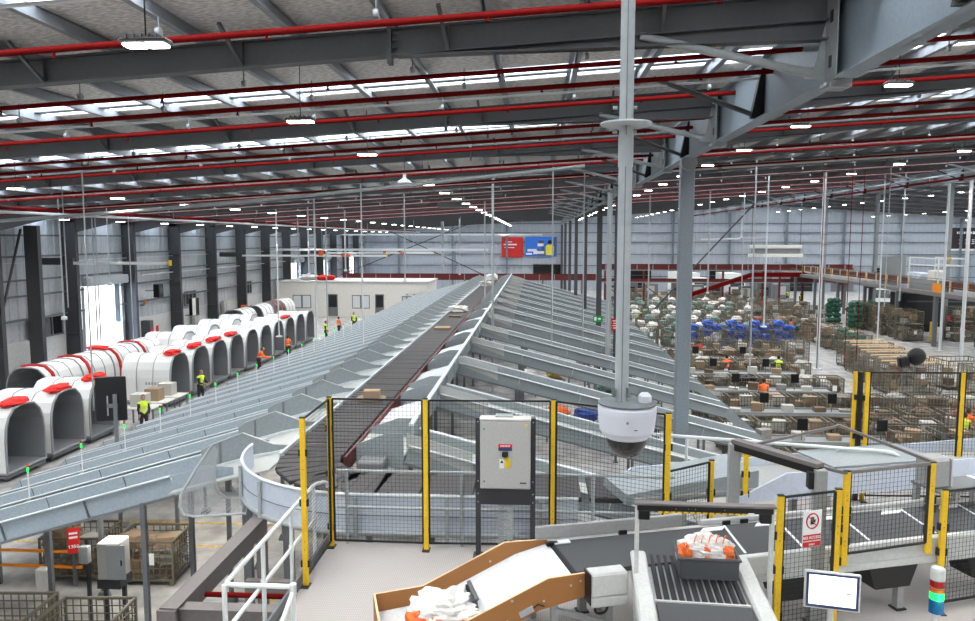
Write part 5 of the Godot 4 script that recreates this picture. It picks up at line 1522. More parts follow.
func container(label: String, at: Vector3, turn: float, deep: float, band: bool, curtain: bool, group: String) -> Node3D:
	# open face at +x, body towards -x
	var o := thing("freight_container", label, "container", at, turn, group)
	var w := 1.06
	var h := 2.38
	var y0 := .3
	var out := igloo(w, h)
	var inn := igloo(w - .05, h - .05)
	var skin := G.new()
	var lin := G.new()
	for i in out.size() - 1:
		var a := Vector3(0, y0 + out[i].y, out[i].x)
		var b := Vector3(0, y0 + out[i + 1].y, out[i + 1].x)
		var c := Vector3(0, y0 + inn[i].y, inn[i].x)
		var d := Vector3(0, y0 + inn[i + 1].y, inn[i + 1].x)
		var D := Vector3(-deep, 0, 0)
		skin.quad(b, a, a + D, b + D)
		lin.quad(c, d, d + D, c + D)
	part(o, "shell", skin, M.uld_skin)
	part(o, "lining", lin, M.uld_edge)  # darker grey than the shell: shade of the inside put into the colour
	part(o, "back_wall", G.new().prism(out, Vector3(-deep, y0, 0), Vector3(0, 0, 1), Vector3.UP, Vector3(.04, 0, 0)), M.uld_skin)
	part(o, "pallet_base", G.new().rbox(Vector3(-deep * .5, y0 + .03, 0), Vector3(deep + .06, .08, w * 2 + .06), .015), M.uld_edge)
	var rim: Array = []
	for p in out: rim.append(Vector3(.0, y0 + p.y, p.x))
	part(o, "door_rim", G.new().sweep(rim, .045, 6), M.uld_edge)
	for q in [.36, .7]:
		var rb := []
		for p in igloo(w + .012, h + .012): rb.append(Vector3(-deep * q, y0 + p.y, p.x))
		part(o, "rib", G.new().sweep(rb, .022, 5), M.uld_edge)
	var mk := G.new()
	for i in 7: mk.box(Vector3(-deep * .5 + .16 * i, y0 + .95, w + .004), Vector3(.1, .14, .008))
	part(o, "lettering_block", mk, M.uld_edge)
	if curtain:
		var nz := FastNoiseLite.new()
		nz.seed = int(at.z * 10)
		nz.frequency = .02
		part(o, "rolled_curtain", G.new().blob(Vector3(-.32, y0 + h + .09, .05), Vector3(.34, .14, .62), nz, .5, .8, 14, 8), M.cloth_red)
	if band:
		for q in [.2]:
			var rb := []
			for p in igloo(w + .03, h + .03): rb.append(Vector3(-deep * q, y0 + p.y, p.x))
			part(o, "red_strap", G.new().sweep(rb, .09, 5), M.strap_red)
	var dl := part(o, "roller_deck", G.new().rbox(Vector3(-deep * .5, y0 - .1, 0), Vector3(deep, .12, w * 2), .02), M.leg_grey)
	for x in [-.25, -deep + .25]:
		for z in [-.8, .8]: part(dl, "deck_leg", G.new().box(Vector3(x, .1, z), Vector3(.1, .2, .1)), M.leg_grey)
	return o

func containers() -> void:
	var front := [26.2, 28.75, 31.3, 38.4, 40.95, 43.5, 46.1, 48.7, 51.3, 53.9, 56.5, 59.1, 61.7]
	for i in front.size():
		var lbl := "white arched freight container facing the chutes, %s beyond the big black screen" % nth(maxi(1, i - 2))
		if i < 3: lbl = "white arched freight container with red curtain before the black screen, %s from it" % nth(3 - i)
		container(lbl, Vector3(-18.9, 0, -front[i]), 0, 2.6, false, i < 7 or i in [10, 13], "open containers facing the chutes")
	var r2 := [[33.6, "silver container with red straps and dark open end by the left wall"], [36.4, "silver container with red straps, second in the strapped row by the left wall"], [39.2, "silver container with red straps, third in the strapped row by the left wall"], [42.0, "silver container with red straps, last in the strapped row beside the bright door"]]
	for r in r2: container(r[1], Vector3(-24.0, 0, -r[0]), -PI / 2, 2.7, true, r[0] == 39.2, "strapped containers in a row")
	for r in [[62.0, "silver container parked under the wall cabinet"], [66.2, "silver container beside the orange barrel"], [69.4, "dark banded container beside the orange barrel"], [72.4, "silver container nearest the white office"]]:
		var o := container(r[1], Vector3(-25.6, 0, -r[0]), -PI / 2, 2.8, false, false, "containers by the office")
		if r[0] == 69.4: o.get_node("shell").material_override = M.uld_band
	for r in [[47.2, "closed white container behind the open row, nearest the bright door"], [51.0, "closed white container behind the open row, second from the bright door"], [55.0, "closed white container behind the open row, third from the bright door"], [58.6, "closed white container behind the open row, fourth from the bright door"]]:
		var o := container(r[1], Vector3(-22.5, 0, -r[0]), 0, 2.6, false, false, "closed containers behind the open row")
		part(o, "front_panel", G.new().prism(igloo(1.0, 2.3), Vector3(-.02, .5, 0), Vector3(0, 0, 1), Vector3.UP, Vector3(.03, 0, 0)), M.uld_skin)
	# grey crate at the very left
	var c := thing("metal_crate", "grey metal crate with a white paper label beside the strapped containers", "crate", Vector3(-21.2, 0, -30.6))
	part(c, "body", G.new().rbox(Vector3(0, 1.5, 0), Vector3(2.0, 1.2, 1.6), .05), M.zinc)
	part(c, "label", G.new().box(Vector3(.7, 1.55, .805), Vector3(.4, .5, .01)), M.sign_white)
	part(c, "base", G.new().box(Vector3(0, .45, 0), Vector3(2.0, .9, 1.5)), M.leg_grey)
	# big black screen seen from behind
	var s := thing("display_screen", "big black display screen seen from behind on a grey pole", "screen", Vector3(-12.8, 0, -21.6), .3)
	part(s, "pole", G.new().box(Vector3(.12, 2.05, .1), Vector3(.1, 4.1, .1)), M.zinc_dark)
	part(s, "panel", G.new().rbox(Vector3(0, 3.95, 0), Vector3(.86, 1.36, .07), .02), M.plastic_black)
	for x in [-.1, .14]: part(s, "mount_rail", G.new().box(Vector3(x, 3.75, .06), Vector3(.03, .6, .05)), M.zinc)
	part(s, "mount_cross", G.new().box(Vector3(.04, 3.75, .08), Vector3(.3, .12, .03)), M.zinc_dark)
	part(s, "foot", G.new().box(Vector3(.12, .02, .1), Vector3(.4, .04, .4)), M.zinc_dark)
	# benches with cartons between the screen and the containers
	for i in 3:
		var b := thing("sort_table", "white packing table with cartons beyond the black screen, %s from it" % nth(i + 1), "table", Vector3(-18.4, 0, -33.6 - 1.3 * i), 0, "packing tables by the containers")
		part(b, "top", G.new().rbox(Vector3(0, .9, 0), Vector3(1.4, .06, 1.0), .01), M.office_wall)
		for x in [-.7, .7]:
			for z in [-.4, .4]: part(b, "leg", G.new().box(Vector3(x, .44, z), Vector3(.06, .88, .06)), M.leg_grey)
		single("carton", G.new().rbox(Vector3(0, .3, 0), Vector3(.7, .6, .6), .01), M.carton if i % 2 else M.parcel_white, "%s carton on the packing table %s from the black screen" % ["brown" if i % 2 else "white", nth(i + 1)], "carton", Vector3(-18.5, .932, -33.6 - 1.3 * i))

func wall_things() -> void:
	var X := WALL_L
	var o := thing("wall_speaker", "black loudspeaker box on the left wall beside the bright door", "speaker", Vector3(X + .98, 4.9, -54.0))
	part(o, "box", G.new().rbox(Vector3(.25, 0, 0), Vector3(.45, 1.0, .7), .03), M.plastic_black)
	part(o, "grille", G.new().tube(Vector3(.48, 0, 0), Vector3(.49, 0, 0), .25, -1, 16), M.tote_grey)
	part(o, "bracket", G.new().box(Vector3(-.3, 0, 0), Vector3(.9, .08, .08)), M.zinc_dark)
	var al := thing("alarm_beacon", "small orange alarm beacon under the black loudspeaker", "beacon", Vector3(X + .3, 3.9, -53.7))
	part(al, "lens", G.new().tube(Vector3(0, 0, 0), Vector3(0, .25, 0), .1, -1, 10), M.lens_amber)
	part(al, "base", G.new().box(Vector3(-.15, -.05, 0), Vector3(.34, .1, .2)), M.zinc_dark)
	var ac := thing("wall_cabinet", "white cabinet with an open dark door on the left wall", "cabinet", Vector3(X + .95, 2.6, -59.8))
	part(ac, "body", G.new().rbox(Vector3(.25, .6, 0), Vector3(.5, 1.4, .8), .02), M.plastic_black)
	part(ac, "door", G.new().rbox(Vector3(.5, .62, .55), Vector3(.05, 1.4, .55), .01), M.office_wall)
	part(ac, "shelf", G.new().box(Vector3(.1, -.12, 0), Vector3(.9, .05, .8)), M.zinc_dark)
	var bx := thing("floor_bin", "tall black bin standing by the left wall near the bright door", "bin", Vector3(X + 1.3, 0, -56.3))
	part(bx, "body", G.new().rbox(Vector3(0, .65, 0), Vector3(.7, 1.3, .8), .03), M.plastic_black)
	part(bx, "lid", G.new().rbox(Vector3(0, 1.32, 0), Vector3(.74, .06, .84), .02), M.tote_grey)
	var ex := thing("fire_extinguisher", "red fire extinguisher by the left wall next to the black bin", "extinguisher", Vector3(X + .9, 0, -55.2))
	part(ex, "bottle", G.new().lathe([Vector2(.1, 0), Vector2(.11, .04), Vector2(.11, .5), Vector2(.06, .62), Vector2(.03, .66), Vector2(0, .67)], Vector3(0, .5, 0), 12), M.pipe_red)
	part(ex, "stand", G.new().box(Vector3(0, .25, 0), Vector3(.2, .5, .2)), M.tote_grey)
	part(ex, "sign", G.new().box(Vector3(-.5, 1.9, 0), Vector3(.03, .5, .35)), M.sign_red)
	var lc := thing("locker", "tall dark locker against the door column by the left wall", "locker", Vector3(X + .9, 0, -52.8))
	part(lc, "body", G.new().rbox(Vector3(0, 1.4, 0), Vector3(.7, 2.8, .5), .02), M.tote_grey)
	part(lc, "red_stripe", G.new().box(Vector3(.356, 2.1, 0), Vector3(.01, .3, .4)), M.sign_red)
	var br := thing("waste_barrel", "orange barrel standing by the left wall before the office", "barrel", Vector3(-27.6, 0, -69.5))
	part(br, "drum", G.new().lathe([Vector2(.3, 0), Vector2(.34, .03), Vector2(.34, 1.2), Vector2(.31, 1.24), Vector2(0, 1.25)], Vector3(0, 1.2, 0), 16), M.barrel_orange)
	part(br, "stand", G.new().box(Vector3(0, .6, 0), Vector3(.7, 1.2, .7)), M.leg_grey)
	for d in [61.9, 68.0]:
		var ca := thing("meter_cabinet", "pale meter cabinet on the left wall dado beside the orange barrel" if d < 65 else "pale meter cabinet on the left wall dado near the office", "cabinet", Vector3(X + .2, 1.4, -d))
		part(ca, "body", G.new().rbox(Vector3(.1, .8, 0), Vector3(.3, 1.6, .9), .02), M.cabinet_grey)
		part(ca, "door_seam", G.new().box(Vector3(.256, .8, 0), Vector3(.01, 1.5, .02)), M.leg_grey)

func office() -> void:
	var o := thing("site_office", "long low white office block with windows by the far left corner", "office", Vector3(-20.3, 0, -82))
	part(o, "front_wall", G.new().span(Vector3(-8.5, 0, -.1), Vector3(8.5, 3.9, .1)), M.office_wall)
	part(o, "side_wall", G.new().span(Vector3(8.3, 0, -.1), Vector3(8.5, 3.9, -7)), M.office_wall)
	part(o, "roof_slab", G.new().span(Vector3(-8.5, 3.9, .25), Vector3(8.7, 4.02, -7)), M.office_roof)
	# window / door: x0, x1, y0, y1, kind
	for w in [[-6.7, -4.6, 1.0, 2.5, 0], [-2.7, -1.6, .15, 2.6, 1], [0, 2.0, 1.0, 2.5, 0], [2.6, 3.6, .15, 2.6, 1], [5.6, 6.7, 1.0, 2.4, 0]]:
		var f := part(o, "window" if w[4] == 0 else "door", G.new().span(Vector3(w[0], w[2], .1), Vector3(w[1], w[3], .14)), M.door_grey)
		var n := 2 if w[4] == 0 else 1
		for i in n:
			var a := lerpf(w[0], w[1], i / float(n)) + .1
			var b := lerpf(w[0], w[1], (i + 1) / float(n)) - .1
			part(f, "pane", G.new().span(Vector3(a, w[2] + (.1 if w[4] == 0 else 1.0), .135), Vector3(b, w[3] - .1, .15)), M.slide_white if w[4] == 0 else M.pane_dark)
	for x in [6.2, 7.0]: part(o, "wall_lamp", G.new().rbox(Vector3(x, 2.6, .2), Vector3(.2, .12, .2), .02), M.strut_paint)
	for w in [[-1.5, 4.2], [-4.6, 3.6], [2.0, 4.4]]:
		var q := part(o, "side_window", G.new().span(Vector3(8.49, .9, w[0] - 1.6), Vector3(8.53, 2.3, w[0] - .4)), M.door_grey)
		part(q, "pane", G.new().span(Vector3(8.52, 1.0, w[0] - 1.5), Vector3(8.55, 2.2, w[0] - .5)), M.pane_dark)
	var tp := thing("tarpaulin_bundle", "red and white tarpaulin bundle lying on the office roof", "bundle", Vector3(-25, 4.02, -84))
	var nz := FastNoiseLite.new()
	nz.seed = 21
	nz.frequency = .02
	part(tp, "white_fold", G.new().blob(Vector3(-.8, .32, 0), Vector3(1.2, .32, .8), nz, .4, .8), M.bag_white)
	part(tp, "red_fold", G.new().blob(Vector3(1.2, .3, 0), Vector3(1.2, .3, .8), nz, .4, .8), M.cloth_red)
	# red crossing conveyor above the far end
	var c := thing("red_crossing_conveyor", "long red conveyor bridge crossing the hall beyond the office and sorting line", "conveyor", Vector3(0, 0, -100.5))
	part(c, "side_plate", G.new().span(Vector3(-26, 3.2, .5), Vector3(8, 4.0, .55)), M.frame_maroon)
	part(c, "belt", G.new().span(Vector3(-26, 3.7, .5), Vector3(8, 3.75, -.5)), M.belt_dark)
	part(c, "top_flange", G.new().span(Vector3(-26, 4.0, .45), Vector3(8, 4.06, .62)), M.pipe_red)
	for i in 17: part(c, "side_stiffener", G.new().span(Vector3(-25.5 + 2 * i, 3.2, .55), Vector3(-25.4 + 2 * i, 4.0, .6)), M.strut_paint)
	for i in 7: part(c, "trestle", G.new().box(Vector3(-25 + 5.2 * i, 1.6, 0), Vector3(.2, 3.2, .8)), M.leg_grey)

func posters() -> void:
	var Z := -FAR + .155
	var r := thing("red_poster", "red wall poster with white text lines on the far wall", "poster", Vector3(-3.9, 7.25, Z))
	part(r, "panel", G.new().box(Vector3(0, 0, 0), Vector3(3.6, 3.4, .06)), M.sign_red)
	for q in [[.9, 1.1, .13, -.6], [.45, 2.2, .22, -.35], [-.05, 1.7, .13, -.5]]:
		part(r, "text_line", G.new().box(Vector3(q[3], q[0], .036), Vector3(q[1], q[2], .01)), M.sign_white)
	var b := thing("photo_poster", "blue photo poster with vehicles and a yellow vested figure on the far wall", "poster", Vector3(.95, 7.35, Z))
	part(b, "panel", G.new().box(Vector3(0, 0, 0), Vector3(5.3, 3.3, .06)), M.poster_blue)
	var wh := G.new()
	for q in [[-1.4, -.6, 1.8, .4], [-.4, -1.0, 1.8, .5], [-.1, .3, 1.0, .5], [-2.0, -1.2, 1.0, .3]]: wh.box(Vector3(q[0], q[1], .034), Vector3(q[2], q[3], .01))
	part(b, "white_vehicle_print", wh, M.sign_white)
	var dk := G.new()
	for q in [[0, .8, .9, .5], [.3, -.3, .5, .8], [-.5, -.5, .5, .3], [2.3, 0, .4, 3.0], [.2, -1.35, 1.6, .3]]: dk.box(Vector3(q[0], q[1], .04), Vector3(q[2], q[3], .01))
	part(b, "dark_print", dk, M.tote_grey)
	part(b, "vest_print", G.new().prism([Vector2(-.65, -1.2), Vector2(.65, -1.2), Vector2(.7, .2), Vector2(.35, .55), Vector2(-.35, .55), Vector2(-.7, .2)], Vector3(1.45, -.2, .048), Vector3.RIGHT, Vector3.UP, Vector3(0, 0, .01)), M.print_yellow)
	part(b, "head_print", G.new().tube(Vector3(1.45, .75, .04), Vector3(1.45, .75, .056), .36, -1, 14), M.plastic_black)
	part(b, "skin_print", G.new().box(Vector3(1.45, .38, .056), Vector3(.3, .2, .01)), M.print_skin)
	var dp := thing("dark_hatch", "dark recessed hatch in the far wall below the photo poster", "hatch", Vector3(2.0, 3.5, Z))
	part(dp, "panel", G.new().box(Vector3(0, 0, 0), Vector3(4.7, 1.7, .06)), M.pane_dark)
	part(dp, "frame", G.new().box(Vector3(0, .9, .02), Vector3(5.0, .12, .12)), M.leg_grey)
	var rp := thing("dark_poster", "dark brown wall poster with white lettering on the right of the far wall", "poster", Vector3(70.7, 8.75, Z))
	part(rp, "panel", G.new().box(Vector3(0, 0, 0), Vector3(6.6, 3.4, .06)), M.poster_dark)
	part(rp, "white_border", G.new().box(Vector3(0, -1.85, .0), Vector3(6.8, .3, .08)), M.sign_white)
	for i in 9: part(rp, "letter", G.new().box(Vector3(-2.4 + .36 * i, .9, .036), Vector3(.24, .34 + .1 * (i % 3), .01)), M.sign_white)
	for i in 4:
		var s := G.new()
		for k in 3: s.box(Vector3(-1.9 + 1.0 * i, -.25 - .3 * k, .036), Vector3(.5 - .12 * (k % 2), .12, .01))
		part(rp, "symbol", s, M.sign_white)
	# white curtain boxes
	var wb := thing("roller_curtain", "white rolled curtain boxes hung in front of the far wall", "curtain box", Vector3(34.3, 0, -110))
	for q in [[8.35 - .8, 7.2], [6.9 - .6, 7.6]]:
		part(wb, "box", G.new().rbox(Vector3(0, q[0], 0), Vector3(q[1], .5, .5), .06), M.office_wall)
	part(wb, "rolled_cloth", G.new().box(Vector3(0, 6.95, -.1), Vector3(6.9, .7, .1)), M.strut_paint)
	for s in [-3.4, 3.4]: part(wb, "hanger", G.new().box(Vector3(s, 10.85, 0), Vector3(.1, 6.4, .1)), M.zinc_dark)

# ------------------------------------------------------------------ right side: packing floor, stillages, trucks, mezzanine
var cage_shapes := {}

func stillage(at: Vector3, turn: float, label: String, group: String, w := 1.25, d := 1.05, h := 1.15, legs := .12) -> Node3D:
	var o := thing("wire_stillage", label, "stillage", at, turn, group)
	var key := "%s_%s_%s" % [w, d, h]
	if not cage_shapes.has(key):
		var base := G.new()
		base.span(Vector3(-w * .5, legs, -d * .5), Vector3(w * .5, legs + .06, d * .5))
		for x in [-1.0, 1.0]:
			for z in [-1.0, 1.0]: base.box(Vector3(x * (w * .5 - .06), legs * .5, z * (d * .5 - .06)), Vector3(.1, legs, .1))
		var post := G.new().box(Vector3(0, (h + legs) * .5, 0), Vector3(.05, h - legs, .05))
		var rail := G.new()
		for z in [-1.0, 1.0]: rail.box(Vector3(0, h, z * d * .5), Vector3(w + .05, .05, .05))
		for x in [-1.0, 1.0]: rail.box(Vector3(x * w * .5, h, 0), Vector3(.05, .05, d))
		var net := G.new()
		for z in [-1.0, 1.0]:
			for i in range(1, 9): net.wire(Vector3(-w * .5 + w * i / 9.0, legs, z * d * .5), Vector3(-w * .5 + w * i / 9.0, h, z * d * .5), .02)
			for i in range(1, 6): net.wire(Vector3(-w * .5, legs + (h - legs) * i / 6.0, z * d * .5), Vector3(w * .5, legs + (h - legs) * i / 6.0, z * d * .5), .02)
		for x in [-1.0, 1.0]:
			for i in range(1, 8): net.wire(Vector3(x * w * .5, legs, -d * .5 + d * i / 8.0), Vector3(x * w * .5, h, -d * .5 + d * i / 8.0), .02)
			for i in range(1, 6): net.wire(Vector3(x * w * .5, legs + (h - legs) * i / 6.0, -d * .5), Vector3(x * w * .5, legs + (h - legs) * i / 6.0, d * .5), .02)
		cage_shapes[key] = [base.mesh(), post.mesh(), rail.mesh(), net.mesh(), G.new().box(Vector3(w * .12, h * .62, d * .5 + .03), Vector3(.22, .3, .01)).mesh()]
	var s: Array = cage_shapes[key]
	part(o, "base", s[0], M.cage_steel)
	for x in [-1.0, 1.0]:
		for z in [-1.0, 1.0]: part(o, "post", s[1], M.cage_steel, Vector3(x * w * .5, 0, z * d * .5))
	part(o, "top_rail", s[2], M.cage_steel)
	part(o, "wire_side", s[3], M.cage_steel).set_meta("kind", "stuff")
	if rng.randf() < .35: part(o, "paper_label", s[4], M.sign_white)
	return o

var fills := {}
func fill(at: Vector3, kind: String, n: int, label: String, group: String, top := 1.0, spread := .4) -> void:
	# separate bags or parcels heaped inside one stillage
	for i in n:
		var k := "%s%d" % [kind, rng.randi() % 4]
		var cart := kind == "mixed" and rng.randf() < .55
		if cart: k = "box%d" % (rng.randi() % 3)
		if not fills.has(k):
			var nz := FastNoiseLite.new()
			nz.seed = fills.size() + 30
			nz.frequency = .025
			fills[k] = G.new().rbox(Vector3(0, .2, 0), Vector3(.5 + .08 * (fills.size() % 3), .4, .44), .015).mesh() if cart else G.new().blob(Vector3(0, .26, 0), Vector3(.4, .26, .34), nz, .5, .75, 12, 8).mesh()
		var hue: String = {"blue": "bag_blue", "green": "bag_green", "teal": "bag_teal", "grey": "bag_grey", "mixed": "carton"}[kind]
		if kind == "teal" and rng.randf() < .45: hue = "bag_white"
		if kind == "blue" and rng.randf() < .12: hue = "bag_white"
		if kind == "mixed": hue = ["carton", "carton_dark", "parcel_white", "bag_grey", "carton", "parcel_black", "carton_dark", "bag_grey", "parcel_red"][rng.randi() % 9] if not cart else ["carton", "carton_dark", "carton", "parcel_white"][rng.randi() % 4]
		var m: Material = M[hue]
		var tone: String = {"carton": "brown", "carton_dark": "dark brown", "parcel_white": "white", "bag_grey": "grey", "parcel_black": "black", "parcel_red": "reddish", "bag_blue": "blue", "bag_green": "dark green", "bag_teal": "teal", "bag_white": "white"}[hue]
		var p := at + Vector3(rng.randf_range(-spread, spread) * .6, .19 + (top - .2) * i / n, rng.randf_range(-.22, .22))
		if n > 1: p.x = at.x + ((i % 2) - .5) * spread * 1.25
		var o := single("carton" if cart else ("parcel" if kind == "mixed" else "sack"), fills[k], m, "%s %s %s" % [tone, "carton" if cart else ("parcel" if kind == "mixed" else "sack"), label], "carton" if cart else ("parcel" if kind == "mixed" else "sack"), p, group)
		o.rotation.y = rng.randf_range(-.6, .6)

func packing_floor() -> void:
	rng.seed = 77
	for k in range(2, 8):
		var d := 14.9 + 4.9 * k
		var which := nth(k + 1)
		var o := thing("packing_bench", "long grey roller bench at the foot of the %s long chute from the control cabinet" % which, "bench", Vector3(11.6, 0, -d), 0, "roller benches on the packing floor")
		part(o, "bed", G.new().rbox(Vector3(.4, .86, 0), Vector3(6.6, .07, 1.0), .01), M.bench_grey)
		for s in [-.52, .52]: part(o, "side_rail", G.new().box(Vector3(.4, .9, s), Vector3(6.6, .14, .05)), M.bench_grey)
		for i in 5:
			for s in [-.42, .42]: part(o, "leg", G.new().box(Vector3(-2.6 + 1.5 * i, .42, s), Vector3(.07, .84, .07)), M.leg_grey)
		part(o, "under_shelf", G.new().box(Vector3(.4, .3, 0), Vector3(6.4, .03, .8)), M.leg_grey)
		for i in 2:
			var sc := thing("bench_screen", "small black screen on a post at the %s bench, %s along it" % [which, ["nearer the chute", "nearer the aisle"][i]], "screen", Vector3(10.4 + 3.0 * i, .97, -d + .3))
			part(sc, "panel", G.new().rbox(Vector3(0, .62, 0), Vector3(.4, .46, .05), .02), M.plastic_black)
			part(sc, "post", G.new().tube(Vector3(0, 0, -.04), Vector3(0, .5, -.04), .025, -1, 6), M.zinc_dark)
		for i in 5:
			var pm: Material = [M.carton, M.parcel_white, M.carton_dark, M.bag_grey, M.parcel_white][(i + k) % 5]
			var hh := .12 + .09 * ((i * 3 + k) % 4)
			var po := single("bench_parcel", G.new().rbox(Vector3(0, hh * .5, 0), Vector3(.5, hh, .36), .012), pm, "%s parcel on the %s roller bench, %s along from the chute" % [["brown", "white", "dark brown", "grey", "white"][(i + k) % 5], which, nth(i + 1)], "parcel", Vector3(8.9 + 1.25 * i + rng.randf() * .4, .9, -d - .1), "parcels on the roller benches")
			po.rotation.y = rng.randf_range(-.5, .5)
		for row in 2:
			for i in 6 if row == 0 else 5:
				var x := 8.3 + 1.5 * i + .4 * row
				var z := -d - 1.55 - 1.35 * row
				if row == 1 and k != 6: continue
				var lab := "wire stillage of parcels behind the %s roller bench, %s row, %s from the chute" % [which, ["first", "second"][row], nth(i + 1)]
				stillage(Vector3(x, 0, z), rng.randf_range(-.05, .05), lab, "stillages behind the roller benches", 1.25, 1.05, 1.35)
				fill(Vector3(x, 0, z), "mixed", 4, "in the %s stillage, %s row behind the %s roller bench" % [nth(i + 1), ["first", "second"][row], which], "parcels in the packing floor stillages", 1.2)
	# stillages nearer than the benches, seen over the right guards
	for r in 4:
		for i in 4:
			var p := Vector3(14.2 + 1.7 * i + .3 * r, 0, -26.5 - 3.2 * r)
			stillage(p, rng.randf_range(-.08, .08), "wire stillage of parcels beyond the tall yellow fence, %s row, %s towards the aisle" % [nth(r + 1), nth(i + 1)], "stillages beyond the tall fence", 1.3, 1.1, 1.35)
			fill(p, "mixed", 4, "beyond the tall yellow fence, %s stillage of the %s row" % [nth(i + 1), nth(r + 1)], "parcels beyond the tall fence", 1.25)
	# blue sacks
	for i in 5:
		var p := Vector3(11.6 + 1.75 * i, 0, -57.2)
		stillage(p, 0, "tall wire stillage of blue sacks, %s towards the aisle" % nth(i + 1), "stillages of blue sacks", 1.5, 1.2, 1.9)
		fill(p, "blue", 7, "heaped in the %s tall stillage of blue sacks" % nth(i + 1), "blue sacks", 2.5, .6)
		var q := Vector3(11.6 + 1.75 * i, 0, -54.4)
		stillage(q, 0, "wire stillage in front of the blue sacks, %s towards the aisle" % nth(i + 1), "stillages before the blue sacks", 1.5, 1.2, 1.5)
		fill(q, "mixed", 3, "in the %s stillage before the blue sacks" % nth(i + 1), "parcels before the blue sacks", 1.2, .6)
	# pale and teal sacks farther off
	for r in 6:
		for i in 7:
			if r < 1 and i > 5: continue
			var p := Vector3(9.2 + 1.9 * i + .5 * (r % 2), 0, -61.5 - 5.2 * r)
			stillage(p, 0, "wire stillage of pale sacks, %s in the %s row beyond the blue sacks" % [nth(i + 1), nth(r + 1)], "stillages of pale sacks", 1.5, 1.2, 1.7)
			fill(p, "teal" if (i < 5 or r > 2) else "mixed", 4, "in the %s stillage, %s row beyond the blue sacks" % [nth(i + 1), nth(r + 1)], "pale sacks", 1.9, .6)
	# dark machine cabinets and dock doors far behind
	for i in 9:
		var m := thing("machine_cabinet", "dark grey machine cabinet far behind under the red crossing, %s from the sorting line" % nth(i + 1), "cabinet", Vector3(10.5 + 3.1 * i, 0, -106 - 2.2 * (i % 3)), 0, "cabinets under the red crossing")
		part(m, "body", G.new().rbox(Vector3(0, 1.1 + .2 * (i % 2), 0), Vector3(1.6 + .3 * (i % 3), 2.2 + .4 * (i % 2), 1.2), .04), [M.tote_grey, M.leg_grey, M.door_grey][i % 3])
		part(m, "front_panel", G.new().box(Vector3(0, 1.3, .62), Vector3(1.1, 1.2, .04)), [M.cabinet_grey, M.plastic_black][i % 2])
	for i in 14:
		var p := Vector3(11.5 + 2.3 * (i % 12), 0, -97.5 - 4.5 * (i / 7) - 1.1 * (i % 2))
		if p.x > 31.0: continue
		stillage(p, 0, "wire stillage under the red crossing conveyor, %s from the sorting line" % nth(i + 1), "stillages under the red crossing", 1.6, 1.3, 1.9)
		fill(p, "mixed", 4, "in the %s stillage under the red crossing" % nth(i + 1), "parcels under the red crossing", 1.9, .6)
	for i in 10:
		var p := Vector3(24.6 + 2.2 * (i % 3), 0, -79.5 - 4.6 * (i / 3))
		stillage(p, 0, "wire stillage behind the aisle row before the red crossing, %s from the green pallets" % nth(i + 1), "stillages before the red crossing", 1.7, 1.4, 1.8)
		fill(p, "mixed", 4, "in the %s stillage before the red crossing" % nth(i + 1), "parcels before the red crossing", 1.8, .7)
	# green sack heap with two workers beside it
	for i in 5:
		fill(Vector3(20.6 + 1.1 * (i % 3), -.18, -68.2 - 1.3 * (i / 3)), "teal" if i % 2 else "green", 3, "in the heap beside the worker in a yellow vest", "green sack heap", 1.5, .7)
	# row of low stillages along the aisle
	for i in 7:
		var p := Vector3(23.9 + .35 * (i % 2), 0, -57.4 - 2.05 * i)
		stillage(p, 0, "low wire stillage in the row along the aisle, %s from the crossed end frame" % nth(i + 1), "stillages in a row along the aisle", 1.7, 1.7, 1.6)
		fill(p, "mixed" if i > 1 else "green", 5, "in the aisle row, %s stillage from the crossed end frame" % nth(i + 1), "parcels in the aisle row", 1.6, .75)
	var xb := thing("crossed_end_frame", "brown crossed wire gate closing the aisle row of stillages", "gate", Vector3(23.9, 0, -56.4))
	for s in [-.85, .85]: part(xb, "upright", G.new().box(Vector3(s, .85, 0), Vector3(.07, 1.7, .07)), M.cage_steel)
	part(xb, "brace", G.new().beam(Vector3(-.82, .1, 0), Vector3(.82, 1.6, 0), .04, .04), M.cage_steel)
	part(xb, "brace", G.new().beam(Vector3(.82, .1, 0), Vector3(-.82, 1.6, 0), .04, .04), M.cage_steel)
	for y in [.12, 1.66]: part(xb, "bar", G.new().box(Vector3(0, y, 0), Vector3(1.7, .07, .07)), M.cage_steel)
	# wrapped green pallets
	for i in 3:
		var p := Vector3([30.7, 30.9, 32.5][i], 0, [-79, -74.4, -74.2][i])
		var lbl := ["lone green sack pallet beyond the aisle", "left green sack pallet of the pair", "right green sack pallet of the pair"]
		var pb := thing("pallet", "wooden pallet under the " + lbl[i], "pallet", p)
		for q in 5: part(pb, "deck_board", G.new().box(Vector3(0, .13, -.5 + .25 * q), Vector3(1.5, .03, .16)), M.carton)
		for q in [-.65, 0, .65]: part(pb, "runner", G.new().box(Vector3(q, .06, 0), Vector3(.1, .1, 1.2)), M.carton_dark)
		for q in 10:
			fill(p + Vector3((q % 2 - .5) * .75, -.04 + .5 * (q / 2), 0), "green", 1, "stacked in layer %s on the %s" % [nth(q / 2 + 1), lbl[i]], "green sacks on pallets", .2, .1)
	# stillages under the mezzanine
	for i in 6:
		for j in 2:
			var p := Vector3(32.2 + .4 * (i % 2), 1.3 * j, -66.5 - 2.0 * i)
			stillage(p, 0, "brown stillage stacked %s under the mezzanine conveyor, %s from the yellow bollard" % [["below", "on top"][j], nth(i + 1)], "stillages under the mezzanine", 1.7, 1.5, 1.25)
			fill(p, "mixed", 3, "in the %s stillage under the mezzanine, %s from the yellow bollard" % [["lower", "upper"][j], nth(i + 1)], "parcels under the mezzanine", 1.1, .7)
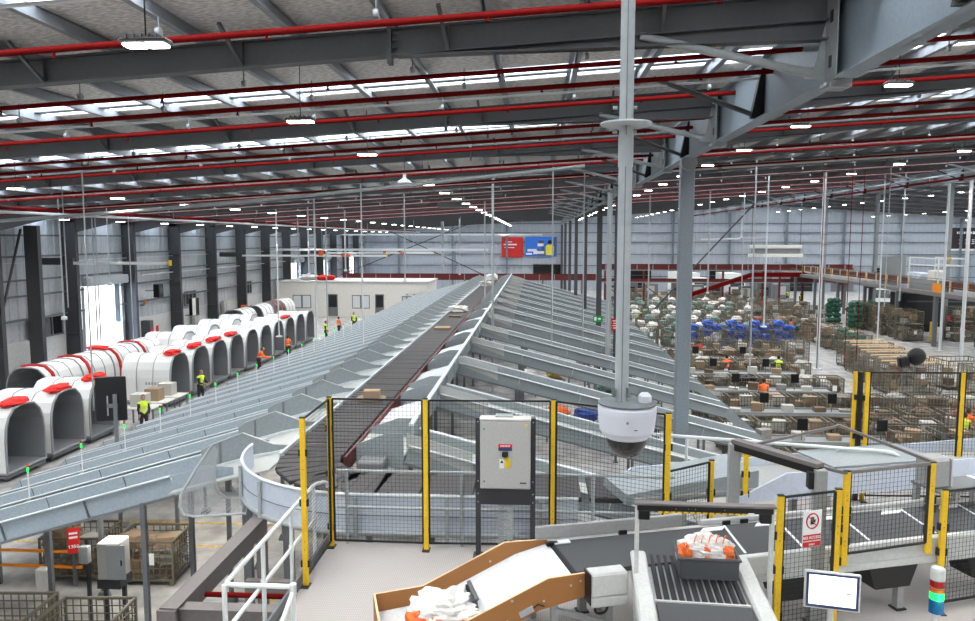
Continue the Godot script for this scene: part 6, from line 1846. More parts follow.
	var yb := thing("yellow_bollard", "yellow square bollard beside the stillages under the mezzanine", "bollard", Vector3(33.4, 0, -64.8))
	part(yb, "shaft", G.new().rbox(Vector3(0, .9, 0), Vector3(.5, 1.8, .3), .03), M.line_yellow)
	part(yb, "base", G.new().box(Vector3(0, .03, 0), Vector3(.7, .06, .5)), M.zinc_dark)
	for i in 2:
		for j in 2:
			var p := Vector3(36.6 + 2.0 * i, 1.5 * j, -66.6 - .3 * i)
			stillage(p, 0, "brown stillage beside the dark lorry's tail, %s, %s" % [["lower", "upper"][j], ["left", "right"][i]], "stillages by the lorry", 1.8, 1.5, 1.4)
			fill(p, "mixed", 4, "in the %s %s stillage beside the dark lorry" % [["lower", "upper"][j], ["first", "second"][i]], "parcels by the lorry", 1.3, .8)
	# long crates with pale lids in front of the aisle
	for i in 5:
		var p := Vector3(22.6 - .32 * i, 0, -52.5 + 2.15 * i)
		var o := stillage(p, .12, "wide wire crate with pale bars on top, %s from the round black mirror" % nth(5 - i), "wide crates with pale bars", 3.0, 1.7, 1.7)
		for q in 2: part(o, "pale_bar", G.new().box(Vector3(0, 1.76, -.4 + .8 * q), Vector3(2.6, .07, .12)), M.board_edge)
		fill(p, "grey" if i % 2 else "mixed", 4, "in a wide wire crate, %s from the round black mirror" % nth(5 - i), "parcels in the wide crates", 1.3, 1.3)
	for i in 3:
		var p := Vector3(25.0 + .4 * i, 0, -45.5 + 2.4 * i)
		stillage(p, .1, "wide wire crate beside the pale bar crates, %s from the aisle pole" % nth(i + 1), "wide crates by the aisle pole", 2.4, 1.8, 1.7)
		fill(p, "mixed", 4, "in the %s wide crate by the aisle pole" % nth(i + 1), "parcels by the aisle pole", 1.4, 1.0)
	# round mirror and camera on thin poles
	var m := thing("convex_mirror", "round black convex mirror on a thin pole before the wide crates", "mirror", Vector3(19.85, 0, -40))
	part(m, "dome", G.new().blob(Vector3(0, 2.65, 0), Vector3(.48, .46, .26), FastNoiseLite.new(), 0, 1.0, 20, 12), M.plastic_black)
	part(m, "pole", G.new().tube(Vector3(0, 0, -.1), Vector3(0, 2.4, -.1), .03, -1, 6), M.zinc_dark)
	part(m, "foot", G.new().rbox(Vector3(.1, .15, 0), Vector3(1.0, .3, .7), .1), M.plastic_black)
	var cb := thing("pole_speaker", "black box loudspeaker on a thin pole left of the round mirror", "speaker", Vector3(19.2, 0, -40))
	part(cb, "box", G.new().rbox(Vector3(0, 2.38, 0), Vector3(.52, .56, .4), .06, Basis(Vector3(0, 0, 1), .2)), M.plastic_black)
	part(cb, "pole", G.new().tube(Vector3(0, 0, 0), Vector3(0, 2.2, 0), .025, -1, 6), M.zinc_dark)
	for a in 3: part(cb, "tripod_leg", G.new().tube(Vector3(0, .7, 0), Vector3(cos(a * 2.1) * .5, 0, sin(a * 2.1) * .5), .02, -1, 5), M.zinc_dark)
	# notice boards between the chutes
	for q in [[2.95, "green", M.sign_green, .5, .75], [3.5, "orange", M.sign_orange, .28, .8]]:
		var nb := thing("notice_board", "%s notice board on a stand between the long chutes" % q[1], "board", Vector3(q[0], 0, -32.2))
		part(nb, "board", G.new().rbox(Vector3(0, 1.6, 0), Vector3(q[3], q[4], .04), .01), q[2])
		part(nb, "post", G.new().box(Vector3(0, .62, -.03), Vector3(.06, 1.24, .04)), M.zinc_dark)
		part(nb, "foot", G.new().box(Vector3(0, .02, 0), Vector3(.4, .04, .4)), M.zinc_dark)
	# trolleys of sacks under the long chutes
	var tk := [[1.2, 42.0, M.line_yellow, "yellow"], [2.4, 42.4, M.bag_orange, "orange"], [-.4, 41.5, M.bag_white, "white"], [1.0, 32.2, M.bag_orange, "orange"], [2.2, 32.0, M.bag_blue, "blue"], [4.6, 31.6, M.bag_blue, "dark blue"], [3.6, 37.2, M.bag_green, "green"], [5.6, 31.2, M.carton, "brown"], [3.0, 46.5, M.bag_grey, "grey"], [5.2, 41.8, M.bag_teal, "teal"]]
	for i in tk.size():
		var t: Array = tk[i]
		var tr := thing("flat_trolley", "flat trolley with the %s sack beside the %s long chute from the control cabinet" % [t[3], nth(int((t[1] - 12.4) / 4.9) + 1)], "trolley", Vector3(t[0], 0, -t[1]))
		part(tr, "bed", G.new().box(Vector3(0, .9, 0), Vector3(1.1, .06, .8)), M.bench_grey)
		for x in [-.45, .45]:
			for z in [-.3, .3]: part(tr, "leg", G.new().box(Vector3(x, .44, z), Vector3(.06, .88, .06)), M.leg_grey)
		var nz := FastNoiseLite.new()
		nz.seed = i
		nz.frequency = .02
		single("sack", G.new().blob(Vector3(0, .28, 0), Vector3(.5, .28, .36), nz, .5, .75), t[2], "%s sack on a trolley beside the %s long chute from the control cabinet" % [t[3], nth(int((t[1] - 12.4) / 4.9) + 1)], "sack", Vector3(t[0], .935, -t[1]), "sacks under the long chutes")

func truck(called: String, label: String, at: Vector3, turn: float, white: bool) -> void:
	var o := thing(called, label, "truck", at, turn)
	var m: Material = M.truck_white if white else M.truck_dark
	if white:
		var c := part(o, "cab", G.new().prism([Vector2(-1.1, .6), Vector2(1.1, .6), Vector2(1.1, 1.7), Vector2(.75, 2.9), Vector2(-1.1, 2.9)], Vector3(0, 0, 0), Vector3(0, 0, 1), Vector3.UP, Vector3(2.3, 0, 0)), m)
		part(c, "windscreen", G.new().beam(Vector3(0, 1.75, 1.1), Vector3(0, 2.7, .83), 2.0, .03, Vector3(0, 0, 1)), M.pane_dark)
		part(c, "grille", G.new().box(Vector3(0, 1.05, 1.11), Vector3(1.5, .5, .03)), M.tote_grey)
		for s in [-.9, .9]: part(c, "headlamp", G.new().box(Vector3(s, .95, 1.12), Vector3(.3, .2, .04)), M.slide_white)
		part(c, "bumper", G.new().rbox(Vector3(0, .6, 1.12), Vector3(2.3, .3, .2), .05), M.tote_grey)
		part(o, "cargo_box", G.new().rbox(Vector3(0, 2.1, -4.2), Vector3(2.4, 2.9, 5.8), .04), m)
		part(o, "chassis", G.new().box(Vector3(0, .55, -3.4), Vector3(1.2, .25, 7.2)), M.tyre)
	else:
		part(o, "trailer_body", G.new().rbox(Vector3(0, 2.2, -6), Vector3(9.4, 2.9, 2.5), .05), m)
		part(o, "side_stripe", G.new().box(Vector3(-1.5, 2.9, -4.74), Vector3(5.5, .14, .02)), M.tote_grey)
		for y in [2.3, 2.75]: part(o, "tail_lamp", G.new().rbox(Vector3(4.3, y, -4.73), Vector3(.26, .3, .05), .03), M.lamp_red)
		part(o, "number_plate", G.new().box(Vector3(2.9, 1.6, -4.73), Vector3(.6, .4, .03)), M.sign_white)
		part(o, "red_flap", G.new().box(Vector3(-.4, 1.3, -4.72), Vector3(.8, .6, .04)), M.sign_red)
		part(o, "chassis", G.new().box(Vector3(0, .6, -6), Vector3(9.0, .3, 1.2)), M.tyre)
	for z in ([0.0, -5.5] if white else [-5.1, -6.9]):
		for s in ([-.95, .95] if white else [-3.4, -2.2, 2.6]):
			var w := G.new()
			if white: w.tube(Vector3(s - .14, .48, z), Vector3(s + .14, .48, z), .48, -1, 16)
			else: w.tube(Vector3(s, .5, z - .14), Vector3(s, .5, z + .14), .5, -1, 16)
			part(o, "wheel", w, M.tyre)

func mezzanine() -> void:
	var o := thing("mezzanine_conveyor", "raised conveyor on steel stilts with brown side panels along the aisle", "conveyor", Vector3(33.4, 0, 0))
	var a := -49.0
	var b := -104.0
	part(o, "deck_edge", G.new().span(Vector3(-1.1, 4.1, a), Vector3(-.95, 4.4, b)), M.deck_beam)
	part(o, "deck_edge", G.new().span(Vector3(2.3, 4.1, a), Vector3(2.45, 4.4, b)), M.deck_beam)
	part(o, "deck", G.new().span(Vector3(-1.0, 4.36, a), Vector3(2.4, 4.42, b)), M.zinc_dark)
	part(o, "conveyor_belt", G.new().span(Vector3(.1, 5.2, a), Vector3(1.2, 5.26, b)), M.belt_dark)
	var z := a - .5
	var i := 0
	while z > b + 2:
		part(o, "side_panel", G.new().box(Vector3(.02, 4.98, z - 1.1), Vector3(.05, .55, 1.7)), M.brown_panel)
		part(o, "panel_stud", G.new().box(Vector3(-.02, 4.85, z - 2.1), Vector3(.07, .95, .14)), M.board_edge)
		if i % 3 == 0:
			for x in [-1.0, 2.35]:
				part(o, "stilt", G.new().box(Vector3(x, 2.05, z), Vector3(.26, 4.1, .26)), M.leg_grey)
			part(o, "cross_beam", G.new().box(Vector3(.7, 4.0, z), Vector3(3.4, .22, .14)), M.leg_grey)
		if i % 2 == 0: part(o, "rail_post", G.new().box(Vector3(-1.02, 4.95, z), Vector3(.05, 1.1, .05)), M.line_yellow)
		z -= 2.2
		i += 1
	for y in [4.95, 5.5]: part(o, "hand_rail", G.new().span(Vector3(-1.04, y, a), Vector3(-1.0, y + .045, b)), M.cage_steel)
	var w := thing("wrapping_machine", "white framed machine standing on the raised conveyor", "machine", Vector3(34.0, 4.42, -66))
	for x in [-1.1, 1.1]:
		for q in [-2.4, 2.4]: part(w, "frame_post", G.new().box(Vector3(x, 1.35, q), Vector3(.1, 2.7, .1)), M.rail_white)
	for y in [2.1, 2.68]:
		part(w, "frame_bar", G.new().box(Vector3(-1.1, y, 0), Vector3(.09, .09, 4.8)), M.rail_white)
		part(w, "frame_bar", G.new().box(Vector3(1.1, y, 0), Vector3(.09, .09, 4.8)), M.rail_white)
		part(w, "frame_bar", G.new().box(Vector3(0, y, 2.4), Vector3(2.2, .09, .09)), M.rail_white)
	part(w, "press_head", G.new().rbox(Vector3(-.5, 1.25, 1.0), Vector3(.9, .9, 1.2), .1), M.office_wall)
	for q in 4: part(w, "hood", G.new().rbox(Vector3(-.6, 1.15, -.4 - .75 * q), Vector3(.8, .5, .65), .06), M.guard_white)
	part(w, "feed_table", G.new().box(Vector3(-.4, .45, 0), Vector3(1.3, .9, 4.6)), M.strut_paint)
	part(w, "yellow_light", G.new().box(Vector3(-.3, 2.62, 2.45), Vector3(.3, .3, .05)), M.line_yellow)
	var ob := thing("orange_panel", "orange panel hanging on the raised conveyor's handrail", "panel", Vector3(32.3, 4.45, -62.5))
	part(ob, "panel", G.new().box(Vector3(0, .35, 0), Vector3(.06, .7, 1.3)), M.sign_orange)
	part(ob, "clip", G.new().box(Vector3(.05, .68, 0), Vector3(.12, .06, .2)), M.zinc_dark)
	var pn := thing("grey_partition", "tall grey partition panel on the raised conveyor", "partition", Vector3(34.6, 4.42, -75))
	part(pn, "panel", G.new().box(Vector3(0, 1.3, 0), Vector3(2.2, 2.6, .1)), M.strut_paint)
	part(pn, "foot", G.new().box(Vector3(0, .05, 0), Vector3(2.2, .1, .5)), M.zinc_dark)
	# red conveyors crossing in the background
	var r := thing("red_crossing_conveyor", "red conveyor pair crossing the hall behind the pale box column", "conveyor", Vector3(0, 0, -98))
	for q in [[4.75, 5.4], [3.2, 3.55]]:
		part(r, "side_plate", G.new().span(Vector3(8.5, q[0], .4), Vector3(40, q[1], .46)), M.frame_maroon)
		part(r, "top_flange", G.new().span(Vector3(8.5, q[1], .36), Vector3(40, q[1] + .07, .52)), M.pipe_red)
		part(r, "lower_lip", G.new().span(Vector3(8.5, q[0] - .12, .36), Vector3(40, q[0], .5)), M.strut_paint)
	for q in 16: part(r, "side_stiffener", G.new().span(Vector3(9 + 2.0 * q, 4.75, .46), Vector3(9.12 + 2.0 * q, 5.4, .5)), M.strut_paint)
	for q in 7:
		part(r, "trestle", G.new().box(Vector3(9 + 5.0 * q, 2.4, .2), Vector3(.22, 4.8, .3)), M.frame_maroon)
		if q < 2: part(r, "trestle_brace", G.new().beam(Vector3(9 + 5.0 * q, 2.8, .2), Vector3(12.5 + 5.0 * q, .2, .2), .12, .12), M.frame_maroon)
	var ic := thing("inclined_red_conveyor", "inclined red conveyor rising to the red crossing before the white trucks", "conveyor", Vector3(0, 0, -94))
	part(ic, "side_plate", G.new().beam(Vector3(18.6, 1.6, 0), Vector3(26.6, 4.3, 0), .06, .5), M.pipe_red)
	part(ic, "level_plate", G.new().span(Vector3(26.6, 4.05, -.03), Vector3(33, 4.6, .03)), M.pipe_red)
	part(ic, "falling_plate", G.new().beam(Vector3(33, 4.3, 0), Vector3(38, 3.2, 0), .06, .5), M.frame_maroon)
	part(ic, "belt", G.new().beam(Vector3(18.6, 1.8, -.5), Vector3(26.6, 4.5, -.5), .9, .05), M.belt_dark)
	for x in [19.4, 24.0, 30.0]: part(ic, "trestle", G.new().box(Vector3(x, lerpf(.9, 2.0, (x - 19) / 11), -.3), Vector3(.2, lerpf(1.8, 4.0, (x - 19) / 11), .2)), M.frame_maroon)

func under_chutes() -> void:
	# things standing below the nearest chutes at the lower left
	var c := thing("junction_cabinet", "pale grey electrical box on dark posts below the nearest chutes", "cabinet", Vector3(-9.55, 0, -15.9))
	part(c, "body", G.new().rbox(Vector3(0, 1.55, 0), Vector3(.5, .85, .5), .02), M.cabinet_grey)
	part(c, "door", G.new().rbox(Vector3(.2, 1.55, .255), Vector3(.44, .8, .02), .008), M.zinc)
	part(c, "handle", G.new().box(Vector3(.33, 1.55, .272), Vector3(.03, .12, .02)), M.plastic_black)
	part(c, "plinth", G.new().box(Vector3(0, 1.02, 0), Vector3(.54, .2, .5)), M.cabinet_stand)
	for s in [-.22, .22]: part(c, "post", G.new().box(Vector3(s, .5, 0), Vector3(.08, 1.0, .08)), M.cabinet_stand)
	var w := thing("wall_box", "small white junction box on a post below the nearest chutes", "box", Vector3(-11.0, 0, -15.6))
	part(w, "body", G.new().rbox(Vector3(0, 1.15, 0), Vector3(.34, .5, .2), .02), M.office_wall)
	part(w, "post", G.new().box(Vector3(0, 1.2, -.12), Vector3(.07, 2.4, .07)), M.zinc_dark)
	var q := thing("junction_box", "small grey junction box beside the pale electrical box", "box", Vector3(-10.1, 0, -15.7))
	part(q, "body", G.new().rbox(Vector3(0, 1.7, 0), Vector3(.22, .4, .16), .02), M.zinc)
	part(q, "post", G.new().box(Vector3(0, 1.0, -.1), Vector3(.07, 2.0, .07)), M.cabinet_stand)
	for r in [[-10.75, 1.75, 16.3, "1350", "below the nearest chute"], [-9.9, 2.6, 19.6, "1351", "farther back below the chutes"]]:
		var s := thing("chute_sign", "red lane sign with white figures " + r[4], "sign", Vector3(r[0], r[1], -r[2]), .5)
		part(s, "plate", G.new().rbox(Vector3(0, 0, 0), Vector3(.26, .62, .015), .006), M.sign_red)
		for y in [.18, .08]: part(s, "text_line", G.new().box(Vector3(0, y, .009), Vector3(.18, .05, .003)), M.sign_white)
		lettering(s, r[3], Vector3(0, -.14, .009), .11, M.sign_white)
		part(s, "hanger", G.new().box(Vector3(0, .5, -.01), Vector3(.02, .5, .02)), M.zinc_dark)
	for i in 4:
		var p: Vector3 = [Vector3(-9.9, 0, -18.3), Vector3(-11.9, 0, -18.4), Vector3(-9.2, 0, -14.2), Vector3(-11.0, 0, -14.3)][i]
		stillage(p, .06, ["brown wire stillage of red brown cartons behind the pale electrical box", "brown wire stillage at the far left below the chutes", "empty wire stillage in front of the pale electrical box", "wire stillage beside the small white junction box"][i], "stillages below the chutes", 1.5, 1.2, 1.15)
		if i < 2: fill(p, "mixed", 5, "in the stillage %s below the nearest chutes" % ["behind the pale electrical box", "at the far left"][i], "cartons below the chutes", 1.0, .6)
	var b := thing("barrier_rail", "orange yellow barrier rails below the chutes at the left", "barrier", Vector3(-13.6, 0, -17.6))
	for y in [.5, .9]: part(b, "rail", G.new().box(Vector3(0, y, 0), Vector3(4.4, .07, .05)), M.sign_orange)
	for x in [-2.0, 0, 2.0]: part(b, "post", G.new().box(Vector3(x, .5, 0), Vector3(.08, 1.0, .08)), M.leg_grey)

func added_under_lamps() -> void:
	# made-up tube lamps hidden under the chutes, added to brighten the floor below
	for i in 5:
		var o := thing("added_tube_lamp", "added white tube lamp hidden under the chutes, %s from the platform" % nth(i + 1), "lamp", Vector3(-9.3, 2.88, -16.3 - 3.82 * i), 0, "added tube lamps under the chutes")
		part(o, "housing", G.new().rbox(Vector3(0, .06, 0), Vector3(1.2, .06, .12), .01), M.conduit_white)
		part(o, "added_lamp_tube", G.new().tube(Vector3(-.55, .015, 0), Vector3(.55, .015, 0), .014, -1, 8), M.added_lamp_tube)
		for s in [-.5, .5]: part(o, "hanger", G.new().box(Vector3(s, .2, 0), Vector3(.02, .26, .02)), M.zinc_dark)
		var l := AreaLight3D.new()
		l.name = "added_tube_light"
		l.area_size = Vector2(1.1, .06)
		l.area_normalize_energy = true
		l.light_energy = 9.0
		l.light_color = Color(1, .985, .95)
		l.shadow_enabled = true
		o.add_child(l)
		l.position = Vector3(0, -.01, 0)
		l.rotation.x = -PI / 2

# ------------------------------------------------------------------ people: one smooth skin over a posed skeleton
const SKIN := 0
const HAIR := 1
const VEST := 2
const SHIRT := 3
const TROUSERS := 4
const BOOTS := 5
const BAND := 6

func skeleton(pose: String) -> Array:
	# [from, to, radius from, radius to, cloth]
	var lean := 0.0
	var reach := .12
	var lift := .95
	if pose == "bend":
		lean = .42
		reach = .42
		lift = 1.02
	elif pose == "work":
		lean = .12
		reach = .34
		lift = 1.08
	var hip := Vector3(0, .93, 0)
	var up := Vector3(0, cos(lean), sin(lean))
	var chest := hip + up * .36
	var neck := hip + up * .52
	var head := neck + Vector3(0, cos(lean * .8), sin(lean * .8)) * .16 + Vector3(0, 0, .02)
	var b := []
	b.append([hip + Vector3(0, .02, 0), chest, .135, .155, VEST])
	b.append([chest, chest + up * .1, .155, .13, VEST])
	b.append([hip + Vector3(-.06, -.02, 0), hip + Vector3(.06, -.02, 0), .13, .13, TROUSERS])
	b.append([neck - up * .04, head - up * .06, .055, .052, SKIN])
	b.append([head, head + up * .07, .088, .092, SKIN])
	b.append([head + Vector3(0, .05, -.03), head + Vector3(0, .1, -.015), .092, .085, HAIR])
	b.append([head + Vector3(0, -.01, .085), head + Vector3(0, .02, .088), .014, .012, SKIN])
	for s in [-1.0, 1.0]:
		var sh := chest + up * .1 + Vector3(s * .18, 0, 0)
		var el: Vector3 = sh + Vector3(s * .05, -.26, reach * .35)
		var ha: Vector3 = Vector3(s * .17, lift, sh.z + reach + .05)
		if pose == "stand": ha = el + Vector3(-s * .02, -.24, .07)
		b.append([chest + up * .08 + Vector3(s * .06, 0, 0), sh, .09, .072, VEST])
		b.append([sh, el, .066, .05, SHIRT])
		b.append([el, ha, .048, .036, SHIRT])
		var dir := (ha - el).normalized()
		b.append([ha, ha + dir * .09, .04, .03, SKIN])
		b.append([ha + dir * .08, ha + dir * .16 + Vector3(0, -.02, 0), .03, .018, SKIN])
		b.append([ha + Vector3(-s * .03, 0, .01), ha + dir * .08 + Vector3(-s * .05, 0, .02), .016, .012, SKIN])
		var st := .06 if s > 0 else -.05
		var kn := Vector3(s * .105, .5, st * .6 + .02)
		var an := Vector3(s * .115, .1, st)
		b.append([hip + Vector3(s * .085, -.04, 0), kn, .1, .068, TROUSERS])
		b.append([kn, an, .066, .048, TROUSERS])
		b.append([an + Vector3(0, -.05, -.03), an + Vector3(s * .02, -.06, .15), .048, .04, BOOTS])
	return b

func body_field(bones: Array, cell: float) -> Array:
	var lo := Vector3(INF, INF, INF)
	var hi := -lo
	for b in bones:
		for e in 2:
			var r: float = b[2 + e] + .04
			lo = lo.min(b[e] - Vector3(r, r, r))
			hi = hi.max(b[e] + Vector3(r, r, r))
	var nx := int((hi.x - lo.x) / cell) + 2
	var ny := int((hi.y - lo.y) / cell) + 2
	var nz := int((hi.z - lo.z) / cell) + 2
	var f := PackedFloat32Array()
	f.resize(nx * ny * nz)
	f.fill(1.0)
	var owner := PackedByteArray()
	owner.resize(nx * ny * nz)
	var best := PackedFloat32Array()
	best.resize(nx * ny * nz)
	best.fill(10.0)
	var k := .035
	for b in bones:
		var p: Vector3 = b[0]
		var q: Vector3 = b[1]
		var r0: float = b[2]
		var r1: float = b[3]
		var m := maxf(r0, r1) + .07
		var a0 := (p.min(q) - Vector3(m, m, m) - lo) / cell
		var a1 := (p.max(q) + Vector3(m, m, m) - lo) / cell
		var d := q - p
		var dd := maxf(d.length_squared(), 1e-6)
		for iz in range(maxi(0, int(a0.z)), mini(nz, int(a1.z) + 1)):
			for iy in range(maxi(0, int(a0.y)), mini(ny, int(a1.y) + 1)):
				for ix in range(maxi(0, int(a0.x)), mini(nx, int(a1.x) + 1)):
					var w := lo + Vector3(ix, iy, iz) * cell
					var t := clampf((w - p).dot(d) / dd, 0, 1)
					var v := w.distance_to(p + d * t) - lerpf(r0, r1, t)
					var at := (iz * ny + iy) * nx + ix
					if v < best[at]:
						best[at] = v
						owner[at] = b[4]
					var o := f[at]
					var h := clampf(.5 + .5 * (o - v) / k, 0, 1)
					f[at] = lerpf(o, v, h) - k * h * (1 - h)
	return [f, owner, lo, nx, ny, nz]

func body_mesh(field: Array, cell: float, colors: Dictionary) -> ArrayMesh:
	var f: PackedFloat32Array = field[0]
	var owner: PackedByteArray = field[1]
	var lo: Vector3 = field[2]
	var nx: int = field[3]
	var ny: int = field[4]
	var nz: int = field[5]
	var vid := {}
	var verts := PackedVector3Array()
	var norms := PackedVector3Array()
	var cols := PackedColorArray()
	var off := [0, 1, nx, nx + 1, nx * ny, nx * ny + 1, nx * ny + nx, nx * ny + nx + 1]
	for iz in nz - 1:
		for iy in ny - 1:
			for ix in nx - 1:
				var at := (iz * ny + iy) * nx + ix
				var neg := 0
				for o in off:
					if f[at + o] < 0: neg += 1
				if neg == 0 or neg == 8: continue
				var s := Vector3.ZERO
				var n := 0
				for e in [[0, 1], [2, 3], [4, 5], [6, 7], [0, 2], [1, 3], [4, 6], [5, 7], [0, 4], [1, 5], [2, 6], [3, 7]]:
					var a := f[at + off[e[0]]]
					var b := f[at + off[e[1]]]
					if (a < 0) != (b < 0):
						var t := a / (a - b)
						var pa := Vector3(e[0] & 1, (e[0] >> 1) & 1, e[0] >> 2)
						var pb := Vector3(e[1] & 1, (e[1] >> 1) & 1, e[1] >> 2)
						s += pa.lerp(pb, t)
						n += 1
				vid[at] = verts.size()
				var p := lo + (Vector3(ix, iy, iz) + s / n) * cell
				verts.append(p)
				var g := Vector3(f[at + 1] - f[at] + f[at + off[7]] - f[at + off[6]], f[at + nx] - f[at] + f[at + off[7]] - f[at + off[5]], f[at + nx * ny] - f[at] + f[at + off[7]] - f[at + off[3]])
				norms.append(g.normalized())
				var who: int = owner[at]
				if who == VEST and absf(p.y - 1.1) < .03: who = BAND
				cols.append(colors[who])
	var idx := PackedInt32Array()
	var st := [1, nx, nx * ny]
	for at in vid:
		var ix: int = at % nx
		var iy: int = (at / nx) % ny
		var iz: int = at / (nx * ny)
		for ax in 3:
			var u: int = st[(ax + 1) % 3]
			var v: int = st[(ax + 2) % 3]
			if [ix, iy, iz][(ax + 1) % 3] == 0 or [ix, iy, iz][(ax + 2) % 3] == 0: continue
			var a := f[at]
			var b := f[at + st[ax]]
			if (a < 0) == (b < 0): continue
			if not (vid.has(at - u) and vid.has(at - v) and vid.has(at - u - v)): continue
			var q := [vid[at], vid[at - u], vid[at - u - v], vid[at - v]]
			if a < 0: q.reverse()
			for w in [0, 1, 2, 0, 2, 3]: idx.append(q[w])
	var arr := []
	arr.resize(Mesh.ARRAY_MAX)
	arr[Mesh.ARRAY_VERTEX] = verts
	arr[Mesh.ARRAY_NORMAL] = norms
	arr[Mesh.ARRAY_COLOR] = cols
	arr[Mesh.ARRAY_INDEX] = idx
	var m := ArrayMesh.new()
	m.add_surface_from_arrays(Mesh.PRIMITIVE_TRIANGLES, arr)
	return m

func people() -> void:
	var orange := Color(.90, .16, .03)
	var yellow := Color(.62, .80, .05)
	var red := Color(.62, .05, .03)
	var dark := Color(.018, .018, .025)
	var fields := {}
	var meshes := {}
	for p in ["stand", "work", "bend"]: fields[p] = body_field(skeleton(p), .026)
	# x, d, turn (0 faces the camera), pose, vest, label
	var list := [
		[21.27, 67.2, 2.6, "work", "yellow", "person in a yellow vest and dark trousers at the green sack heap"],
		[22.3, 66.6, 1.9, "stand", "orange", "person in an orange vest beside the one in yellow at the green sacks"],
		[11.6, 45.7, 2.9, "bend", "orange", "person in an orange vest bending over a roller bench"],
		[14.6, 45.5, 2.4, "stand", "yellow", "person in a yellow vest at the aisle end of a roller bench"],
		[11.3, 52.0, 3.0, "work", "red", "person in a red top before the stillages of blue sacks"],
		[11.5, 38.0, 3.1, "stand", "orange", "person in an orange vest behind a brown carton at a roller bench"],
		[17.4, 31.0, 3.3, "stand", "yellow", "person in a yellow vest with back turned beyond the tall yellow fence"],
		[18.0, 31.8, 2.2, "stand", "orange", "person in an orange vest beside the worker in yellow beyond the tall fence"],
		[20.6, 90.6, 2.8, "stand", "orange", "person in an orange vest among the pale sacks, left of two"],
		[21.7, 90.8, 2.4, "stand", "orange", "person in an orange vest among the pale sacks, right of two"],
		[33.9, 98.0, .4, "stand", "yellow", "person in a yellow vest under the red crossing conveyor"],
		[34.2, 104.0, .8, "stand", "yellow", "person in a yellow vest behind another under the red crossing conveyor"],
		[16.4, 83.4, 1.5, "stand", "yellow", "person in a yellow vest beside the pale box column among pale sacks"],
		[20.4, 80.5, 2.4, "work", "yellow", "person in a yellow vest in the rows of pale sacks near the green heap"],
		[10.3, 75.0, 2.6, "work", "yellow", "person in a yellow vest among pale sacks behind the zinc downpipe"],
		[-17.6, 32.2, .6, "stand", "yellow", "person in a yellow vest half hidden by the big black screen"],
		[-17.9, 38.6, 1.2, "work", "yellow", "person in a yellow vest at the mouth of a white freight container"],
		[-17.9, 53.0, 2.9, "stand", "orange", "person in an orange vest with back turned by the freight containers"],
		[-18.0, 47.4, 1.8, "bend", "orange", "person in an orange vest reaching into a freight container"],
		[-17.8, 62.5, 1.6, "stand", "yellow", "person in a yellow vest farther along the freight containers"],
		[-17.6, 66.0, 2.5, "stand", "orange", "person in an orange vest near the last freight containers"],
		[-17.2, 70.0, .5, "stand", "yellow", "person in a yellow vest by the last freight containers before the office"],
		[-9.5, 86.0, .2, "stand", "yellow", "person in a yellow vest beside the white office corner"]]
	var hair := [Color(.02, .015, .012), Color(.05, .03, .02), Color(.01, .01, .01)]
	for i in list.size():
		var p: Array = list[i]
		var key := "%s_%s" % [p[3], p[4]]
		if not meshes.has(key):
			var vest: Color = {"orange": orange, "yellow": yellow, "red": red}[p[4]]
			meshes[key] = body_mesh(fields[p[3]], .026, {SKIN: Color(.42, .24, .16), HAIR: hair[meshes.size() % 3], VEST: vest, SHIRT: [dark, Color(.42, .24, .16), vest][meshes.size() % 3], TROUSERS: dark, BOOTS: Color(.03, .02, .015), BAND: Color(.6, .6, .55) if p[4] != "red" else dark})
		var o := single("person", meshes[key], M.people, p[5], "person", Vector3(p[0], .0, -p[1]), "workers in the hall")
		o.rotation.y = p[2]
	single("carton", G.new().rbox(Vector3(0, .25, 0), Vector3(.7, .5, .5), .02), M.carton, "brown carton on the roller bench before the worker in an orange vest", "carton", Vector3(11.4, .9, -36.2))

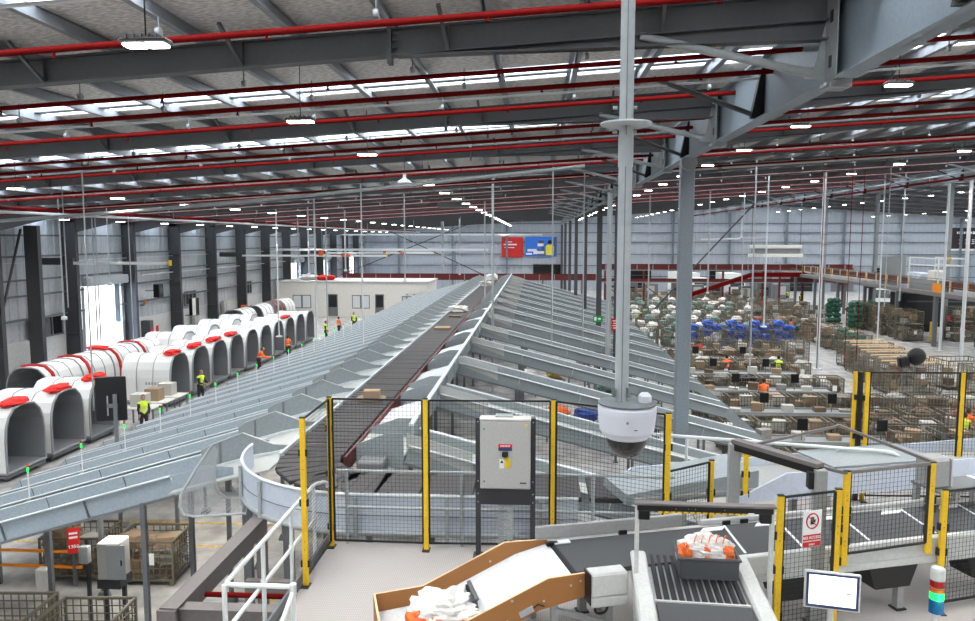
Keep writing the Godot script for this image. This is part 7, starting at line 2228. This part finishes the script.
func _ready() -> void:
	# camera
	var cam := Camera3D.new()
	cam.name = "camera"
	cam.fov = 44.98
	cam.near = .05
	cam.far = 400
	add_child(cam)
	cam.position = Vector3(0, EYE, 0)
	cam.rotation = Vector3(deg_to_rad(-5.521), deg_to_rad(3.645), 0)
	cam.current = true
	# sky, seen through the open doors
	var sky := ProceduralSkyMaterial.new()
	sky.sky_top_color = Color(.75, .85, 1.0)
	sky.sky_horizon_color = Color(.97, .98, 1.0)
	sky.ground_bottom_color = Color(.7, .7, .7)
	sky.ground_horizon_color = Color(.95, .96, .97)
	sky.sky_energy_multiplier = 3.0
	sky.ground_energy_multiplier = 2.0
	var env := Environment.new()
	env.background_mode = Environment.BG_SKY
	env.sky = Sky.new()
	env.sky.sky_material = sky
	env.tonemap_mode = Environment.TONE_MAPPER_LINEAR
	env.tonemap_exposure = 1.0
	env.sdfgi_enabled = true
	env.ssao_enabled = true
	env.ssil_enabled = true
	var we := WorldEnvironment.new()
	we.name = "environment"
	we.environment = env
	add_child(we)
	rng.seed = 2024
	make_materials()
	# the setting
	hall_floor()
	roof()
	walls()
	rafters()
	girder(4.15, 3.0, 118.0, 12.04, 10.96, "big blue grey plate girder running along the hall above the box column", "")
	girder(26.0, 20.0, 120.0, EYE + 4.3, EYE + 3.45, "blue grey plate girder running along the hall above the aisle", "")
	girder_columns()
	platform()
	# large things
	sorter()
	left_chutes()
	right_chutes()
	containers()
	office()
	mezzanine()
	conveyors()
	fences()
	control_cabinet()
	handrails()
	truck("dark_lorry", "dark lorry trailer with red tail lamps under the raised conveyor", Vector3(39.0, 0, -67.5), 0, false)
	truck("white_truck", "white truck with dark windscreen parked beyond the inclined red conveyor", Vector3(29.3, 0, -112), 0, true)
	truck("white_truck", "white truck farther left beyond the inclined red conveyor", Vector3(24.2, 0, -114), .3, true)
	truck("white_truck", "white truck parked behind the stilts of the raised conveyor", Vector3(41.5, 0, -92), -.3, true)
	dome_camera()
	packing_floor()
	under_chutes()
	added_under_lamps()
	wall_things()
	posters()
	people()
	services()
	lamps()
	drop_rods()
	belt_parcels()
	deck_things()
